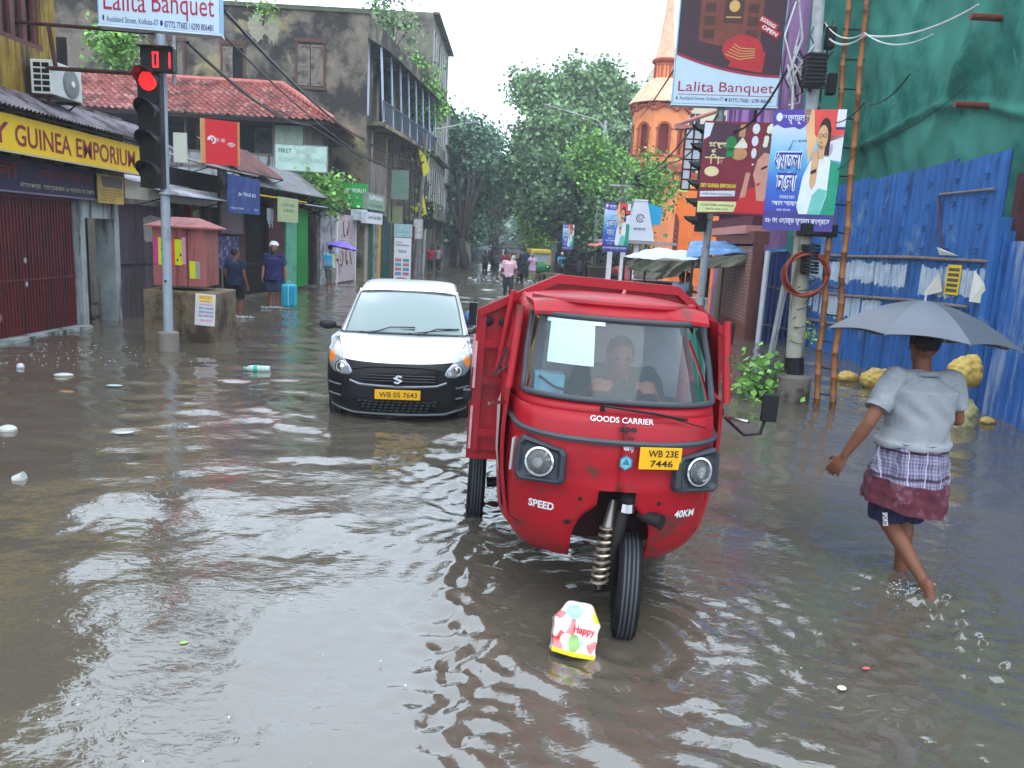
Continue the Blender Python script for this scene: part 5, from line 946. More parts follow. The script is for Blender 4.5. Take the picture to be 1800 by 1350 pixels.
# ================================================================ RIGHT MIDDLE DISTANCE
lav = M('lavender_plaster', C(160, 118, 164), .8, .12, 2, .2, stain=C(120, 92, 128), samt=.4, streak=True); mband = M('maroon_band', C(92, 40, 52), .7, .15); rose = M('rose_plaster', C(190, 130, 120), .8, .12, 3)
PH = Wall((6.35, 25.3), (6.0, 19.2))
o = thing('lavender_house', 'lavender plaster house with maroon bands behind the hoarding', 'building', PH.M(0)); LP = PH.L
mb = MB(); wallbox(mb, 0, LP, -.3, 9.5, 0, .35, [(.8, 1.6, 4.6, 6.3), (3.2, 4.0, 4.6, 6.3)], lav); mb.box(0, .3, .35, 8, -.3, 9.4, lav); mb.box(LP-.3, LP, .35, 8, -.3, 9.4, lav); mb.box(.3, LP-.3, 1.5, 1.6, -.3, 9, DARK); mb.build('wall', None, o)
for z0_, z1_, d_, m_ in ((2.55, 2.75, .5, rose), (2.75, 3.0, .35, mband), (3.2, 3.4, .45, rose), (3.4, 3.6, .2, mband), (6.8, 7.0, .4, rose), (7.0, 7.2, .3, mband)): mb = MB(); mb.box(-.1, LP+.02, -d_, -.002, z0_, z1_); mb.build('cornice', m_, o)
for i in range(5): x = .1+i*1.38; mb = MB(); mb.box(x, x+.35, -.09, -.003, 3.62, 6.78); mb.build('pilaster', M('violet_trim', C(150, 100, 170), .7, .1), o)
for hh in ((.8, 1.6), (3.2, 4.0)):
    q = MB(); 
    for i in range(5): q.box(hh[0]+i*.19, hh[0]+i*.19+.03, .05, .08, 4.6, 6.3)
    for i in range(6): q.box(hh[0], hh[1], .081, .1, 4.6+i*.33, 4.63+i*.33)
    q.build('window', BLACK, o)
mb = MB(); cq = PH.M(0).inverted() @ at(1374, 60, 19.2); mb.tube((cq.x, cq.y, 4.0), (cq.x, cq.y, 9), .13, None, 14); mb.build('column', lav, o)
# white paned stair window screen
o = thing('lattice_screen', 'black framed stair screen with frosted white panes beside the hoarding', 'screen', Wall((4, 24), (6, 24)).M(0)); Wq = Wall((4, 24), (6, 24)); x0, x1, z0, z1 = Wq.rect(1206, 226, 1240, 335)
q = MB(); n1, n2 = 3, 6
for i in range(n1+1): xx = x0+(x1-x0)*i/n1; q.box(xx-.02, xx+.02, -.02, .03, z0, z1)
for j in range(n2+1): zz = z0+(z1-z0)*j/n2; q.box(x0, x1, -.017, .027, zz-.02, zz+.02)
q.build('frame', BLACK, o); q = MB(); r = random.Random(4)
for i in range(n1):
    for j in range(n2):
        if r.random() < .78: q.box(x0+(x1-x0)*i/n1+.03, x0+(x1-x0)*(i+1)/n1-.03, .0, .008, z0+(z1-z0)*j/n2+.03, z0+(z1-z0)*(j+1)/n2-.03)
q.build('pane', M('frosted_pane', C(196, 206, 214), .4, .1), o); q = MB(); q.box(x0-.3, x1+.3, .05, .4, z1+.0, z1+.12); q.tube((x0-.3, .1, z1+.1), (x1+1.3, .1, z1+1.0), .06); q.build('stair_rail', rose, o)
# --- orange church
ora = M('orange_plaster', C(226, 138, 84), .75, .08, 1.5, .1, stain=C(206, 116, 70), samt=.3); ora2 = M('deep_orange_plaster', C(226, 112, 36), .75, .08, 1.5, stain=C(200, 92, 34), samt=.3); domem = M('pale_peach_roof', C(226, 176, 144), .7, .08, 2, stain=C(200, 150, 120), samt=.4, sscale=1.5); redt = M('brick_red_trim', C(160, 66, 48), .75, .1); darkred = M('dark_red_recess', C(110, 34, 34), .8, .15)
cx = at(1166, 240, 47).x; o = thing('orange_church', 'orange church with arched round tower, peach dome and tall spire', 'church', Matrix.Translation((cx, 48.5, 0)))
R8 = 1.72; NS = 8
def octo(mb, prof, m=None, rot=math.pi/8, n=8):
    vs = [(r_*math.cos(rot+2*math.pi*j/n), r_*math.sin(rot+2*math.pi*j/n), z_) for r_, z_ in prof for j in range(n)]; k = len(prof)
    mb.add(vs, [(i*n+j, i*n+(j+1) % n, (i+1)*n+(j+1) % n, (i+1)*n+j) for i in range(k-1) for j in range(n)]+[tuple(range(n-1, -1, -1)), tuple((k-1)*n+j for j in range(n))], m)
q = MB(); octo(q, [(1.5, 6.6), (1.5, 10.4)], darkred); octo(q, [(R8+.1, -.3), (R8+.1, 6.5)], ora)
side = 2*R8*math.sin(math.pi/8)
for k in range(8):
    a = math.pi/4*k; T_ = Matrix.Rotation(a, 4, 'Z') @ Matrix.Translation((0, -R8*math.cos(math.pi/8), 0)); s2 = side/2
    # pier, spandrel and arch of each face
    n_ = 10; arc = [(.3*math.cos(math.pi*i/n_), 9.0+.3*math.sin(math.pi*i/n_)) for i in range(n_+1)]
    q.box(-s2, -.3, 0, .22, 7.5, 10.4, ora, T_); q.box(.3, s2, 0, .22, 7.5, 10.4, ora, T_)
    for (x0_, z0_), (x1_, z1_) in zip(arc, arc[1:]): q.prism([(x0_, z0_), (x1_, z1_), (x1_, 10.4), (x0_, 10.4)], 0, .22, ora, T_)
    q.box(-s2, s2, 0, .22, 6.5, 7.5, ora, T_)
q.build('wall', None, o)
q = MB()
for k in range(8):
    a = math.pi/4*k; T_ = Matrix.Rotation(a, 4, 'Z') @ Matrix.Translation((0, -R8*math.cos(math.pi/8), 0)); s2 = side/2
    arc = [(.34*math.cos(math.pi*i/12), 9.0+.34*math.sin(math.pi*i/12)) for i in range(13)]
    for (x0_, z0_), (x1_, z1_) in zip(arc, arc[1:]): q.prism([(x0_, z0_), (x0_*1.22, 9+(z0_-9)*1.22), (x1_*1.22, 9+(z1_-9)*1.22), (x1_, z1_)], -.05, 0, None, T_)
    q.box(-.42, -.3, -.04, 0, 7.55, 9.0, None, T_); q.box(.3, .42, -.04, 0, 7.55, 9.0, None, T_); q.box(-.5, -.28, -.06, 0, 8.95, 9.05, None, T_); q.box(.28, .5, -.06, 0, 8.95, 9.05, None, T_)
    for i in range(8): x_ = -s2+2*s2*i/8; z_ = 9.95+.28*math.sin(math.pi*(i+.5)/8); q.box(x_, x_+s2/4+.01, -.14, 0, z_, z_+.1, None, T_); q.box(x_, x_+s2/4+.01, -.2, 0, z_+.28, z_+.42, None, T_)
octo(q, [(R8+.2, 6.45), (R8+.45, 6.6), (R8+.45, 7.0), (R8+.15, 7.15)]); octo(q, [(R8+.04, 7.42), (R8+.12, 7.46), (R8+.12, 7.55), (R8+.02, 7.6)]); q.build('moulding', redt, o)
q = MB(); octo(q, [(R8+.25, 10.5), (R8+.1, 10.75), (1.5, 11.2), (1.15, 11.65), (.72, 12.0)], n=16); q.build('dome', domem, o, smooth='auto')
q = MB(); octo(q, [(.62, 11.85), (.62, 12.85)], ora); octo(q, [(.66, 12.85), (.82, 13.0), (.82, 13.1), (.7, 13.15)], redt)
for k in range(8):
    T_ = Matrix.Rotation(math.pi/4*k, 4, 'Z') @ Matrix.Translation((0, -.62*math.cos(math.pi/8), 0)); 
    for x_ in (-.22, -.02, .18): q.box(x_, x_+.04, -.03, 0, 12.0, 12.75, redt, T_)
    q.box(-.22, .22, -.03, 0, 12.75, 12.8, redt, T_)
q.build('lantern', None, o); q = MB(); octo(q, [(.66, 13.12), (.5, 13.9), (.3, 15.4), (.16, 17.2), (.03, 19.5)]); q.build('spire', domem, o)
q = MB(); q.box(-2.6, 5, -1.2, 6, -.3, 6.4, ora2); q.box(-2.7, 5.1, -1.3, 6, 6.4, 6.62, redt); q.build('nave_wall', None, o)
q = MB(); Wc = (47.3,); c_ = at(1172, 400, 47.2); ax = c_.x-cx; n_ = 16
q.poly([(ax+.75, -1.22, 1.2), (ax+.75, -1.22, 3.6)]+[(ax+.75*math.cos(math.pi*i/n_), -1.22, 3.6+.85*math.sin(math.pi*i/n_)) for i in range(1, n_)]+[(ax-.75, -1.22, 3.6), (ax-.75, -1.22, 1.2)]); q.build('arched_window', darkred, o)
q = MB(); 
for i in range(6): q.box(ax-.6, ax+.6, -1.27, -1.225, 1.6+i*.35, 1.68+i*.35)
q.build('louvre', M('pale_louvre', C(150, 96, 90), .7), o)
# --- white obelisk hoarding and cyan back
Wo = Wall((3, 33), (8, 33)); x0, x1, z0, z1 = Wo.rect(1104, 352, 1146, 424); o = thing('obelisk_booth', 'white tapering booth with small grey emblem and cyan side beside rally banner', 'booth', Wo.M(0)); w = x1-x0
q = MB(); pr = [(x0, z0), (x1+.1, z0), (x0+w*.72, z1), (x0+w*.28, z1)]; q.prism(pr, 0, .5, M('booth_white', C(200, 206, 214), .5, .05)); q.box(x0+w*.26, x0+w*.74, -.03, .53, z1, z1+.06, WHITE); q.build('panel', None, o)
q = MB(); q.prism([(x0+w*.74, z1-.05), (x1+.35, z1-.25), (x1+.3, z0+.7), (x0+w*.9, z0+.7)], .1, .45); q.build('side_panel', M('cyan_panel', C(30, 150, 190), .5, .08), o)
q = MB(); gi = M('grey_letter', 0); stroke(q, arcpts(x0+w*.5, z0+w*.8, .16, 0, 330), .05, -.004, gi); stroke(q, arcpts(x0+w*.5, z0+w*.8, .07, 90, 400), .04, -.004, gi); q.text('কলকাতা', x0+w*.28, z0+.4, .13, w*.45, -.004, gi, .02); q.build('emblem', None, o); q = MB(); q.box(x0-1.2, x1+1.0, -.3, .8, z0-.14, z0-.02); q.build('base', M('grey_ledge', C(150, 150, 150), .7), o)
for k in range(3): q = MB(); xx = x0-.7+k*.55; q.box(xx, xx+.2, -.1, .06, -.3, z0-.14); q.build('post', WHITE, o)
# --- market stalls
def cloth(mb, pts4, nu, nv, amp, seed, m=None, thick=(0, 0, .01), sag=0):
    r = random.Random(seed); ph = [r.uniform(0, 6.3) for _ in range(6)]; A, B, C_, D = [Vector(p) for p in pts4]
    def fn(a, b):
        p = A.lerp(B, a).lerp(D.lerp(C_, a), b); z = amp*(math.sin(a*9+ph[0]+b*4)+.6*math.sin(b*13+a*17+ph[1])+.4*math.sin(a*31+b*7+ph[2])+.35*math.sin(a*4-b*21+ph[3])); return p+Vector((0, 0, z-sag*4*a*(1-a)))
    mb.grid(fn, nu, nv, m, thick)
def stall(label, TLf, TRf, depth, zback, mat, skirt=None, posts=True, name='market_stall', amp=.022, seed=1, counter=None):
    A, B = Vector(TLf), Vector(TRf); o = thing(name, label, 'stall', Matrix.Translation((A.x, A.y, 0)), 'covered stalls on the right pavement'); b0 = Vector((A.x, A.y, 0)); D = A+Vector((depth[0], depth[1], zback)); C_ = B+Vector((depth[0], depth[1], zback))
    q = MB(); cloth(q, (A-b0, B-b0, C_-b0, D-b0), 40, 16, amp, seed); q.build('tarpaulin', mat, o, smooth=True)
    if skirt:
        q = MB(); L_ = (B-A).length
        q.grid(lambda a, b: A.lerp(B, a)-b0+Vector((.05+.05*math.sin(a*20+b*3)+.03*math.sin(b*9+a*31), .06*math.sin(a*27+b*5), -.02-b*skirt[0]*(.75+.25*math.sin(a*3+.5)))), 60, 10, None, (0, .01, 0)); q.build('hanging_sheet', skirt[1], o, smooth=True)
    if posts:
        for p in (A, B, C_, D): q = MB(); q.tube((p.x-b0.x, p.y-b0.y, -.3), p-b0, .035); q.build('post', M('dark_pole', 0), o)
    if counter:
        q = MB(); x0_, x1_, y0_, y1_, zc = counter; q.box(x0_, x1_, y0_, y1_, -.2, zc, M('stall_wood', C(70, 52, 48), .8, .3, 6)); q.box(x0_-.05, x1_+.05, y0_-.05, y1_+.05, zc, zc+.05, M('stall_top', C(120, 110, 100), .7)); q.build('counter', None, o)
    return o
wt = M('white_blue_tarp', C(196, 206, 212), .5, .1, 2, .2, stain=C(150, 190, 214), samt=.3, sscale=1.5); bt = M('blue_tarp', C(66, 120, 172), .5, .25, 2, .2, stain=C(150, 176, 196), samt=.35, sscale=2); ot = M('olive_grey_tarp', C(112, 112, 96), .7, .25, 4, .3, stain=C(84, 84, 72), samt=.5, sscale=2)
stall('stall roofed with white and pale blue tarpaulin over a grey green sheet', at(1098, 452, 21.5), at(1218, 458, 19.6), (.9, 1.9), .26, wt, (.34, ot), seed=3, counter=(.2, 1.4, .2, .8, .9))
stall('stall roofed with wrinkled blue tarpaulin before the fence', at(1205, 452, 20.5), at(1385, 442, 18.6), (.5, 1.9), .42, bt, (.3, ot), seed=5)
stall('dark stall under black sheeting near the auto rickshaw', at(985, 455, 41), at(1045, 440, 39), (1.5, 3), .3, M('black_sheet', C(34, 34, 40), .5, .3, 3), (.3, M('black_sheet', 0)), seed=7, counter=(.3, 1.8, .5, 1.2, 1))
stall('low stall with salmon coloured roof behind the rally banner', at(1030, 432, 38), at(1090, 430, 36), (1.5, 2), .4, M('salmon_sheet', C(190, 96, 84), .6, .15), None, seed=8, counter=(.3, 1.8, .5, 1.2, 1))
stall('stall of weathered grey cloth between obelisk booth and lavender house', at(1110, 470, 27), at(1200, 468, 25), (1.2, 1.6), .35, ot, (.4, M('dim_cloth', C(120, 116, 104), .8, .3, 4)), seed=9, counter=(.2, 1.8, .4, 1, .9))
# roller shutter shop at the foot of the lavender house
PS = Wall((5.86, 22.6), (5.7, 18.2)); o = thing('shuttered_shop', 'shop with faded brown roller shutter beside the dark blue fence panel', 'shops', PS.M(0)); sl, sr = PS.hit(1276, 500)[0], PS.hit(1326, 500)[0]
brs = M('brown_shutter', C(150, 110, 100), .6, .15, 2, stain=C(120, 84, 76), samt=.4, streak=True); roller('roller_shutter', o, sl, sr, .35, 2.25, brs); q = MB(); q.box(sl, sr, -.1, .02, -.3, .35); q.build('brick_sill', M('brick_red', C(130, 72, 60), .85, .3, 12), o)
q = MB(); q.box(sr, sr+.14, -.14, .1, -.3, 2.3, M('brown_jamb', C(104, 60, 54), .7)); q.box(sl-.12, sl, -.12, .1, -.3, 2.3, M('brown_jamb', 0)); q.box(-.2, sl-.15, -.02, .1, -.3, 2.4, M('olive_panel', C(120, 116, 76), .7, .2)); q.box(-.2, sr+.14, -.16, .2, 2.3, 2.6, M('brown_jamb', 0)); q.build('wall', None, o)
# small stuff beside stalls: railings, red motor bonnet, tub
o = thing('rail_barrier', 'grey steel handrail in front of the covered stall', 'railing', Matrix.Translation(at(1170, 505, 18.5)*1)); b0 = at(1170, 505, 18.5); b0.z = 0; o.matrix_world = Matrix.Translation(b0); q = MB(); 
for z in (.95, .55): q.tube((-.5, 0, z), (1.0, -.1, z), .025)
for x in (-.5, .25, 1.0): q.tube((x, 0, -.3), (x, 0, .97), .03)
q.build('rail', STEEL, o)
# --- low boundary wall and dark undergrowth closing the right side between church and stalls
o = thing('boundary_wall', 'low grimy boundary wall under the right hand trees', 'wall', Matrix.Identity(4)); q = MB(); Wb = Wall((4.4, 62), (5.2, 34)); q.box(0, Wb.L, 0, .2, -.3, 2.0); o.matrix_world = Wb.M(0); q.build('wall', concrete, o)
o = thing('hedge', 'dense dark shrubbery filling the gap behind the boundary wall', 'hedge', Matrix.Translation((5.2, 50, 0))); leaves('foliage', [((.3, -8, 3), (1.0, 3, 2.2)), ((.2, 0, 3.3), (1, 4, 2.6)), ((0, 7, 3.2), (1, 4, 2.4)), ((1.5, 3, 4.5), (1.4, 3, 2))], 9000, .24, leafm['dark'], o, seed=50)
q = MB(); q.tube((.3, -8, -.3), (.3, -8, 2.5), .08); q.tube((.2, 0, -.3), (.2, 0, 2.5), .08); q.tube((0, 7, -.3), (0, 7, 2.5), .08); q.build('stems', bark, o)
# ================================================================ VEHICLES
redp = M('worn_red_paint', C(160, 14, 30), .5, .14, 1.2, .12, stain=C(140, 18, 30), samt=.35, sscale=2.4, coat=.10, bscale=7, stain2=C(100, 44, 40), s2amt=.26, s2scale=5); redd = M('red_load_bed_paint', C(152, 14, 30), .4, .14, 2, .05, stain=C(128, 20, 28), samt=.4, sscale=2, coat=.15); redw = M('white_worn_panel', C(196, 186, 180), .5, .1, 4, stain=C(150, 50, 50), samt=.35, sscale=5)
chrome = M('chrome', (.6, .6, .62), .15, .05, metal=1); greyrub = M('grey_rubber_strip', C(64, 66, 72), .5, .1); yplate = M('number_plate_yellow', C(222, 166, 20), .45, .05)
tkz = .54; TK = MY(tkz, 3.72, 3) ; TK = Matrix.Translation((tkz+.02, 3.80, 0)) @ Matrix.Rotation(math.radians(3.0), 4, 'Z') @ Matrix.Rotation(math.radians(1.6), 4, 'Y')
o = thing('cargo_rickshaw', 'red three wheeled cargo rickshaw with dented cab, ploughing through the flood', 'cargo rickshaw', TK); tk = o
CB = 1.02     # cab back plane y
def hw(z):       # half width of the cab at height z
    return float(np.interp(z, [.36, .42, .5, .62, .8, 1.0, 1.1, 1.25, 1.45, 1.66, 1.74], [.46, .515, .54, .548, .555, .555, .55, .54, .53, .505, .46]))
def yf(z):       # nose centre line
    return float(np.interp(z, [.36, .45, .6, .8, 1.0, 1.1, 1.2, 1.68, 1.74], [.20, .13, .07, .03, .02, .03, .06, .36, .46]))
def nose(x, z, push=0):
    w_ = hw(z); t_ = min(abs(x)/w_, 1); return yf(z)+(.34 if z < 1.15 else .26)*(t_**3.2)*(.5+.5*t_) -push
def wrap(t_, z, push=0):    # t -1..1 across the front then along the side
    w_ = hw(z); s_ = abs(t_)
    if s_ < .72: u_ = s_/.72; x = w_*math.sin(u_*math.pi/2)**.92; y = yf(z)+.30*(1-math.cos(u_*math.pi/2))**1.15
    else: u_ = (s_-.72)/.28; x = w_+.05*min(u_*3, 1); y = yf(z)+.30+(CB-yf(z)-.30)*u_
    d_ = math.copysign(1, t_); return Vector((d_*x, y-push, z))
def archw(z):
    if z > .80: return 0
    return float(np.interp(z, [.36, .5, .6, .66, .70, .72, .80], [.20, .21, .20, .16, .115, .10, .10]))
def tinv(x, z): return (2/math.pi*math.asin(min((x/hw(z))**(1/.92), 1)))*.72
zs = sorted(set([.36, .37, .40, .44, .5, .56, .62, .66, .69, .70, .72, .76, .7999, .8001, .84, .9, .96, 1.02, 1.08, 1.14, 1.20]))
for sgn in (-1, 1):
    q = MB(); n = 34; vs = []
    for z in zs:
        t0 = tinv(archw(z), z) if archw(z) > 0 else 0
        for i in range(n+1): t_ = t0+(1-t0)*i/n; p = wrap(sgn*t_, z); dent = .012*math.exp(-((p.x-.2)/.1)**2-((z-.92)/.06)**2)+.008*math.exp(-((p.x+.05)/.2)**2-((z-.86)/.04)**2); p.y += dent; vs.append(p)
    fs = [(i*(n+1)+j, i*(n+1)+j+1, (i+1)*(n+1)+j+1, (i+1)*(n+1)+j) for i in range(len(zs)-1) for j in range(n)]
    if sgn < 0: fs = [f[::-1] for f in fs]
    if sgn < 0: nq = MB(); nq.add(vs, fs)
    else: nq.add(vs, fs)
# pillars and roof above the waist: front skin with a window opening
def wsl(z): return 1.255, 1.665
zz2 = [1.20, 1.225, 1.25]+list(np.linspace(1.27, 1.66, 14))+[1.675, 1.70, 1.72, 1.74]; n = 60; vs = []
for z in zz2: vs += [wrap(-1+2*i/n, z) for i in range(n+1)]
fs = []
for i in range(len(zz2)-1):
    for j in range(n):
        tm = abs(-1+2*(j+.5)/n); zm = (zz2[i]+zz2[i+1])/2
        if 1.25 < zm < 1.668 and (tm < .60 or tm > .80): continue
        fs.append((i*(n+1)+j, i*(n+1)+j+1, (i+1)*(n+1)+j+1, (i+1)*(n+1)+j))
nq.add(vs, fs); cab = nq.build('cab', redp, o, smooth='auto')
sm = cab.modifiers.new('solid', 'SOLIDIFY'); sm.thickness = .012; sm.offset = -1
q = MB(); q.grid(lambda a, b: (lambda w_: Vector(((2*a-1)*w_, .36+.05+b*(CB-.36-.02), 1.725+.045*(1-abs(2*a-1)**3)*min(1, b*3+.25)-(.05*max(0, .12-b)/.12))))(.525-.04*(1-b)), 24, 20, None, (0, 0, -.02)); rf_ = q.build('roof', redp, o, smooth='auto')
q = MB(); pr = [wrap(-1+2*i/40, 1.735) for i in range(41)]
q.path([p+Vector((0, -.015, .0)) for p in pr[6:35]], .022, 8); q.build('drip_rail', redp, rf_)
# glass
def wsp(a, b, push=0):
    z = 1.262+(1.662-1.262)*b; t_ = (2*a-1)*.595; p = wrap(t_, z, push); return p
q = MB(); q.grid(lambda a, b: wsp(a, b, .004), 30, 12); q.build('windscreen', glass('cab_glass', (.82, .87, .88), .24, .13, C(140, 152, 160)), o, smooth=True)  # grey diffuse share paints in reflected sky along with pane dust
ring = [wsp(i/24, 0, .012) for i in range(25)]+[wsp(1, i/10, .012) for i in range(1, 11)]+[wsp(1-i/24, 1, .012) for i in range(1, 25)]+[wsp(0, 1-i/10, .012) for i in range(1, 11)]
q = MB(); q.path(ring, .016, 7); q.build('window_seal', greyrub, o, smooth=True)
# side door panels slightly proud, front door pillar, half doors
for sgn in (-1, 1):
    q = MB(); q.grid(lambda a, b: (lambda z: Vector((sgn*(hw(z)+.064-.06*(1-b)**3), .36+a*.6, z)))(.46+b*.8), 10, 14, None, (-sgn*.02, 0, 0)); dr = q.build('door', redp, o, smooth='auto')
    q = MB(); q.poly([Vector((sgn*(hw(z)+.078-.06*(1-(z-.46)/.8)**3), y_, z)) for y_, z in ((.40, .60), (.44, .52), (.80, .52), (.92, .75), (.9, 1.05), (.6, 1.17), (.44, 1.1), (.41, .9))]); q.build('door_panel', redw, dr)
    q = MB(); q.tube((sgn*.60, .30, 1.26), (sgn*.565, .36, 1.70), .022); q.build('door_frame', redp, dr); q = MB(); q.tube((sgn*.645, .97, 1.2), (sgn*.58, .97, 1.74), .02); q.build('door_frame', redp, dr)
    q = MB(); q.poly([(sgn*.585, .40, 1.28), (sgn*.625, .93, 1.28), (sgn*.565, .93, 1.68), (sgn*.55, .46, 1.68)]); q.build('side_window', glass('darkened_side_glass', (.3, .28, .3), .15, .6, C(84, 60, 66)), dr)  # dark diffuse colour mixed in to dim the bright outside behind the pane
    q = MB(); q.tube((sgn*.61, .30, 1.18), (sgn*.70, .20, 1.185), .009); q.build('door_handle', chrome, dr)
# rubber strip
for sgn in (-1, 1):
    q = MB(); q.path([wrap(sgn*.735, z_, .002) for z_ in np.linspace(.42, 1.2, 16)], .0035, 5); q.path([wrap(sgn*t_, .53, .001) for t_ in np.linspace(.5, .73, 8)], .003, 5); q.build('panel_seam', M('seam_dark', C(50, 10, 14), .8), o)
q = MB(); strip = [wrap(-.8+1.6*i/50, 1.095-.03*(1-(abs(-1+2*i/50))**2), .012) for i in range(51)]; q.path(strip, .017, 6); q.path([p+Vector((0, -.006, 0)) for p in strip], .008, 5, None); q.build('rub_strip', greyrub, o)
# headlights
def frame_at(x, z, push=0):
    p = wrap(math.copysign(tinv(abs(x), z), x), z, push); e = .02; px_ = wrap(math.copysign(tinv(abs(x)+e, z), x), z, push); pz_ = wrap(math.copysign(tinv(abs(x), z+e), x), z+e, push)
    ax = (px_-p)*math.copysign(1, x); az = pz_-p; az.x = 0; ax.normalize(); ny = az.cross(ax).normalized(); ny = -ny if ny.y < 0 else ny; az = ax.cross(ny) ; az = -az if az.z < 0 else az
    return Matrix(((ax.x, ny.x, az.x, p.x), (ax.y, ny.y, az.y, p.y), (ax.z, ny.z, az.z, p.z), (0, 0, 0, 1)))
for sgn in (-1, 1):
    T_ = frame_at(sgn*.405, .925); T_ = Matrix.Translation(T_.translation) @ Matrix.Rotation(math.radians(sgn*20), 4, 'Z') @ Matrix.Rotation(math.radians(-6), 4, 'X')
    q = MB(); w2, h2 = .135, .108; out = [(-w2*sgn, -h2*.8), (-w2*sgn*.9, -h2), (w2*sgn*.85, -h2*1.05), (w2*sgn, -h2*.8), (w2*sgn, h2*.85), (w2*sgn*.8, h2*1.15), (-w2*sgn*.85, h2*.75), (-w2*sgn, h2*.5)]
    if sgn < 0: out = out[::-1]
    n_ = len(out); rings = [(1.0, .06), (1.0, -.035), (.86, -.055), (.7, -.03)]
    vs = [T_ @ Vector((a*s_, y_, b*s_)) for s_, y_ in rings for a, b in out]; fs = [(i*n_+j, i*n_+(j+1) % n_, (i+1)*n_+(j+1) % n_, (i+1)*n_+j) for i in range(3) for j in range(n_)]+[tuple(3*n_+j for j in range(n_))]
    q.add(vs, fs); hl = q.build('headlight', M('headlight_shell', C(50, 54, 62), .35, .1), o, bevel=.006)
    q = MB(); RX = Matrix.Rotation(math.pi/2, 4, 'X'); q.lathe([(.078, .032), (.078, .05), (.068, .052), (.062, .04), (.04, .012), (.012, .004)], 24, (0, 0, 0), None, T_ @ Matrix.Translation((0, -.002, 0)) @ RX); q.build('reflector', chrome, hl, smooth='auto')
    q = MB(); q.lathe([(.068, .048), (.05, .062), (.02, .068), (.003, .069)], 20, (0, 0, 0), None, T_ @ RX); q.build('lens', glass('lamp_glass', (.9, .92, .92), .25, .12, (.6, .6, .58)), hl, smooth=True)
    if sgn < 0: q = MB(); q.grid(lambda a, b: T_ @ Vector((.155*sgn-.0*a, .0+.05*a-.02, -.07+.17*b)), 3, 3, None, (sgn*.012, -.012, 0)); q.build('side_indicator', M('indicator_clear', C(210, 200, 200), .2, .05), hl)
# plate, lettering and badges follow the nose
def on_nose(q, st, x, z, h, w, m, push=.006, bold=0, mirror=False):
    vs, fs, mxs = text_geo(st, bold); P = []
    for p in vs:
        xx = x+p[0]/mxs[0]*w; z2 = z+p[1]/mxs[1]*h; pp = wrap(math.copysign(tinv(abs(xx), z2), xx), z2, push); P.append(pp)
    q.add(P, fs, m)
Tp = frame_at(.195, 1.0, .012); Tp = Matrix.Translation(Tp.translation+Vector((0, -.012, 0))) @ Matrix.Rotation(math.radians(9), 4, 'Z') @ Matrix.Rotation(math.radians(-2), 4, 'X'); q = MB(); q.box(-.115, .115, -.004, .004, -.058, .058, None, Tp); pl = q.build('number_plate', yplate, o, bevel=.003)
q = MB(); q.text('WB 23E', -.07, .008, .036, .165, -.0055, LB, .02, Tp); q.text('7446', -.055, -.044, .036, .125, -.0055, LB, .02, Tp); q.build('plate_lettering', None, pl)
q = MB(); on_nose(q, 'GOODS CARRIER', -.18, 1.165, .028, .33, wl, .008, .01); on_nose(q, 'SPEED', -.45, .655, .045, .13, wl, .008, .03); on_nose(q, '40KM', .33, .655, .045, .12, wl, .008, .03); on_nose(q, 'জয়', -.0, 1.02, .03, .055, wl, .008, .02); q.build('lettering', None, o)
q = MB(); on_nose(q, 'ape', -.03, 1.115, .036, .09, BLACK, .026, .04); on_nose(q, 'City', -.01, 1.085, .022, .06, BLACK, .026, .03); q.build('badge', None, o)
hx = frame_at(.02, .965, .01); q = MB(); q.poly([hx @ Vector((.038*math.sin(a), -.002, .042*math.cos(a))) for a in [math.pi/3*i for i in range(6)]], M('badge_teal', C(40, 120, 140), .4)); q.poly([hx @ Vector((.03*math.sin(a), -.004, .034*math.cos(a))) for a in [math.pi/3*i for i in range(6)]], M('badge_pale', C(120, 176, 190), .4)); q.poly([hx @ Vector(p_) for p_ in ((-.02, -.006, -.01), (.02, -.006, -.01), (0, -.006, .026))], M('badge_teal', 0)); q.build('hexagon_badge', None, o)
q = MB()
for x_, z_ in ((-.19, .745), (.23, .745), (-.25, .6), (-.23, .605), (.26, .59)): T_ = frame_at(x_, z_, .002); q.ell(T_.translation, (.012, .008, .012), None, 8, 5)
q.build('bolt_hole', BLACK, o)
q = MB(); q.tube(wrap(-.09, 1.245, .03), wrap(-.09, 1.215, .01), .012); q.path([wrap(-.09, 1.245, .035), wrap(.12, 1.225, .045), wrap(.28, 1.20, .045)], .007, 6); q.path([wrap(.1, 1.232, .04), wrap(.42, 1.155, .05)], .004, 5, BLACK); q.build('wiper', BLACK, o)
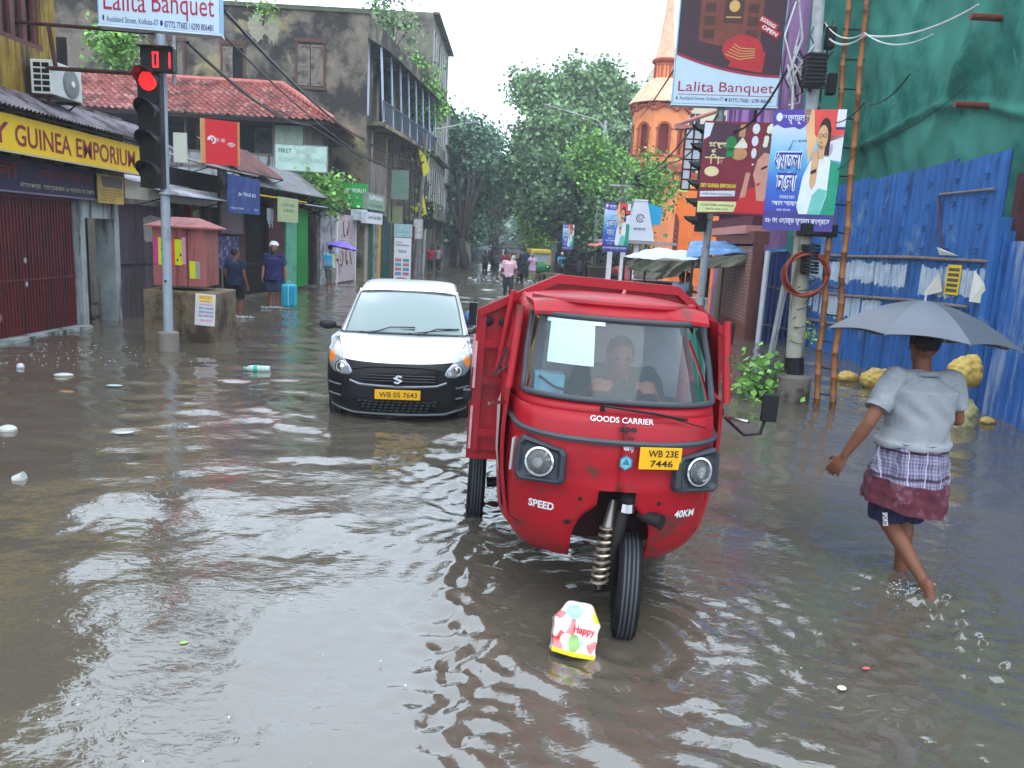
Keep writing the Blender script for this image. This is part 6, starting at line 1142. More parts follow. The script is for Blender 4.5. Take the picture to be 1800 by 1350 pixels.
# dark well behind the arch, shock absorber, fork, wheel
q = MB(); q.box(-.26, .26, .36, .6, .42, .85); q.box(-.13, .13, .14, .36, .80, .84); q.build('wheel_well', M('wheel_well_red', C(44, 10, 14), .7, .2), o)
q = MB(); vs_ = []
q.box(-.50, .50, .42, 1.0, .40, .46); q.build('floor_pan', M('underbody', C(24, 20, 20), .8), o)
steer = Matrix.Translation((.085, .02, 0)) @ Matrix.Rotation(math.radians(-8), 4, 'Z'); wx = .07
fw = bpy.data.objects.new('front_wheel_assembly', None); bpy.data.objects.remove(fw)
def wheel(par, c, R, w_, T=None, rim=True, name='wheel'):
    T = (T or Matrix()) @ Matrix.Translation(c) @ Matrix.Rotation(math.pi/2, 4, 'Y'); q = MB(); h = w_/2
    q.lathe([(R*.62, -h*.7), (R*.78, -h), (R*.93, -h*.95), (R*.985, -h*.72), (R, -h*.3), (R, h*.3), (R*.985, h*.72), (R*.93, h*.95), (R*.78, h), (R*.62, h*.7)], 40, (0, 0, 0), None, T); t_ = q.build('tyre', RUBBER, None, smooth='auto')
    q = MB()
    for k in (-.5, -.18, .18, .5): q.lathe([(R*1.0, h*k-.006), (R*1.006, h*k-.004), (R*1.006, h*k+.004), (R*1.0, h*k+.006)], 40, (0, 0, 0), None, T)
    tr_ = q.build('tread', M('tread_grey', C(60, 62, 68), .5), t_)
    q = MB(); q.lathe([(R*.63, h*.6), (R*.5, h*.3), (R*.2, h*.25), (.02, h*.5)], 24, (0, 0, 0), None, T); q.lathe([(R*.63, -h*.6), (R*.5, -h*.3), (R*.2, -h*.25), (.02, -h*.5)], 24, (0, 0, 0), None, T); rm = q.build('rim', M('rim_grey', C(90, 80, 80), .5, .2, metal=.4), t_)
    t_.name = name; t_.parent = par; return t_
wheel(o, (.025, .17, .215), .295, .13, steer, name='front_wheel')
q = MB(); TS = steer @ Matrix.Translation((-.125, .1, 0))
q.tube(TS @ Vector((0, .02, .20)), TS @ Vector((.03, .07, .66)), .022, .022, 12, M('shock_grey', C(90, 86, 84), .4, metal=.5)); q.tube(TS @ Vector((.02, .05, .55)), TS @ Vector((.034, .075, .70)), .035, .018, 14, M('shock_cap', C(150, 140, 134), .35, metal=.6)); 
nst = 9; co = []
for i in range(nst*14+1): a = i/14*2*math.pi; t_ = i/(nst*14); c_ = (TS @ Vector((0, .02, .22))).lerp(TS @ Vector((.02, .055, .56)), t_); co.append(c_+Vector((.042*math.cos(a), .042*math.sin(a), 0)))
q.path(co, .009, 6, M('spring_steel', C(186, 170, 150), .35, metal=.7)); q.build('shock_absorber', None, o, smooth='auto')
q = MB(); q.path([steer @ Vector(p_) for p_ in ((.0, .2, .75), (-.04, .12, .66), (-.06, .12, .45), (-.06, .16, .22), (.025, .17, .215))], [.04, .04, .032, .035, .03], 10); q.tube(steer @ Vector((-.16, .12, .2)), steer @ Vector((.06, .2, .215)), .03); q.ell(steer @ Vector((.0, .12, .72)), (.09, .07, .05)); q.tube(steer @ Vector((.05, .1, .66)), steer @ Vector((.16, .02, .655)), .034, .04); q.build('front_fork', M('greasy_iron', C(30, 26, 26), .5, .3), o, smooth='auto')
q = MB(); q.tube(steer @ Vector((-.03, .04, .69)), steer @ Vector((-.03, .04, .735)), .045, .04, 14); q.build('steering_cap', chrome, o)
# load bed
bx0, bx1, by0, by1 = -.80, .80, 1.10, 2.9
q = MB(); q.box(bx0, bx1, by0, by1, .62, .68); q.box(bx0, bx0+.03, by0+.03, by1, .68, 1.22); q.box(bx1-.03, bx1, by0+.03, by1, .68, 1.22); q.box(bx0, bx1, by1, by1+.03, .68, 1.22); lb_ = q.build('load_bed', redd, o)
hbp = [(-.79, .66), (.81, .66), (.81, 1.585), (.46, 1.84), (-.30, 1.855), (-.79, 1.60)]
q = MB(); q.prism(hbp, by0, by0+.025); hb = q.build('headboard', redd, o)
lip = [(-.79, 1.60), (-.30, 1.855), (.46, 1.84), (.81, 1.585)]; q = MB()
for (xa, za), (xb, zb) in zip(lip, lip[1:]): q.prism([(xa, za-.055), (xb, zb-.055), (xb, zb), (xa, za)], by0-.045, by0-.003)
for z_ in (.78, 1.12, 1.36): q.box(-.76, .76, by0-.028, by0-.003, z_, z_+.05)
for x_ in (-.79, -.36, .5, .75): q.box(x_, x_+.06, by0-.035, by0-.004, .68, 1.56)
q.build('headboard_frame', redd, hb)
q = MB()
for x_ in (-.845, .80): q.box(x_, x_+.05, by0-.06, by0+.02, 1.50, 1.64); q.box(x_, x_+.05, by0-.06, by0+.02, 1.02, 1.08)
for x_ in (-.72, -.62): q.ell((x_, by0-.02, 1.53), (.035, .01, .03))
q.build('hinge', BLACK, hb)
q = MB(); 
for z0_, z1_ in ((.7, .98), (1.1, 1.4)): q.box(-.79, -.775, by0-.05, by0-.036, z0_, z1_)
q.build('reflective_tape', M('tape_worn', C(190, 150, 156), .5, .3, 10), hb)
q = MB(); q.path([(.12, by0-.06, 1.79), (.1, by0-.08, 1.74), (.05, by0-.25, 1.71), (.02, by0-.35, 1.705)], .012, 7); q.build('rope', M('pink_rope', C(190, 110, 104), .8), o)
for sgn in (-1, 1):
    wheel(o, (sgn*.70, 1.95, .18), .27, .13, name='rear_wheel')
    q = MB(); q.tube((sgn*.1, 1.95, .25), (sgn*.62, 1.95, .19), .04); q.build('axle', BLACK, o)
    q = MB(); q.box(sgn*.68-.1, sgn*.68+.1, 1.6, 2.3, .56, .62); q.build('rear_mudguard', BLACK, o)
# mirrors
q = MB(); q.path([(.60, .30, 1.18), (.70, .24, 1.10), (.78, .22, 1.12), (.80, .22, 1.22)], .009, 6, BLACK); mr = q.build('mirror', None, o); q = MB(); q.box(.765, .855, .2, .225, 1.19, 1.345, BLACK); q.build('mirror_head', None, mr, bevel=.01)
q = MB(); q.path([(-.60, .33, 1.38), (-.68, .25, 1.33), (-.62, .3, 1.48)], .008, 6); q.build('mirror_stay', BLACK, o)
# inside the cab: seat, dash, paper, cloth, handlebar
q = MB(); q.box(-.5, .5, .92, 1.0, .95, 1.14, M('seat_black', C(30, 30, 32), .7)); q.box(-.5, .5, .62, .95, .8, .93, M('seat_black', 0)); q.build('seat', None, o); q = MB(); q.box(-.52, .52, .28, .5, 1.0, 1.2, M('dash_grey', C(46, 46, 50), .7)); q.build('dashboard', None, o)
q = MB(); q.box(-.52, .52, 1.03, 1.05, .7, 1.72); q.build('cab_back', M('cab_back_grey', C(186, 192, 198), .8, .15), o)
def onws(a, b, push): p = wsp(a, b, push); return p
q = MB(); q.grid(lambda a, b: onws(.175+.215*a, .40+.53*b, .0085+.004*math.sin(b*3)), 6, 8); q.build('windscreen_notice', M('white_sheet_paper', C(170, 192, 190), .6, .06, 5), o)
q = MB(); q.grid(lambda a, b: onws(.15+.28*a, .91+.05*b, .0115), 6, 3); q.build('windscreen_tape', M('clear_tape', C(186, 206, 206), .3), o)
q = MB(); q.box(-.46, -.30, .3, .42, 1.2, 1.35, M('pale_blue_cloth', C(120, 170, 186), .9, .2)); q.path([(-.44, .28, 1.34), (-.36, .27, 1.29), (-.28, .27, 1.27)], .008, 5, BLACK); q.build('cloth_bundle', None, o)
q = MB(); q.path([(-.2, .55, 1.16), (0, .5, 1.2), (.2, .55, 1.16)], .014, 8); q.tube((0, .5, 1.18), (0, .35, .9), .02); q.build('handlebar', BLACK, o)
# ---------------------------------------------------------------- white taxi
def crom(P, t):       # catmull-rom through list of arrays
    n = len(P)-1; t = min(max(t, 0), 1)*n; i = min(int(t), n-1); f = t-i; p0 = P[max(i-1, 0)]; p1 = P[i]; p2 = P[i+1]; p3 = P[min(i+2, n)]
    return .5*((2*p1)+(-p0+p2)*f+(2*p0-5*p1+4*p2-p3)*f*f+(-p0+3*p1-3*p2+p3)*f**3)
carw = M('taxi_white_paint', C(226, 228, 228), .25, .02, 1, coat=.6); cblk = M('bumper_black', C(16, 16, 20), .4, .12, 2, spec=.3); 
CT = Matrix.Translation((-1.25, 8.28, -.02)) @ Matrix.Rotation(math.radians(5.0), 4, 'Z') @ Matrix.Diagonal((1.06, 1, 1.01, 1)); o = thing('taxi', 'white hatchback taxi with black bumper and yellow number plate', 'car', CT)
# rows across the body: (z centre, y centre, half width, wrap depth at the sides, side z)
rows = [(.10, .10, .70, .42, .10), (.22, .02, .76, .42, .22), (.40, .0, .78, .44, .42), (.56, .0, .78, .46, .60), (.655, .03, .775, .46, .74), (.70, .09, .765, .42, .79), (.775, .36, .755, .30, .82), (.835, .70, .745, .22, .845), (.875, 1.02, .74, .14, .87)]
def nosep(a, b):       # a across -1..1, b rows 0..1
    k = [np.array(r_) for r_ in rows]; z, y, w_, d, zs_ = crom(k, b); s = abs(a); return Vector((math.copysign(w_*math.sin(min(s*1.0, 1)*math.pi/2), a), y+d*(1-math.cos(s*math.pi/2))**1.25, z+(zs_-z)*s**2.2))
nr = len(rows)-1; bh = 4.45/nr
q = MB(); q.grid(lambda a, b: nosep(2*a-1, bh+(1-bh)*b), 48, 26, None); bn = q.build('bonnet', carw, o, smooth=True)
q = MB(); q.grid(lambda a, b: nosep(2*a-1, bh*b), 48, 20, None); bmp = q.build('bumper', cblk, o, smooth=True)
def carp(x, z, push=0):       # point of the nose surface at (x, z)
    lo, hi = 0., 1.
    for _ in range(26):
        b = (lo+hi)/2; w_ = crom([np.array(r_) for r_ in rows], b)[2]; a = 2/math.pi*math.asin(min(abs(x)/w_, 1)); p = nosep(math.copysign(a, x), b)
        if p.z < z: lo = b
        else: hi = b
    return p+Vector((0, -push, push*.35))
def patch_poly(q, pts, m, push, n=9):      # polygon in xz draped on the nose
    cx_ = sum(p[0] for p in pts)/len(pts); cz_ = sum(p[1] for p in pts)/len(pts); dense = []
    for (xa, za), (xb, zb) in zip(pts, pts[1:]+pts[:1]): dense += [(xa+(xb-xa)*i/3, za+(zb-za)*i/3) for i in range(3)]
    N_ = len(dense); vs = [carp(cx_, cz_, push)]
    for k in range(1, n+1): vs += [carp(cx_+(x-cx_)*k/n, cz_+(z-cz_)*k/n, push*(1 if k < n else .1)) for x, z in dense]
    fs = [(0, 1+j, 1+(j+1) % N_) for j in range(N_)]+[(1+(k-1)*N_+j, 1+k*N_+j, 1+k*N_+(j+1) % N_, 1+(k-1)*N_+(j+1) % N_) for k in range(1, n) for j in range(N_)]; q.add(vs, fs, m)
def carline(q, pts, r, push=.01, n=12): q.path([carp(pts[i][0]+(pts[i+1][0]-pts[i][0])*k/n, pts[i][1]+(pts[i+1][1]-pts[i][1])*k/n, push) for i in range(len(pts)-1) for k in range(n)]+[carp(*pts[-1], push)], r, 6)
q = MB(); patch_poly(q, [(-.40, .52), (-.2, .575), (.2, .575), (.40, .52), (.36, .46), (-.36, .46)], None, .006); q.build('grille', M('mesh_black', C(8, 8, 9), .8), bmp)
for z_ in (.485, .515, .545): q = MB(); carline(q, [(-.38, z_), (0, z_+.005), (.38, z_)], .006, .014); q.build('grille_bar', M('grille_grey', C(60, 62, 68), .35, metal=.3), bmp)
q = MB(); carline(q, [(-.50, .475), (-.40, .44), (0, .425), (.40, .44), (.50, .475)], .013, .008); q.build('lower_trim', M('satin_trim', C(130, 134, 142), .3, metal=.5), bmp)
q = MB(); carline(q, [(-.48, .60), (-.3, .635), (0, .645), (.3, .635), (.48, .60)], .008, .01); q.build('bonnet_gap', BLACK, bmp)
q = MB(); patch_poly(q, [(-.46, .28), (.46, .28), (.40, .13), (-.40, .13)], None, .004); q.build('lower_intake', M('mesh_black', 0), bmp)
for k in range(4):
    q = MB()
    for j in range(14-k): x_ = -.40+.018*k+.0607*j+.03*(k % 2); q.ell(carp(x_, .255-.036*k, .008), (.022, .006, .010), None, 6, 4)
    q.build('intake_rib', M('intake_grey', C(44, 46, 52), .35), bmp)
q = MB(); carline(q, [(-.72, .16), (-.45, .09), (0, .07), (.45, .09), (.72, .16)], .014, .006); q.build('chin_trim', M('satin_trim', 0), bmp)
for sgn in (-1, 1):
    q = MB(); patch_poly(q, [(sgn*.74, .44), (sgn*.58, .42), (sgn*.56, .30), (sgn*.74, .30)], None, .003); q.build('fog_recess', M('mesh_black', 0), bmp)
    for z_ in (.42, .30): q = MB(); carline(q, [(sgn*.735, z_), (sgn*.60, z_-.01)], .010, .008, 6); q.build('bumper_vent', M('satin_trim', 0), bmp)
Tn = Matrix.Translation((0.0, -.022, .345)); q = MB(); q.box(-.235, .235, -.006, .01, -.053, .053, None, Tn); pl = q.build('number_plate', yplate, o, bevel=.004); q = MB(); q.text('WB 05 7643', -.19, -.028, .056, .39, -.0085, LB, .01, Tn); q.build('plate_lettering', None, pl)
q = MB(); Ts = Matrix.Translation((0.0, -.03, .515)); sp = [(-.052, .012), (.0, .05), (.045, .035), (.03, .02), (.0, .03), (-.01, .018), (.052, -.012), (.0, -.05), (-.045, -.035), (-.03, -.02), (.0, -.03), (.01, -.018)]
q.prism(sp, -.006, .004, None, Ts); q.build('emblem', chrome, o)
for sgn in (-1, 1):
    out = [(.768, .70), (.762, .79), (.72, .845), (.66, .80), (.57, .70), (.50, .62), (.475, .565), (.51, .535), (.60, .53), (.69, .555), (.74, .61)]
    q = MB(); patch_poly(q, [(sgn*(.632+(a-.632)*1.06), .655+(b-.655)*1.06) for a, b in out], None, .004); hs = q.build('headlight', M('lamp_rim', C(40, 42, 46), .4), o, smooth=True)
    q = MB(); patch_poly(q, [(sgn*a, b) for a, b in out], None, .010); q.build('lens', M('headlamp_silver', C(150, 156, 164), .15, .35, 14, metal=.35, coat=.6), hs, smooth=True)
    q = MB(); patch_poly(q, [(sgn*a, b) for a, b in ((.752, .67), (.745, .74), (.70, .765), (.665, .72), (.70, .64), (.73, .62))], None, .016); q.build('indicator', M('amber_indicator', C(226, 128, 56), .3), hs, smooth=True)
    c_ = carp(sgn*.60, .605, .012); TT = Matrix.Translation(c_) @ Matrix.Rotation(math.radians(sgn*22), 4, 'Z') @ Matrix.Rotation(math.pi/2, 4, 'X'); q = MB(); q.lathe([(.075, -.004), (.072, .006), (.055, .0), (.035, .004), (.014, .014)], 22, (0, 0, 0), None, TT); q.build('reflector', chrome, hs, smooth=True)
# cabin: pillars, screen, roof and sides
wb, wt_ = [(-.70, 1.04, .87), (0, .93, .885), (.70, 1.04, .87)], [(-.585, 1.72, 1.335), (0, 1.62, 1.365), (.585, 1.72, 1.335)]
def scr(a, b, push=0):
    lo = crom([np.array(p) for p in wb], a); hi = crom([np.array(p) for p in wt_], a); p = lo+(hi-lo)*b; p[2] += .02*math.sin(b*math.pi); return Vector(p)+Vector((0, -push, push*.6))
q = MB(); q.grid(lambda a, b: scr(.03+.94*a, .03+.93*b, .003), 20, 12); q.build('windscreen', glass('taxi_glass', (.7, .76, .76), .15, .55, C(176, 194, 194)), o, smooth=True)  # large pale diffuse share paints the sky's reflection into the pane
ring = [scr(.03+.94*i/20, .03, .006) for i in range(21)]+[scr(.97, .03+.93*i/8, .006) for i in range(1, 9)]+[scr(.97-.94*i/20, .96, .006) for i in range(1, 21)]+[scr(.03, .96-.93*i/8, .006) for i in range(1, 9)]; q = MB(); q.path(ring, .009, 6); q.build('window_seal', M('seal_grey', C(90, 98, 102), .5), o)
roof = [(1.62, 1.365, .585), (1.9, 1.43, .575), (2.4, 1.46, .57), (2.9, 1.43, .56), (3.2, 1.36, .55)]
q = MB()
def rfp(a, b):
    y, z, w_ = crom([np.array(p) for p in roof], b); s = 2*a-1; return Vector((w_*math.sin(abs(s)*math.pi/2)*(1 if s > 0 else -1), y+.10*abs(s)**2*(1-b), z-.055*abs(s)**3))
q.grid(rfp, 30, 20); 
for sgn in (-1, 1):
    q.grid(lambda a, b: (lambda p0, p1: p0.lerp(p1, b))(Vector((sgn*.585, 1.70, 1.335)).lerp(Vector((sgn*.70, 1.02, .905)), a), Vector((sgn*.60, 1.86, 1.36)).lerp(Vector((sgn*.735, 1.16, .90)), a)), 8, 4, None, (-sgn*.02, .02, -.01))
    q.grid(lambda a, b: Vector((sgn*(.735-.0*b), 1.1+a*2.2, .28+(.90-.28)*b)), 12, 8)
    q.grid(lambda a, b: Vector((sgn*(.74), .40+a*.75, .30+(.60)*b)), 6, 8)
    q.grid(lambda a, b: (Vector((sgn*.585, 1.72+a*1.5, 1.345+.03*math.sin(a*3))).lerp(Vector((sgn*.60, 1.74+a*1.55, 1.29)), b)), 8, 2, None, (-sgn*.02, 0, 0))
q.grid(lambda a, b: Vector(((2*a-1)*(.72-.14*b), 3.35-.15*b, .5+.85*b)), 6, 6); q.build('body', carw, o, smooth='auto')
for sgn in (-1, 1):
    q = MB(); q.poly([Vector(p) for p in ((sgn*.735, 1.2, .905), (sgn*.735, 3.1, .905), (sgn*.60, 3.0, 1.29), (sgn*.605, 1.86, 1.29))]); q.build('side_window', glass('taxi_side_glass', (.4, .44, .45), .4, .2, C(120, 130, 130)), o)
q = MB(); q.box(-.735, .735, .4, 3.3, .18, .3); q.build('underbody', M('underbody', 0), o)
for k, (a0_, a1_) in enumerate(((.22, .58), (.58, .93))): q = MB(); p0 = scr(a0_, .02, .02); p1 = scr(a1_, .14, .02); q.path([scr(a0_+.02, -.02, .02), p0.lerp(p1, .5)+Vector((0, -.01, .03)), p1], .007, 6); q.path([scr(a0_-.05, .02, .012), scr(a1_, .10 if k == 0 else .15, .014)], .006, 5); q.build('wiper', BLACK, o)
for sgn in (-1, 1): q = MB(); q.path([(sgn*.735, 1.15, .92), (sgn*.80, 1.12, .93)], .02, 6); q.ell((sgn*.88, 1.1, .955), (.10, .05, .06)); q.build('mirror', M('mirror_black', C(28, 28, 30), .4), o, smooth=True)
for sgn in (-1, 1):
    for y_ in (.62, 2.75): wheel(o, (sgn*.68, y_, .19), .27, .15, name='wheel')
q = MB(); q.box(-.62, .62, 1.3, 1.5, .7, .9, M('dash_grey', 0)); q.box(-.55, -.1, 1.9, 2.05, .5, 1.15, M('seat_fabric', C(110, 116, 118), .8)); q.box(.1, .55, 1.9, 2.05, .5, 1.15, M('seat_fabric', 0)); q.build('interior', None, o)
q = MB(); q.box(-.05, .08, 1.66, 1.68, 1.25, 1.30); q.build('rear_view_mirror', BLACK, o)
# ================================================================ PEOPLE
def skinm(name, c): return M(name, c, .55, .12, 9, .1)
sk_b = skinm('brown_skin', C(122, 76, 56)); sk_m = skinm('tan_skin', C(150, 100, 76)); hairm = M('black_hair', C(22, 18, 18), .6, .2, 20, .4)
def cap(mb, a, b_, ra, rb, n=12):      # closed tapered limb segment with round ends
    a, b_ = Vector(a), Vector(b_); d = b_-a; L_ = d.length; d = d.normalized() if L_ > 1e-6 else Vector((0, 0, 1)); P = []; R = []
    for k in (-.95, -.6, 0): P.append(a+d*k*ra); R.append(ra*math.sqrt(max(1-k*k, .02)))
    for k in (0, .6, .95): P.append(b_+d*k*rb); R.append(rb*math.sqrt(max(1-k*k, .02)))
    mb.path(P, R, n)
def lofte(mb, rings, n=20):            # rings: (centre, rx, ry)
    vs = []
    for c, rx, ry in rings:
        for j in range(n): a = 2*math.pi*j/n; vs.append((c[0]+rx*math.cos(a), c[1]+ry*math.sin(a), c[2]))
    k = len(rings); mb.add(vs, [(i*n+j, i*n+(j+1) % n, (i+1)*n+(j+1) % n, (i+1)*n+j) for i in range(k-1) for j in range(n)]+[tuple(range(n-1, -1, -1)), tuple((k-1)*n+j for j in range(n))])
def hand(mb, wr, d, side, palm, curl=.6, s=1.0):      # wr wrist, d forearm direction, palm facing direction
    wr = Vector(wr); d = Vector(d).normalized(); pn = Vector(palm); pn = (pn-d*pn.dot(d)).normalized(); sd = d.cross(pn).normalized()*side
    for k in range(4): cap(mb, wr+sd*(k-1.5)*.007*s, wr+d*.085*s+sd*(k-1.5)*.022*s, .016*s, .0125*s, 8)
    for k, L_ in enumerate((.07, .08, .075, .058)):
        p = wr+d*.088*s+sd*(k-1.5)*.0235*s; dd = (d+sd*(k-1.5)*.06).normalized(); r = .0098*s
        for j in range(3):
            dd = (dd*math.cos(curl*.55)+pn*math.sin(curl*.55)); q_ = p+dd*L_*s*(.45, .32, .25)[j]; cap(mb, p, q_, r, r*.9, 7); p = q_; r *= .9
    p = wr+d*.03*s-sd*.028*s; q_ = p+(d*.6-sd*.7+pn*.35).normalized()*.04*s; cap(mb, p, q_, .014*s, .011*s, 8); cap(mb, q_, q_+(d*.85-sd*.1+pn*.5).normalized()*.035*s, .011*s, .009*s, 7)
def person(label, Mx, J, cloth, hgt=1.7, voxel=.02, detail=False, skin=sk_b, hair='short', hairmat=None, faceyaw=0, facepitch=0, build=1.0, group=None, carry=None, barefoot=True):
    """J: joint positions in metres for a 1.7 m figure facing -Y; keys hip, chest, neck, head, and L/R shoulder, elbow, wrist, hip, knee, ankle"""
    o = thing('person', label, 'person', Mx @ Matrix.Scale(hgt/1.7, 4), group); b = build
    D = dict(hip=(0, 0, .93), waist=(0, 0, 1.08), chest=(0, -.0, 1.28), neck=(0, .01, 1.43), head=(0, -.01, 1.585), Ls=(.185, 0, 1.39), Rs=(-.185, 0, 1.39), Le=(.24, .02, 1.11), Re=(-.24, .02, 1.11), Lw=(.26, -.04, .87), Rw=(-.26, -.04, .87),
             Lh=(.09, 0, .9), Rh=(-.09, 0, .9), Lk=(.1, -.02, .49), Rk=(-.1, -.02, .49), La=(.1, .02, .09), Ra=(-.1, .02, .09))
    D.update(J); V_ = {k: Vector(v) for k, v in D.items() if not isinstance(v, (int, float))}
    q = MB(); lofte(q, [(V_['hip']-Vector((0, 0, .1)), .12*b, .10*b), (V_['hip'], .155*b, .115*b), (V_['waist'], .14*b, .105*b), (V_['chest'], .165*b, .115*b), (V_['neck']-Vector((0, 0, .06)), .13, .085), (V_['neck']-Vector((0, 0, .02)), .07, .065)])
    cap(q, V_['neck']-Vector((0, 0, .05)), V_['head']-Vector((0, 0, .06)), .056, .052)
    H = Matrix.Translation(V_['head']) @ Matrix.Rotation(math.radians(faceyaw), 4, 'Z') @ Matrix.Rotation(math.radians(facepitch), 4, 'X')
    q.ell(H @ Vector((0, .01, .02)), (.076, .094, .098), None, 18, 12, H.to_3x3().to_4x4()); q.ell(H @ Vector((0, -.028, -.055)), (.054, .058, .055), None, 14, 9); cap(q, H @ Vector((0, -.088, .0)), H @ Vector((0, -.102, -.03)), .010, .014, 8)
    cap(q, H @ Vector((-.02, -.082, -.062)), H @ Vector((.02, -.082, -.062)), .010, .010, 8); cap(q, H @ Vector((-.032, -.078, .022)), H @ Vector((.032, -.078, .022)), .012, .012, 8)
    for s_ in (-1, 1): q.ell(H @ Vector((s_*.079, .012, -.005)), (.010, .018, .030), None, 8, 6)
    for S_ in 'LR':
        s_, e, w = V_[S_+'s'], V_[S_+'e'], V_[S_+'w']; cap(q, s_, e, .052*b, .040); cap(q, e, e.lerp(w, .35), .040, .041); cap(q, e.lerp(w, .3), w, .041, .026); sd = 1 if S_ == 'L' else -1
        f_ = (w-e).normalized()
        if detail: hand(q, w, f_, sd, J.get(S_+'palm', (-sd, -.2, 0)), J.get(S_+'curl', .55))
        else: 
            pn = Vector(J.get(S_+'palm', (-sd, -.2, 0))); hand(q, w, f_, sd, pn, J.get(S_+'curl', .7), 1.12)
        h, k, a = V_[S_+'h'], V_[S_+'k'], V_[S_+'a']; cap(q, h, k, .088*b, .058); cap(q, k, k.lerp(a, .3)+Vector((0, .012, 0)), .056, .056); cap(q, k.lerp(a, .25)+Vector((0, .012, 0)), a, .056, .034)
        fd = Vector(J.get(S_+'f', (0, -1, -.12))).normalized(); up = (k-a).normalized(); heel = a-fd*.035-up*.045; cap(q, a, heel, .036, .032); toe = a+fd*.13-up*.058; cap(q, heel, toe, .034, .028); cap(q, a-up*.01, toe, .034, .024)
        sdv = fd.cross(up).normalized()
        for t_ in range(5): cap(q, toe+sdv*(t_-2)*.017, toe+fd*(.035-.006*abs(t_-1))+sdv*(t_-2)*.018, .012, .010, 7)
    body = blob(q, 'body', skin, o, voxel, 3)
    # clothes
    for c in cloth:
        kind = c[0]; mat_ = c[1]; q = MB(); e_ = c[2] if len(c) > 2 and isinstance(c[2], dict) else {}
        if kind == 'shirt':
            z0 = e_.get('hem', .86); pr = e_.get('puff', .02); hp = V_['hip'].copy(); hp.z = z0; wv = e_.get('wide', 0)
            mid = V_['hip'].lerp(V_['waist'], .5)
            lofte(q, [(hp, (.165+wv)*b+pr, (.125+wv)*b+pr), (hp+Vector((0, 0, .03)), (.168+wv)*b+pr, (.128+wv)*b+pr), (mid, .158*b+pr+wv*.6, .125*b+pr), (V_['waist'], .155*b+pr, .122*b+pr), (V_['chest']-Vector((0, 0, .06)), .168*b+pr, .128*b+pr), (V_['chest']+Vector((0, 0, .05)), .172*b+pr, .122*b+pr), (V_['neck']-Vector((0, 0, .075)), .165, .12), (V_['neck']-Vector((0, 0, .030)), .095, .094)], 28)
            for S_ in 'LR':
                s_, e, w = V_[S_+'s'], V_[S_+'e'], V_[S_+'w']; f_ = e_.get('sleeve', .62); t_ = s_.lerp(e, min(f_, 1)); cap(q, s_, s_.lerp(t_, .6), .060*b+pr*.25, .058*b+pr*.3)
                q.path([s_.lerp(t_, .12), s_.lerp(t_, .5), t_], [.052*b+pr*.3, .055*b+pr*.35, .058*b+pr*.45], 16)
                if f_ > 1: q.path([e-(e-s_)*.05, e.lerp(w, f_-1)], [.056+pr*.5, .05+pr*.4], 14); q.ell(e, (.058+pr*.4,)*3)
            cap(q, V_['Ls']+Vector((-.05, 0, .0)), V_['Rs']+Vector((.05, 0, .0)), .06, .06)
            am = e_.get('fold', .006); ph = e_.get('seed', 1)*1.7
            def fn(co, no, am=am, ph=ph, z1=V_['chest'].z):
                x, y, z = co[:, 0], co[:, 1], co[:, 2]; d = np.sin(z*38+x*22+np.sin(x*14+ph)*2.4+ph)*np.clip((1.3-z)/.4, .15, 1)+.9*np.sin(x*40-z*26+ph*2+np.sin(z*18)*1.5)*.6+.5*np.sin(x*75+z*15+ph)*np.clip((1.05-z)/.15, 0, 1); return co+no*(d*am)[:, None]
            ob = blob(q, 'shirt', mat_, o, voxel*.8, 2, fn)
            if e_.get('collar'):
                q = MB(); nk = V_['neck']; q.path([nk+Vector((.082*math.cos(a), .078*math.sin(a)-.004, -.026+.02*math.sin(a))) for a in np.linspace(0, 6.283, 22)], .018, 8); q.build('collar', e_['collar'], ob, smooth=True)
        elif kind == 'trousers':
            pr = e_.get('puff', .012); ln = e_.get('len', 1.0)     # 1 = to the knee, 2 = to the ankle
            lofte(q, [(V_['hip']-Vector((0, 0, .12)), .145*b+pr, .12*b+pr), (V_['hip'], .162*b+pr, .128*b+pr), (V_['waist']-Vector((0, 0, .03)), .145*b+pr, .115*b+pr)], 24)
            for S_ in 'LR':
                h, k, a = V_[S_+'h'], V_[S_+'k'], V_[S_+'a']; t_ = h.lerp(k, min(ln, 1)); q.path([h+Vector((0, 0, .02)), h.lerp(t_, .5), t_], [.098*b+pr, .088*b+pr*1.3, e_.get('cuff', .07*b+pr*1.6)], 18)
                if ln > 1: q.ell(k, (.066+pr,)*3); q.path([k, k.lerp(a, (ln-1)*.5), k.lerp(a, ln-1)], [.068+pr, .062+pr, .052+pr], 16)
            def fn(co, no): d = np.sin(co[:, 2]*40+co[:, 0]*30+np.sin(co[:, 1]*30)*2)+.6*np.sin(co[:, 0]*70+co[:, 2]*12); return co+no*(d*.003)[:, None]
            blob(q, 'trousers', mat_, o, voxel*.8, 2, fn)
        elif kind == 'wrap':       # cloth wound round the hips: z from, z to, flare
            z1, z0, f_ = e_['z1'], e_['z0'], e_.get('flare', .02); cx_, cy_ = V_['hip'].x, V_['hip'].y; sx = e_.get('shift', 0)
            def wfn(a, b_): an = a*2*math.pi; rr_ = .012*math.sin(an*7+b_*2)+.006*math.sin(an*13-b_*5)+.004*math.sin(b_*30+an*2); k_ = 1-b_; return Vector((cx_+sx*k_+((e_.get('rx', .185)*b)+f_*k_+rr_)*math.cos(an), cy_+((e_.get('ry', .15)*b)+f_*k_+rr_)*math.sin(an), z0+(z1-z0)*b_+(.015*math.sin(an*2+1)+.02*math.cos(an+.6))*k_))
            q.grid(wfn, 96, 24, mat_); w_o = q.build(e_.get('name', 'waist_cloth'), None, o, smooth=True)
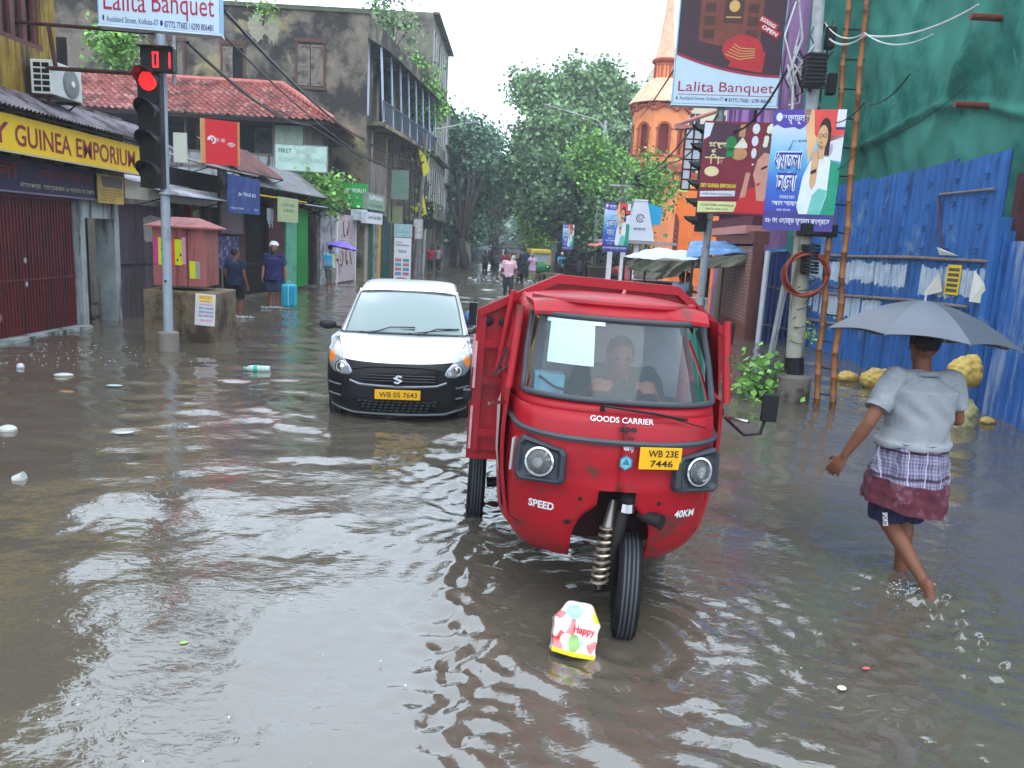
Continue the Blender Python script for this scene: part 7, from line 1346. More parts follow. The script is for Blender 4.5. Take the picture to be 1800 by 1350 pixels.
            if e_.get('mat2'):
                w_o.data.materials.append(e_['mat2'])
                for i_, p_ in enumerate(w_o.data.polygons):
                    if i_ % 24 < 24*e_['split']: p_.material_index = 1
    if hair == 'short' or hair == 'long' or hair == 'balding':
        q = MB(); zc = .028; q.ell(H @ Vector((0, .022, zc+.006)), (.083, .096, .094), None, 20, 12, H.to_3x3().to_4x4()); 
        if hair == 'long': q.ell(H @ Vector((0, .06, -.05)), (.07, .06, .13))
        ho = blob(q, 'hair', hairmat or hairm, o, voxel*.7, 1)
        co = np.empty(len(ho.data.vertices)*3, np.float32); ho.data.vertices.foreach_get('co', co); co = co.reshape(-1, 3); Hi = np.array(H.inverted()); loc = co @ Hi[:3, :3].T+Hi[:3, 3]
        face = loc[:, 1] < -.045; low = loc[:, 2] < -.045; m_ = face & (loc[:, 2] < .06) | (low if hair != 'long' else (low & (loc[:, 1] < .02))); c0 = np.array(H @ Vector((0, .01, .01))); co[m_] = c0+(co[m_]-c0)*.86; co += rng.normal(size=co.shape)*.0016; ho.data.vertices.foreach_set('co', co.astype(np.float32).ravel()); ho.data.update()
    elif hair == 'turban':
        q = MB(); 
        for k in range(6): T_ = H @ Matrix.Translation((0, .02, .075+.012*k)) @ Matrix.Rotation(math.radians(12 if k % 2 else -12), 4, 'Y') @ Matrix.Rotation(math.radians(-10), 4, 'X'); q.path([T_ @ Vector(((.098-.006*k)*math.cos(a), (.108-.006*k)*math.sin(a), .012*math.sin(a*2+k))) for a in np.linspace(0, 6.283, 26)], .026, 8)
        q.ell(H @ Vector((0, .02, .11)), (.09, .10, .075)); blob(q, 'turban', hairmat, o, .009, 1)
        q = MB(); q.ell(H @ Vector((0, -.07, -.085)), (.06, .04, .06)); q.ell(H @ Vector((-.055, -.02, -.05)), (.022, .04, .05)); q.ell(H @ Vector((.055, -.02, -.05)), (.022, .04, .05)); cap(q, H @ Vector((-.03, -.094, -.048)), H @ Vector((.03, -.094, -.048)), .012, .012); blob(q, 'beard', M('grey_beard', C(60, 56, 56), .9, .4, 30), o, .009, 1)
    elif hair == 'scarf':
        q = MB(); q.ell(H @ Vector((0, .03, .01)), (.095, .105, .115)); q.ell(H @ Vector((0, .05, -.12)), (.12, .08, .1)); blob(q, 'headscarf', hairmat, o, voxel*.8, 2)
    for s_ in (-1, 1):
        q = MB(); q.ell(H @ Vector((s_*.030, -.084, .004)), (.0135, .008, .007), None, 10, 6); q.build('eye', M('eye_dark', C(26, 20, 20), .3), o)
    return o, V_, H
def umbrella(label, Mx, R, tipz, mat, ribs=8, depth=.32, pole_len=.8, tilt_=(0, 0), group='open umbrellas', alt=None):
    o = thing('umbrella', label, 'umbrella', Mx @ Matrix.Rotation(math.radians(tilt_[0]), 4, 'X') @ Matrix.Rotation(math.radians(tilt_[1]), 4, 'Y'), group); n = 6*ribs
    def fn(a, b_):
        an = a*2*math.pi; k = (a*ribs) % 1; sag = math.sin(math.pi*k); kk = math.cos(math.pi/ribs)/math.cos(math.pi/ribs*(2*k-1)); r_ = R*b_*kk*(1-.035*sag*b_**2); z = -depth*(b_**1.75)+.02*sag*b_**3; return Vector((r_*math.cos(an), r_*math.sin(an), z))
    q = MB()
    for k in range(ribs): q.grid(lambda a, b_: fn((k+a)/ribs, b_), 6, 12, (alt[k] if alt else mat), (0, 0, -.004))
    cn = q.build('canopy', None, o, smooth=False)
    for p in cn.data.polygons: p.use_smooth = True
    try: cn.data.set_sharp_from_angle(angle=math.radians(25))
    except Exception: pass
    q = MB(); q.tube((0, 0, .06), (0, 0, -pole_len), .007, None, 8); q.build('shaft', STEEL, o); q = MB()
    for k in range(ribs): q.path([fn(k/ribs, t_)-Vector((0, 0, .008)) for t_ in np.linspace(.02, 1.0, 7)], .0035, 4); 
    for k in range(ribs): q.path([(0, 0, -.35*depth-.16), fn(k/ribs, .5)-Vector((0, 0, .01))], .003, 4)
    q.build('ribs', STEEL, o); q = MB(); q.path([(0, 0, -pole_len), (0, 0, -pole_len-.04), (.02, 0, -pole_len-.07), (.05, 0, -pole_len-.06)], .012, 8); q.build('handle', BLACK, o); return o
# --- man under the umbrella, seen from behind (he faces away: +Y)
tee = M('heather_grey_tshirt', C(138, 142, 147), .9, .08, 60, .15, stain=C(108, 113, 120), samt=.35, sscale=2)
def plaid(name):
    m = bpy.data.materials.new(name); _mats[name] = m; m.use_nodes = True; t = m.node_tree; b = t.nodes['Principled BSDF']; b.inputs['Roughness'].default_value = .9
    tc = t.nodes.new('ShaderNodeTexCoord'); sp = t.nodes.new('ShaderNodeSeparateXYZ'); t.links.new(tc.outputs['Object'], sp.inputs[0]); cur = None
    base = t.nodes.new('ShaderNodeRGB'); base.outputs[0].default_value = (*C(92, 88, 112), 1); cur = base.outputs[0]
    for ax, per, wd, col, am in ((0, .055, .45, C(132, 126, 150), .6), (2, .07, .4, C(128, 124, 148), .5), (0, .018, .3, C(170, 166, 186), .45), (2, .022, .3, C(60, 54, 80), .5), (2, .16, .1, C(50, 26, 44), .9), (0, .11, .06, C(190, 184, 200), .7)):
        mm = t.nodes.new('ShaderNodeMath'); mm.operation = 'MODULO'; mm.inputs[1].default_value = per; ad = t.nodes.new('ShaderNodeMath'); ad.operation = 'ADD'; ad.inputs[1].default_value = 10*per*7; t.links.new(sp.outputs[ax], ad.inputs[0]); t.links.new(ad.outputs[0], mm.inputs[0])
        lt = t.nodes.new('ShaderNodeMath'); lt.operation = 'LESS_THAN'; lt.inputs[1].default_value = per*wd; t.links.new(mm.outputs[0], lt.inputs[0]); ml = t.nodes.new('ShaderNodeMath'); ml.operation = 'MULTIPLY'; ml.inputs[1].default_value = am; t.links.new(lt.outputs[0], ml.inputs[0])
        mx = t.nodes.new('ShaderNodeMixRGB'); mx.inputs[2].default_value = (*col, 1); t.links.new(ml.outputs[0], mx.inputs[0]); t.links.new(cur, mx.inputs[1]); cur = mx.outputs[0]
    t.links.new(cur, b.inputs['Base Color']); return m
navy = M('navy_cotton', C(24, 26, 58), .8, .15, 8, .2); marc = M('maroon_wrap', C(84, 36, 48), .9, .35, 14, .3, stain=C(120, 84, 96), samt=.3, sscale=9)
mp = at(1592, 1005, 4.85); MM = Matrix.Translation((mp.x-.07, 4.88, -.14)) @ Matrix.Rotation(math.radians(186), 4, 'Z')
mo, MV, MH = person('man in grey t-shirt and checked wrap wading away under a dark umbrella', MM, dict(hip=(0, 0, .95), waist=(-.015, -.01, 1.1), chest=(-.02, -.02, 1.29), neck=(-.015, -.02, 1.45), head=(-.015, -.06, 1.595),
    Ls=(.175, -.01, 1.405), Rs=(-.215, -.02, 1.40), Le=(.335, .05, 1.13), Lw=(.43, -.01, .905), Re=(-.29, -.02, 1.15), Rw=(-.20, -.24, 1.23), Rpalm=(.4, 0, .6), Rcurl=1.9, Lpalm=(-.6, -.6, 0), Lcurl=.45,
    Lh=(.09, 0, .9), Rh=(-.10, 0, .9), Rk=(-.05, -.04, .50), Ra=(-.05, .0, .10), Lk=(.10, -.0, .50), La=(.02, .34, .22), Lf=(-.1, .25, -1)),
    [('trousers', navy, dict(len=1.0, puff=.012, cuff=.112)), ('wrap', plaid('checked_cotton'), dict(z1=1.02, z0=.60, flare=.062, rx=.180, ry=.146, mat2=marc, split=.38)), ('shirt', tee, dict(hem=.985, puff=.030, wide=.012, fold=.008, seed=2, sleeve=.70, collar=M('collar_grey', C(128, 132, 138), .9, .1)))],
    hgt=1.77, voxel=.008, detail=True, skin=skinm('dark_tan_skin', C(112, 70, 52)), hair='short', facepitch=14, build=1.12)
q = MB(); q.text('SPORTS', 0, 0, .028, .085, m=wl, bold=.02, T=Matrix.Translation((.196, .10, .575)) @ Matrix.Rotation(math.radians(150), 4, 'Z') @ Matrix.Rotation(math.radians(80), 4, 'Y')); q.build('side_print', None, mo)
hand_w = MM @ Vector((-.20, -.27, 1.27)); ub = at(1645, 560, 4.9)
umat = M('umbrella_grey', C(80, 84, 94), .4, .1, 3)
UM = umbrella('large dark grey umbrella held up by the wading man at the right', Matrix.Translation((ub.x+.02, 5.10, at(1640, 530, 5.1).z)), .60, 0, umat, 8, .25, .50, (-4, 4), alt=[M('canopy_dark', C(34, 40, 48), .35, .1, 3), umat, M('canopy_mid', C(78, 82, 94), .4, .1, 3), umat, umat, M('canopy_pale', C(94, 98, 108), .4, .1, 3), M('canopy_mid', 0), M('canopy_dark', 0)])
# --- people on the left
dkn = M('dark_navy_tee', C(28, 36, 62), .85, .15, 6, .1); blk = M('black_cotton', C(20, 20, 24), .85, .15, 6)
p = G(415, 556); person('man in dark navy t-shirt and black shorts wading away beside the feeder box', MY(p.x, p.y, 168, -.1), dict(Le=(.25, .04, 1.12), Lw=(.26, -.12, .9), Re=(-.23, .03, 1.12), Rw=(-.26, -.06, .86), Rk=(-.09, -.05, .5), La=(.1, .22, .16), Lk=(.1, -.02, .5)), [('trousers', blk, dict(len=.9, puff=.02)), ('shirt', dkn, dict(hem=.84, wide=.02))], 1.66, .016, hair='short', build=1.08, faceyaw=-35)
p = G(482, 541); so, SV, SH = person('bearded man in navy shirt and white turban carrying a turquoise suitcase', MY(p.x, p.y, 12, -.1), dict(Le=(.27, .0, 1.13), Lw=(.30, -.07, .89), Re=(-.25, .02, 1.12), Rw=(-.27, -.09, .88), Lcurl=2.0, Lk=(.10, -.07, .5), La=(.11, .02, .1), Ra=(-.1, .07, .1)), [('trousers', M('dark_denim', C(40, 50, 80), .85, .2, 8), dict(len=.97, puff=.02)), ('shirt', M('navy_shirt', C(32, 34, 84), .85, .12, 5), dict(hem=.80, wide=.025, puff=.025, sleeve=.8))], 1.76, .016, skin=sk_m, hair='turban', hairmat=M('white_turban', C(206, 208, 214), .85, .05), build=1.14)
q = MB(); 
for z_ in (.0,): q.path([Vector((.135*math.cos(a)+.0, .128*math.sin(a), .585+.0)) for a in (0,)], .01) if 0 else None
th = MY(p.x, p.y, 12, -.1) @ Matrix.Scale(1.76/1.7, 4) @ Vector((.345, -.10, .80)); o = thing('suitcase', 'turquoise hard shell suitcase carried by the man in the white turban', 'suitcase', Matrix.Translation((th.x+.03, th.y, th.z-.70)) @ Matrix.Rotation(math.radians(8), 4, 'Z'))
q = MB(); q.box(-.19, .19, -.13, .13, .02, .62); q.build('shell', M('turquoise_shell', C(22, 160, 190), .35, .06), o, bevel=.06); q = MB(); 
for x_ in (-.12, -.06, .06, .12): q.box(x_-.012, x_+.012, -.137, -.131, .08, .56)
q.build('ribs', M('turquoise_rib', C(18, 130, 160), .4), o); q = MB(); q.path([(-.06, 0, .62), (-.06, 0, .68), (.06, 0, .68), (.06, 0, .62)], .012, 8); q.box(-.008, .008, -.139, -.132, .04, .60); q.build('handle', M('pale_handle', C(170, 190, 200), .4), o)
p = G(580, 511); bo_, BV, BH = person('person in white and yellow shirt with blue backpack under a violet umbrella', MY(p.x, p.y, 170, -.1), dict(Re=(-.27, -.05, 1.16), Rw=(-.14, -.22, 1.25), Le=(.26, 0, 1.14), Lw=(.27, -.12, .93), Rcurl=1.8, Lk=(.1, -.1, .5), Ra=(-.12, .12, .1)), [('trousers', M('khaki_grey', C(128, 122, 120), .85, .15, 8), dict(len=1.35, puff=.02)), ('shirt', M('white_yellow_shirt', C(206, 206, 170), .8, .1, 3, stain=C(214, 200, 80), samt=.4, sscale=3), dict(hem=.86))], 1.68, .018)
bk = thing('backpack', 'bright blue backpack worn by the person under the violet umbrella', 'backpack', MY(p.x, p.y, 170, -.1)); q = MB(); q.box(-.15, .15, .14, .30, .92, 1.36); q.build('bag', M('backpack_blue', C(40, 150, 200), .7, .15, 6), bk, bevel=.05); q = MB(); q.box(-.12, .12, .30, .34, .95, 1.16); q.build('pocket', M('backpack_grey', C(110, 140, 160), .7, .15), bk, bevel=.02)
q = MB(); 
for s_ in (-1, 1): q.path([(s_*.10, .2, 1.36), (s_*.12, .04, 1.47), (s_*.13, -.12, 1.38), (s_*.14, -.1, 1.1), (s_*.13, .12, .98)], .02, 6)
q.build('strap', M('backpack_blue', 0), bk); uc = at(592, 424, p.y-.1); umbrella('violet umbrella with dark panels in front of the graffitied shutter', Matrix.Translation((uc.x+.15, p.y+.25, uc.z)), .60, 0, M('violet_umbrella', C(110, 84, 190), .5, .3, 1.2), 8, .24, .6, (-6, 8))
p = G(525, 500); person('person standing half hidden inside the green doorway', MY(p.x-.15, p.y+.5, 60, .05), {}, [('trousers', blk, dict(len=1.6)), ('shirt', M('maroon_shirt', C(96, 36, 40), .85), {})], 1.66, .022, skin=sk_m)
p = G(-14, 606); person('person cut off by the left picture edge, only a bare leg showing', MY(p.x-.13, p.y, 100, -.1), dict(Lk=(.1, -.2, .52), La=(.1, -.02, .12)), [('trousers', M('brown_shorts', C(80, 50, 44), .85), dict(len=.7)), ('shirt', blk, {})], 1.66, .02, skin=sk_m)
V0 = V.M(0) @ Vector((5.55, .75, 4.2)); vp = at(493, 262, 30.2); person('shirtless man standing on the veranda of the tiled house', MY(vp.x, 30.35, 20, 4.32), {}, [('trousers', M('checked_sarong', C(90, 96, 110), .85, .3, 9), dict(len=1.3))], 1.6, .026, skin=skinm('warm_skin', C(196, 130, 90)))
for px, py, lab, cc in ((762, 478, 'person in crimson top standing by the left kerb in the distance', C(150, 30, 54)), (775, 477, 'person in pale clothes with pink bag beside the crimson top', C(150, 140, 150)), (722, 482, 'person in blue standing at the dark far shopfront', C(40, 70, 130))):
    p = G(px, py); person(lab, MY(p.x-.2, p.y, random.choice([150, 20, 190]), -.1), {}, [('trousers', blk, dict(len=1.7)), ('shirt', M('shirt_%s' % lab.split()[2], cc, .85), {})], 1.62, .03)
# --- middle of the road
p = G(892, 523); person('man in pale pink shirt walking towards the camera between the vehicles', MY(p.x, p.y, 4, -.1), dict(Le=(.27, .02, 1.12), Lw=(.29, -.06, .88), Re=(-.26, .03, 1.12), Rw=(-.30, .0, .87), Lk=(.1, -.08, .5), Ra=(-.1, .08, .12)), [('trousers', M('charcoal_trousers', C(48, 50, 54), .85), dict(len=1.75, puff=.012)), ('shirt', M('pink_shirt', C(206, 168, 180), .8, .06), dict(hem=.84, sleeve=.85, collar=M('pink_shirt', 0)))], 1.72, .018, skin=sk_b)
crowd = [(913, 497, 'person in black raincoat wading under a black umbrella', C(26, 28, 36), 1.75, 'scarf'), (934, 495, 'woman in lilac headscarf beside the auto rickshaw', C(176, 150, 178), 1.6, 'scarf'), (985, 494, 'man in bright teal shirt standing with hands behind his back', C(32, 140, 168), 1.7, 'short'), (852, 477, 'person in dark grey wading under a round grey umbrella', C(50, 54, 60), 1.65, 'short'),
         (872, 478, 'person in grey under the leftmost umbrella of the crowd', C(70, 70, 80), 1.65, 'short'), (886, 476, 'person in red top in the crowd of umbrellas', C(170, 40, 50), 1.62, 'short'), (898, 480, 'person in white vest in the crowd of umbrellas', C(190, 190, 190), 1.7, 'short'), (905, 474, 'person in mustard clothes far behind the crowd', C(180, 150, 60), 1.6, 'scarf'), (866, 470, 'distant person in brown near the airy tree', C(96, 70, 60), 1.65, 'short'), (925, 472, 'distant person in blue near the road end', C(60, 90, 140), 1.65, 'short')]
for k, (px, py, lab, cc, hg, hr) in enumerate(crowd):
    p = G(px, py); sink = -.1 if k in (1, 2) else -.28; yaw = (175, 10, 190, 180, 0, 170, 5, 20, 160, 0)[k]; J = dict(Lw=(.08, .16, .95), Rw=(-.08, .16, .95), Le=(.25, .1, 1.12), Re=(-.25, .1, 1.12)) if 'behind his' in lab else dict(Re=(-.25, -.05, 1.15), Rw=(-.14, -.2, 1.28))
    person(lab, MY(p.x, p.y, yaw, sink), J, [('trousers', blk if k != 1 else M('lilac_dress', C(160, 150, 110), .85), dict(len=1.7, puff=.02)), ('shirt', M('crowd_cloth_%s' % 'abcdefghij'[k], cc, .85, .1), dict(hem=.7 if k in (0, 1) else .85, wide=.05 if k in (0, 1) else .0))], hg, .03, hair=hr, hairmat=M('crowd_cloth_%s' % 'abcdefghij'[k], cc) if hr == 'scarf' else (M('white_hair', C(190, 190, 190), .8) if k == 2 else None), group='people crowding the flooded road')
for px, py, Y, lab, cc, R_ in ((851, 450, 50, 'round grey umbrella over the person nearest the left tree', C(84, 92, 104), .55), (876, 452, 58, 'black umbrella at the left of the far crowd', C(30, 32, 40), .6), (892, 449, 62, 'dark grey umbrella in the middle of the far crowd', C(50, 52, 60), .6), (908, 453, 40, 'black umbrella above the person in the black raincoat', C(20, 22, 28), .62), (918, 449, 52, 'black umbrella to the right of the far crowd', C(26, 26, 32), .6), (868, 447, 76, 'pale umbrella far behind the crowd', C(130, 140, 150), .6), (900, 446, 80, 'brown black umbrella far behind the crowd', C(50, 40, 40), .6)):
    c_ = at(px, py-6, Y); c_.z = 1.66; umbrella(lab, Matrix.Translation(c_), R_, 0, M('canopy_'+lab.split()[0]+str(px), cc, .5, .1), 8, .22, .7)
# people at the stalls
for px, py, Y, yaw, lab, cc in ((1195, 520, 20.5, 170, 'dark haired person in pale blue shirt bent over the stall behind the cab', C(150, 170, 200)), (1018, 495, 40, 190, 'stall keeper in dark shirt under the black sheeting', C(60, 60, 66)), (1210, 505, 21.8, 80, 'vendor in white under the tarpaulin beside the sign pole', C(176, 186, 206))):
    c_ = at(px, py, Y); person(lab, MY(c_.x, Y, yaw, -.1), dict(Le=(.22, -.12, 1.14), Lw=(.16, -.34, 1.1), Re=(-.22, -.12, 1.14), Rw=(-.16, -.34, 1.1)), [('trousers', blk, dict(len=1.7)), ('shirt', M('vendor_'+str(px), cc, .85), {})], 1.55, .024)
# driver behind the windscreen of the three wheeler
dg = M('driver_green', C(30, 50, 44), .9, .25, 7); DM = tk.matrix_world @ MY(.06, .78, 0, .06); person('driver in dark green shirt sitting in the red cab', DM, dict(hip=(0, 0, .93), waist=(0, -.0, 1.0), chest=(0, -.03, 1.16), neck=(.0, -.07, 1.26), head=(-.0, -.13, 1.36), Ls=(.20, -.04, 1.24), Rs=(-.20, -.04, 1.24), Le=(.26, -.14, 1.04), Re=(-.26, -.14, 1.04), Lw=(.2, -.26, 1.16), Rw=(-.2, -.26, 1.16), Lh=(.1, 0, .93), Rh=(-.1, 0, .93), Lk=(.14, -.28, .90), Rk=(-.14, -.28, .90), La=(.14, -.22, .52), Ra=(-.14, -.22, .52), Lcurl=1.8, Rcurl=1.8),
    [('trousers', blk, dict(len=1.7, puff=.01)), ('shirt', dg, dict(hem=.92, sleeve=1.3, puff=.03, fold=.008))], 1.7, .016)
# ================================================================ SMALL THINGS
# red feeder box on a concrete plinth
fb = Wall((-6.45, 13.3), (-5.35, 13.45)); q = MB(); fx = G(262, 602); FM = MY(-6.42, 13.3, 4); o = thing('feeder_box', 'faded red electric feeder box with small pitched lid and paste-up posters', 'electrical box', FM)
fr = M('faded_red_steel', C(158, 90, 88), .55, .15, 3, .1, stain=C(120, 60, 56), samt=.4, sscale=2, streak=True)
q = MB(); q.box(.12, 1.0, .05, .8, .98, 2.0); q.build('cabinet', fr, o, bevel=.01); q = MB(); q.add([(.02, -.05, 2.0), (1.12, -.05, 2.0), (1.12, .9, 2.0), (.02, .9, 2.0), (.35, .4, 2.16), (.8, .4, 2.16), (.02, -.05, 1.97), (1.12, -.05, 1.97), (1.12, .9, 1.97), (.02, .9, 1.97)], [(0, 1, 5, 4), (1, 2, 5), (2, 3, 4, 5), (3, 0, 4), (6, 7, 1, 0), (7, 8, 2, 1), (9, 8, 7, 6), (9, 6, 0, 3), (8, 9, 3, 2)]); q.build('lid', fr, o)
q = MB(); q.box(.70, .715, .035, .048, .98, 2.0); q.build('door_seam', M('dark_red_seam', C(90, 40, 40), .7), o)
q = MB(); q.box(.15, .22, .04, .046, 1.35, 1.78, M('poster_magenta', C(200, 50, 130), .7)); q.box(.22, .40, .036, .042, 1.33, 1.8, M('poster_lime', C(196, 206, 30), .7, .1)); q.box(.41, .50, .0345, .041, 1.34, 1.78, M('poster_orange', C(214, 80, 40), .7)); q.box(.50, .62, .034, .040, 1.34, 1.78, M('poster_lime', 0)); q.box(.62, .68, .038, .044, 1.36, 1.82, M('poster_pink', C(206, 140, 170), .7)); q.box(.74, .90, .036, .042, 1.12, 1.42, M('poster_lime', 0)); q.box(.84, .92, .033, .0355, 1.12, 1.42, M('torn_paper', 0))
for k in range(6): q.poly([(.26+.06*(k % 2)+(.26 if k > 3 else 0), .0325, 1.4+.09*(k % 4)), (.30+.06*(k % 2)+(.26 if k > 3 else 0), .0325, 1.42+.09*(k % 4)), (.28+.05*(k % 2)+(.26 if k > 3 else 0), .0325, 1.46+.09*(k % 4))], LB)
q.build('poster', None, o)
o = thing('concrete_plinth', 'stained concrete plinth under the red feeder box with a ROOT poster', 'plinth', FM); pc = M('plinth_concrete', C(112, 98, 78), .9, .22, 3, .5, stain=C(60, 50, 40), samt=.5, sscale=1.6)
q = MB(); q.box(-.05, .62, 0, .95, -.3, .9); q.build('block', pc, o, bevel=.02); q = MB(); q.box(.62, 1.25, -.12, 1.0, -.3, .90); q.build('block', pc, o, bevel=.02)
T_ = Matrix.Translation((.86, -.128, .34)) @ Matrix.Rotation(math.radians(3), 4, 'Y'); q = MB(); q.box(0, .34, -.004, 0, 0, .55, M('poster_cream', C(206, 206, 210), .7, .05), T_); q.box(.05, .30, -.007, -.005, .40, .53, M('poster_yellow_pale', C(224, 206, 110), .7), T_); q.text('ROOT', .07, .46, .055, .21, -.009, M('poster_orange', 0), .02, T_); q.text('CANAL', .08, .41, .03, .18, -.009, M('poster_magenta', 0), .02, T_); q.text('TREATMENT', .07, .35, .025, .23, -.006, M('poster_magenta', 0), .02, T_)
for k in range(3): q.text(('TEETH CLEANING', 'CROWN BRIDGE', 'FULL DENTURE')[k], .06, .28-k*.065, .04, .25, -.006, M('poster_blue', C(70, 84, 160), .7), .03, T_)
q.text('CALL NOW', .09, .07, .04, .2, -.006, M('poster_magenta', 0), .02, T_); q.build('poster', None, o)
# sandbags
sackm = M('yellow_sack', C(190, 160, 84), .6, .25, 5, .5, stain=C(150, 122, 66), samt=.4, sscale=4); sackg = M('grey_yellow_sack', C(176, 168, 116), .7, .25, 6, .4, stain=C(110, 104, 84), samt=.4, sscale=3)
def sack(label, c, r, rot, mat, seed, neck=None):
    c = Vector(c); q = MB(); q.ell((0, 0, 0), r, None, 22, 14)
    if neck: q.path([Vector((0, 0, 0)), Vector(neck)*.7, Vector(neck)], [r[1]*.7, r[1]*.35, r[1]*.55], 10)
    def fn(co, no, s=seed): d = np.sin(co[:, 0]*24+np.sin(co[:, 1]*19+s)*2+s)*.8+np.abs(np.sin(co[:, 2]*34+co[:, 0]*27+s*2))*1.1+.5*np.sin(co[:, 1]*55+co[:, 2]*40); return co+no*(d*.014)[:, None]
    o_ = blob(q, 'sandbag', mat, None, .022, 1, fn, Matrix.Translation(c) @ Matrix.Rotation(math.radians(rot), 4, 'Z')); return tag(o_, label, 'sandbag', 'sandbags against the blue fence')
def gp(px, py, z=0): p = G(px, py, z); return p
sack('small yellow sandbag at the left end of the low heap', gp(1490, 664, .06), (.19, .14, .10), 10, sackm, 1); sack('largest humped yellow sandbag of the low heap', gp(1540, 668, .12), (.26, .2, .19), 20, sackm, 2, (.22, 0, .08)); sack('flat torn yellow sandbag spreading at the right of the heap', gp(1570, 676, .04), (.24, .15, .09), -15, sackm, 3, (.25, .05, .08)); sack('white grey lump of plastic resting atop the humped sandbag', gp(1580, 655, .12), (.10, .08, .07), 0, M('dirty_white_plastic', C(190, 190, 186), .5, .1), 4)
s1 = at(1696, 655, 9.8); sack('bulging yellow sandbag leaning on top of the grey sack', s1, (.25, .18, .20), 30, sackm, 5, (.20, .03, .16)); s2 = at(1696, 705, 9.8); sack('grey upright sack under the leaning yellow sandbag', (s2.x+.02, 9.85, .10), (.17, .16, .28), 0, sackg, 6); sack('scrap of yellow plastic floating by the fence post', gp(1736, 740, .02), (.12, .08, .035), 40, sackm, 7); sack('scrap of yellow sacking hanging beside the three wheeler mirror', at(1262, 652, 9.5), (.05, .04, .09), 0, sackm, 8, (0, 0, .15))
# plastic bag by the wheel
def bagmat():
    m = bpy.data.materials.new('printed_bag'); m.use_nodes = True; t = m.node_tree; b = t.nodes['Principled BSDF']; b.inputs['Roughness'].default_value = .3; b.inputs['Coat Weight'].default_value = .3
    tc = t.nodes.new('ShaderNodeTexCoord'); n = t.nodes.new('ShaderNodeTexVoronoi'); n.inputs['Scale'].default_value = 17; n.inputs['Randomness'].default_value = 1; t.links.new(tc.outputs['Object'], n.inputs[0]); s = t.nodes.new('ShaderNodeSeparateColor'); t.links.new(n.outputs['Color'], s.inputs[0]); cr = t.nodes.new('ShaderNodeValToRGB'); cr.color_ramp.interpolation = 'CONSTANT'; e = cr.color_ramp.elements
    cols = [(0, C(222, 218, 214)), (.34, C(214, 120, 120)), (.46, C(226, 222, 218)), (.6, C(150, 210, 214)), (.7, C(200, 60, 60)), (.8, C(226, 216, 210)), (.9, C(130, 170, 90)), (.95, C(226, 206, 60))]
    while len(e) < len(cols): e.new(.5)
    for k, (p_, c_) in enumerate(cols): e[k].position = p_; e[k].color = (*c_, 1)
    t.links.new(s.outputs[0], cr.inputs[0]); t.links.new(cr.outputs[0], b.inputs['Base Color']); return m
bc = at(1011, 1108, 3.62); q = MB(); q.box(-.115, .115, -.05, .05, -.115, .05); q.ell((0, 0, .05), (.108, .055, .10), None, 20, 12)
def bfn(co, no): d = np.sin(co[:, 0]*50+co[:, 2]*34)*.5+np.sin(co[:, 2]*70-co[:, 0]*30+1)*.4; return co+no*(d*.009)[:, None]
bg = blob(q, 'plastic_bag', bagmat(), None, .009, 3, bfn, Matrix.Translation((bc.x, bc.y, bc.z)) @ Matrix.Rotation(math.radians(9), 4, 'Y') @ Matrix.Rotation(math.radians(-24), 4, 'X')); tag(bg, 'bright printed plastic packet propped against the front wheel', 'plastic packet')
q = MB(); q.path([(-.11, -.052, -.105), (0, -.055, -.115), (.11, -.052, -.112)], .012, 6, M('yellow_seam', C(222, 204, 50), .4)); q.text('Happy', -.02, -.02, .05, .11, -.066, M('poster_red', C(190, 40, 50), .5), .03); e_ = q.build('seam_and_print', None, bg); 
# floating litter, each scrap its own object
def float_(name, label, cat, px, py, fn_, mat, rot=0, group='litter floating on the flood water'):
    p = G(px, py); q = MB(); fn_(q); o_ = q.build(name, mat, None, MY(p.x, p.y, rot, .012), smooth='auto'); return tag(o_, label, cat, group)
foam = M('white_foam_plastic', C(186, 188, 182), .5, .04)
def bottle(q): T_ = Matrix.Rotation(math.pi/2, 4, 'Y'); q.lathe([(.02, -.15), (.036, -.145), (.038, -.06), (.034, -.05), (.038, -.04), (.038, .05), (.03, .08), (.014, .10), (.014, .12)], 16, (0, 0, .015), M('clear_bottle_plastic', C(170, 196, 190), .15, .1, coat=.5), T_); q.lathe([(.0385, -.02), (.0395, -.018), (.0395, .02), (.0385, .022)], 16, (0, 0, .015), M('green_label', C(40, 170, 140), .4), T_); q.lathe([(.016, .11), (.016, .13)], 12, (0, 0, .015), M('green_label', 0), T_)
o_ = float_('plastic_bottle', 'clear plastic bottle with green label floating left of the taxi', 'bottle', 450, 652, lambda q: bottle(q), None, 186)
o_.scale = (1.35, 1.35, 1.35)
def cup(q): q.lathe([(.03, 0), (.045, .075), (.048, .08)], 16, (0, 0, 0), None, Matrix.Rotation(math.radians(75), 4, 'Y'))
def lump(rx, ry, rz): return lambda q: q.ell((0, 0, 0), (rx, ry, rz), None, 12, 7)
float_('foam_cup', 'white foam cup floating at the left picture edge', 'cup', 24, 846, cup, foam, 10); float_('foam_bowl', 'white half sunken bowl at the left edge below the shutter', 'bowl', 14, 757, lump(.085, .07, .045), foam, 0)
float_('foam_scrap', 'long white foam scrap near the shutter step', 'litter', 112, 661, lump(.12, .05, .03), foam, 20); float_('paper_scrap', 'crumpled white and blue scrap near the left edge', 'litter', 36, 646, lump(.05, .05, .05), M('white_blue_scrap', C(190, 196, 214), .6, .4, 20), 0); float_('cloth_scrap', 'pale orange scrap among the leaves by the shutter', 'litter', 118, 690, lump(.09, .04, .010), M('orange_scrap', C(140, 104, 74), .7, .3, 12), 0)
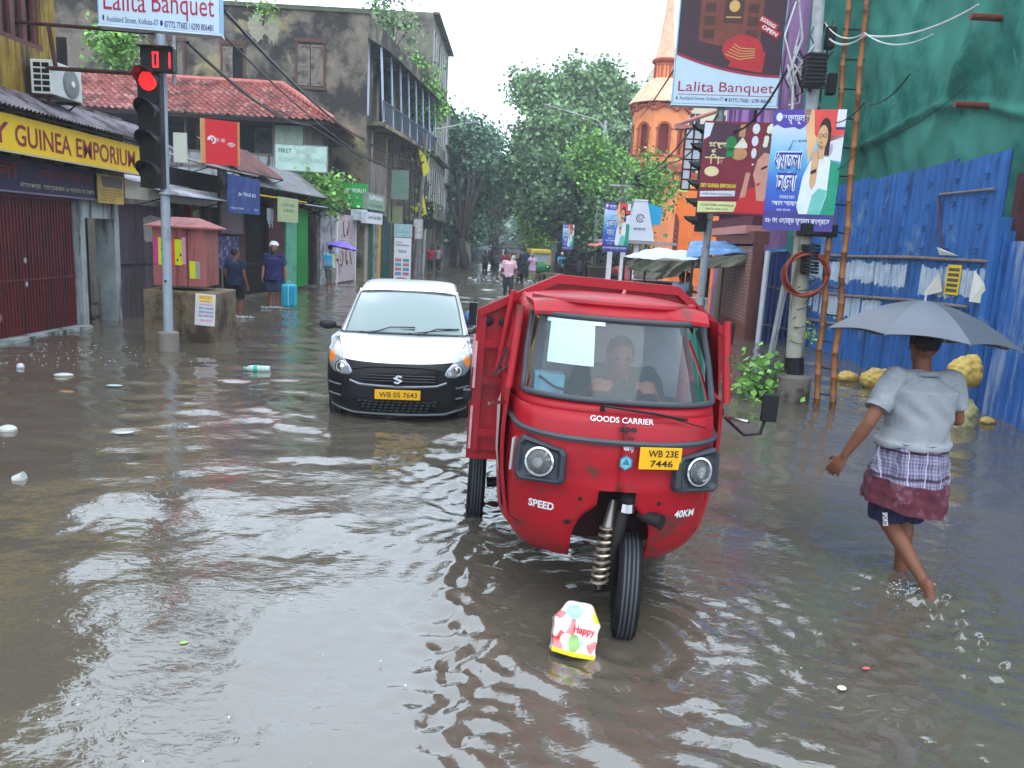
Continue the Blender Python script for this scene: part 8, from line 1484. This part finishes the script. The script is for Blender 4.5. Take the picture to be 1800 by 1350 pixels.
float_('plastic_scrap', 'pale blue plastic strip left of the bottle', 'litter', 201, 679, lump(.10, .04, .01), M('pale_blue_plastic', C(160, 190, 196), .4), 10); float_('plastic_scrap', 'translucent plastic piece afloat mid left', 'litter', 219, 762, lump(.09, .05, .008), M('pale_plastic', C(180, 184, 190), .3), 30); float_('cream_chip', 'cream chip floating at the lower right', 'litter', 1479, 1213, lump(.024, .02, .008), M('cream_chip', C(200, 196, 170), .6), 20)
float_('red_petal', 'small red petal floating right of the front wheel', 'litter', 1522, 1178, lump(.022, .011, .004), M('red_petal', C(200, 90, 90), .6), 10); float_('paper_square', 'small white paper square under the shock absorber', 'litter', 1004, 1034, lambda q: q.box(-.03, .03, -.02, .02, 0, .004), foam, 30); float_('leaf_scrap', 'green leaf afloat in the sky reflection', 'leaf', 323, 1133, lump(.02, .013, .004), M('leaf_green', C(150, 190, 90), .5), 20)
r = random.Random(21)
lm = [M('scrap_white', C(206, 206, 200), .6), M('scrap_brown', C(120, 90, 60), .8), M('scrap_green', C(130, 160, 70), .7), M('scrap_pink', C(196, 130, 130), .7)]
q = MB(); fv = []
for k in range(330):
    if k < 170: p = Vector((r.gauss(-6.6, .8), r.uniform(10.4, 12.6), 0))
    elif k < 250: p = Vector((r.uniform(3, 6), r.uniform(11, 15), 0))
    else: yy = 2.2+16*r.random()**1.6; p = Vector((r.uniform(-.75, .75)*yy, yy, 0))
    s_ = r.uniform(.003, .010)*(1+p.y*.06)*(1 if k < 250 else .5); a = r.random()*6.3; m_ = lm[min(3, int(abs(r.gauss(0, 1.1))))]; c_, sn = math.cos(a)*s_, math.sin(a)*s_
    q.add([(p.x+c_*1.6, p.y+sn*1.6, .010), (p.x-sn, p.y+c_, .013), (p.x-c_*1.6, p.y-sn*1.6, .010), (p.x+sn, p.y-c_, .013), (p.x, p.y, .016)], [(0, 1, 4), (1, 2, 4), (2, 3, 4), (3, 0, 4)], m_)
o_ = q.build('floating_debris', None, None); o_['kind'] = 'stuff'
# splashes: foam droplets and thin water sheets thrown up
wd = M('splash_water', C(168, 176, 180), .08, .05, 8, coat=.6)
def splash(label, c, n, rx, ry, h, s0, seed, dirx=0):
    r = np.random.default_rng(seed); q = MB()
    for k in range(n):
        a = r.random()*6.283; d = r.random()**.6; x = math.cos(a)*d*rx+dirx*d; y = math.sin(a)*d*ry; z = h*(r.random()**2.2)*(1-d*.75); s_ = s0*(.3+r.random()**2*1.3); q.ell((x, y, z+.006), (s_*(1+r.random()*1.6), s_*(.7+r.random()), s_*(.5+r.random()*.6)), None, 7, 5, Matrix.Rotation(a, 4, 'Z'))
    o_ = q.build('splash', wd, None, Matrix.Translation(c), smooth=True); o_['kind'] = 'stuff'; return o_
p = G(1590, 1045); splash('', (p.x, p.y, 0), 260, .11, .09, .13, .0030, 1)
for px, py, k in ((415, 557, 3), (487, 541, 4), (590, 510, 5)): p = G(px, py); splash('', (p.x, p.y-.1, 0), 120, .42, .2, .06, .016, k)
p = G(893, 524); splash('', (p.x, p.y, 0), 60, .4, .2, .08, .02, 6)
p = G(915, 497); splash('', (p.x-.6, p.y, 0), 160, 2.2, .8, .5, .04, 7)
# auto rickshaw far off, cycle van
AR = MY(G(957, 492).x-.25, 45, 6, -.05); o = thing('auto_rickshaw', 'green and yellow auto rickshaw parked by the right kerb in the distance', 'auto rickshaw', AR); yl = M('auto_yellow', C(206, 170, 50), .4, .1); gr = M('auto_green', C(20, 112, 60), .4, .1)
q = MB(); q.prism([(-.6, .4), (.6, .4), (.64, .95), (-.64, .95)], .1, 2.4); q.ell((0, .1, .68), (.5, .28, .34)); q.build('body', gr, o, bevel=.04); q = MB(); q.prism([(-.62, 1.5), (.62, 1.5), (.56, 1.74), (-.56, 1.74)], .05, 2.4); q.build('canopy', yl, o, bevel=.05)
for x_ in (-.6, .55): q = MB(); q.box(x_, x_+.06, .1, .2, .95, 1.5); q.build('pillar', yl, o)
q = MB(); q.box(-.54, .54, .15, .17, .97, 1.5); q.build('windscreen', M('auto_glass', C(150, 166, 170), .15, .1), o); q = MB(); q.box(-.62, .62, .06, .1, .88, .97); q.build('front_band', yl, o)
wheel(o, (0, .05, .2), .23, .12, name='front_wheel'); wheel(o, (.55, 2.0, .2), .23, .12, name='rear_wheel'); wheel(o, (-.55, 2.0, .2), .23, .12, name='rear_wheel')
for s_ in (-1, 1): q = MB(); q.ell((s_*.42, .02, .72), (.09, .06, .09)); q.build('headlight', chrome, o)
cv = thing('cycle_van', 'flat wooden pedal cart beside the auto rickshaw', 'cart', MY(G(975, 500).x-.2, 39.5, 80, 0)); q = MB(); q.box(-.8, .8, -.5, .5, .5, .56); q.build('platform', M('cart_wood', C(90, 66, 50), .8, .2, 6), cv); 
for s_ in (-1, 1): wheel(cv, (-.4, s_*.52, .22), .30, .04, Matrix.Rotation(math.pi/2, 4, 'Z'), name='wheel')
q = MB(); q.path([(.8, 0, .5), (1.3, 0, .45), (1.35, 0, .95), (1.2, .25, 1.0)], .02, 6); q.build('frame', BLACK, cv)
# motorcycle crowd hint and parked red car behind the booths
rc = thing('parked_car', 'red car mostly hidden behind the stalls and grey lamp pole', 'car', MY(G(1070, 500).x+.3, 33, 10, 0)); q = MB(); q.grid(lambda a, b: (-.75+1.5*a, b*3.6, .45+(.55*math.sin(math.pi*min(1, b*.9+.1))**.7+.18*math.exp(-((b-.55)/.25)**2)*1.6)*(1-.18*abs(2*a-1)**4)), 14, 20, None, (0, 0, -.3)); q.build('body', redp, rc, smooth=True); 
for s_ in (-1, 1):
    for y_ in (.6, 2.9): wheel(rc, (s_*.66, y_, .15), .28, .16, name='wheel')
mc = []
for px, py, Y, lab in ((872, 474, 66, 'dark motorcycle splashing through at the far left of the crowd'), (1105, 495, 34, 'parked silver and black motorcycle beside the red car')):
    m_ = thing('motorcycle', lab, 'motorcycle', MY(at(px, py, Y).x, Y, 20, 0)); wheel(m_, (0, 0, .22), .3, .09, name='front_wheel'); wheel(m_, (0, 1.25, .22), .3, .1, name='rear_wheel'); q = MB(); q.ell((0, .55, .72), (.14, .3, .14)); q.ell((0, 1.0, .72), (.12, .35, .07)); q.box(-.1, .1, .4, .8, .3, .6); q.path([(0, 0, .25), (0, .1, .8), (0, .16, .98)], .035, 8); q.path([(-.34, .2, .98), (0, .14, 1.0), (.34, .2, .98)], .018, 6); blob(q, 'frame', M('bike_black', C(26, 26, 30), .35), m_, .025, 1); q = MB(); q.ell((0, -.02, .85), (.09, .06, .09)); q.build('headlight', chrome, m_)
# thin marker post behind the taxi
mpst = G(834, 566); q = MB(); q.tube((0, 0, -.3), (0, 0, .42), .03, None, 10, M('faded_pink_paint', C(190, 140, 146), .7, .1)); q.tube((0, 0, .42), (0, 0, .56), .032, None, 10, BLACK); tag(q.build('marker_post', None, None, MY(mpst.x, mpst.y)), 'thin faded pink post with dark tip between taxi and red cab', 'post')
q = MB(); q.ell((0, 0, 0), (.09, .2, .12)); tag(q.build('blue_bundle', M('blue_white_bundle', C(90, 130, 190), .6, .5, 9), None, Matrix.Translation(at(826, 560, 10.6)), smooth=True), 'blue and white bundle just visible behind the taxi', 'bundle')
# haze
# goods and clutter inside the small shops
rg = random.Random(77); gm = [M('goods_%s' % n_, c_, .6, .2, 6) for n_, c_ in (('red', C(150, 50, 46)), ('blue', C(60, 84, 140)), ('cream', C(190, 180, 150)), ('green', C(70, 120, 80)), ('silver', C(150, 156, 160)))]
for k, (px, Z) in enumerate(((350, 0), (378, 0), (452, 1), (552, 1), (575, 0))):
    s_ = L2.hit(px, 470, -.3)[0]; g_ = thing('shelf', ('shelf of packets in the shop behind the red feeder box', 'narrow rack of goods left of the violet poster', 'shelf of goods by the near black folding shutter', 'shelf inside the green doorway', 'goods rack beside the graffitied shutter')[k], 'shelf', L2.M(s_, -.5)); w_ = .9
    for j in range(5):
        q = MB(); q.box(0, w_, 0, .3, .4+j*.45, .43+j*.45); q.build('board', brownwood, g_)
        for i in range(5): q = MB(); a = .03+i*.17; q.box(a, a+rg.uniform(.08, .15), .02, .2, .43+j*.45, .43+j*.45+rg.uniform(.12, .36)); q.build('packet', rg.choice(gm), g_)
for k, (px, py, lab, m_) in enumerate(((383, 300, 'bundle of dark pipes under the grey sheet awning', tin), (470, 372, 'string of small packets hanging below the yellow edged awning', gm[4]))):
    p = L2.M(0) @ Vector((L2.hit(px, py, .6)[0], -.6, L2.hit(px, py, .6)[1])); q = MB()
    for i in range(7): q.path([(.0, i*.09, .1), (.0, i*.09, -.25-.1*(i % 3))], .022, 6)
    tag(q.build('hanging_goods', m_, None, Matrix.Translation(p)), lab, 'goods')
hz = MB(); hz.box(-70, 70, -8, 175, -1.6, 26); ho = hz.build('haze', None, None); hm = bpy.data.materials.new('haze_volume'); hm.use_nodes = True; t = hm.node_tree; t.nodes.clear(); vo = t.nodes.new('ShaderNodeVolumePrincipled'); vo.inputs['Density'].default_value = .0014; vo.inputs['Color'].default_value = (.86, .93, 1, 1); oo = t.nodes.new('ShaderNodeOutputMaterial'); t.links.new(vo.outputs[0], oo.inputs['Volume']); ho.data.materials.clear(); ho.data.materials.append(hm); ho['kind'] = 'stuff'
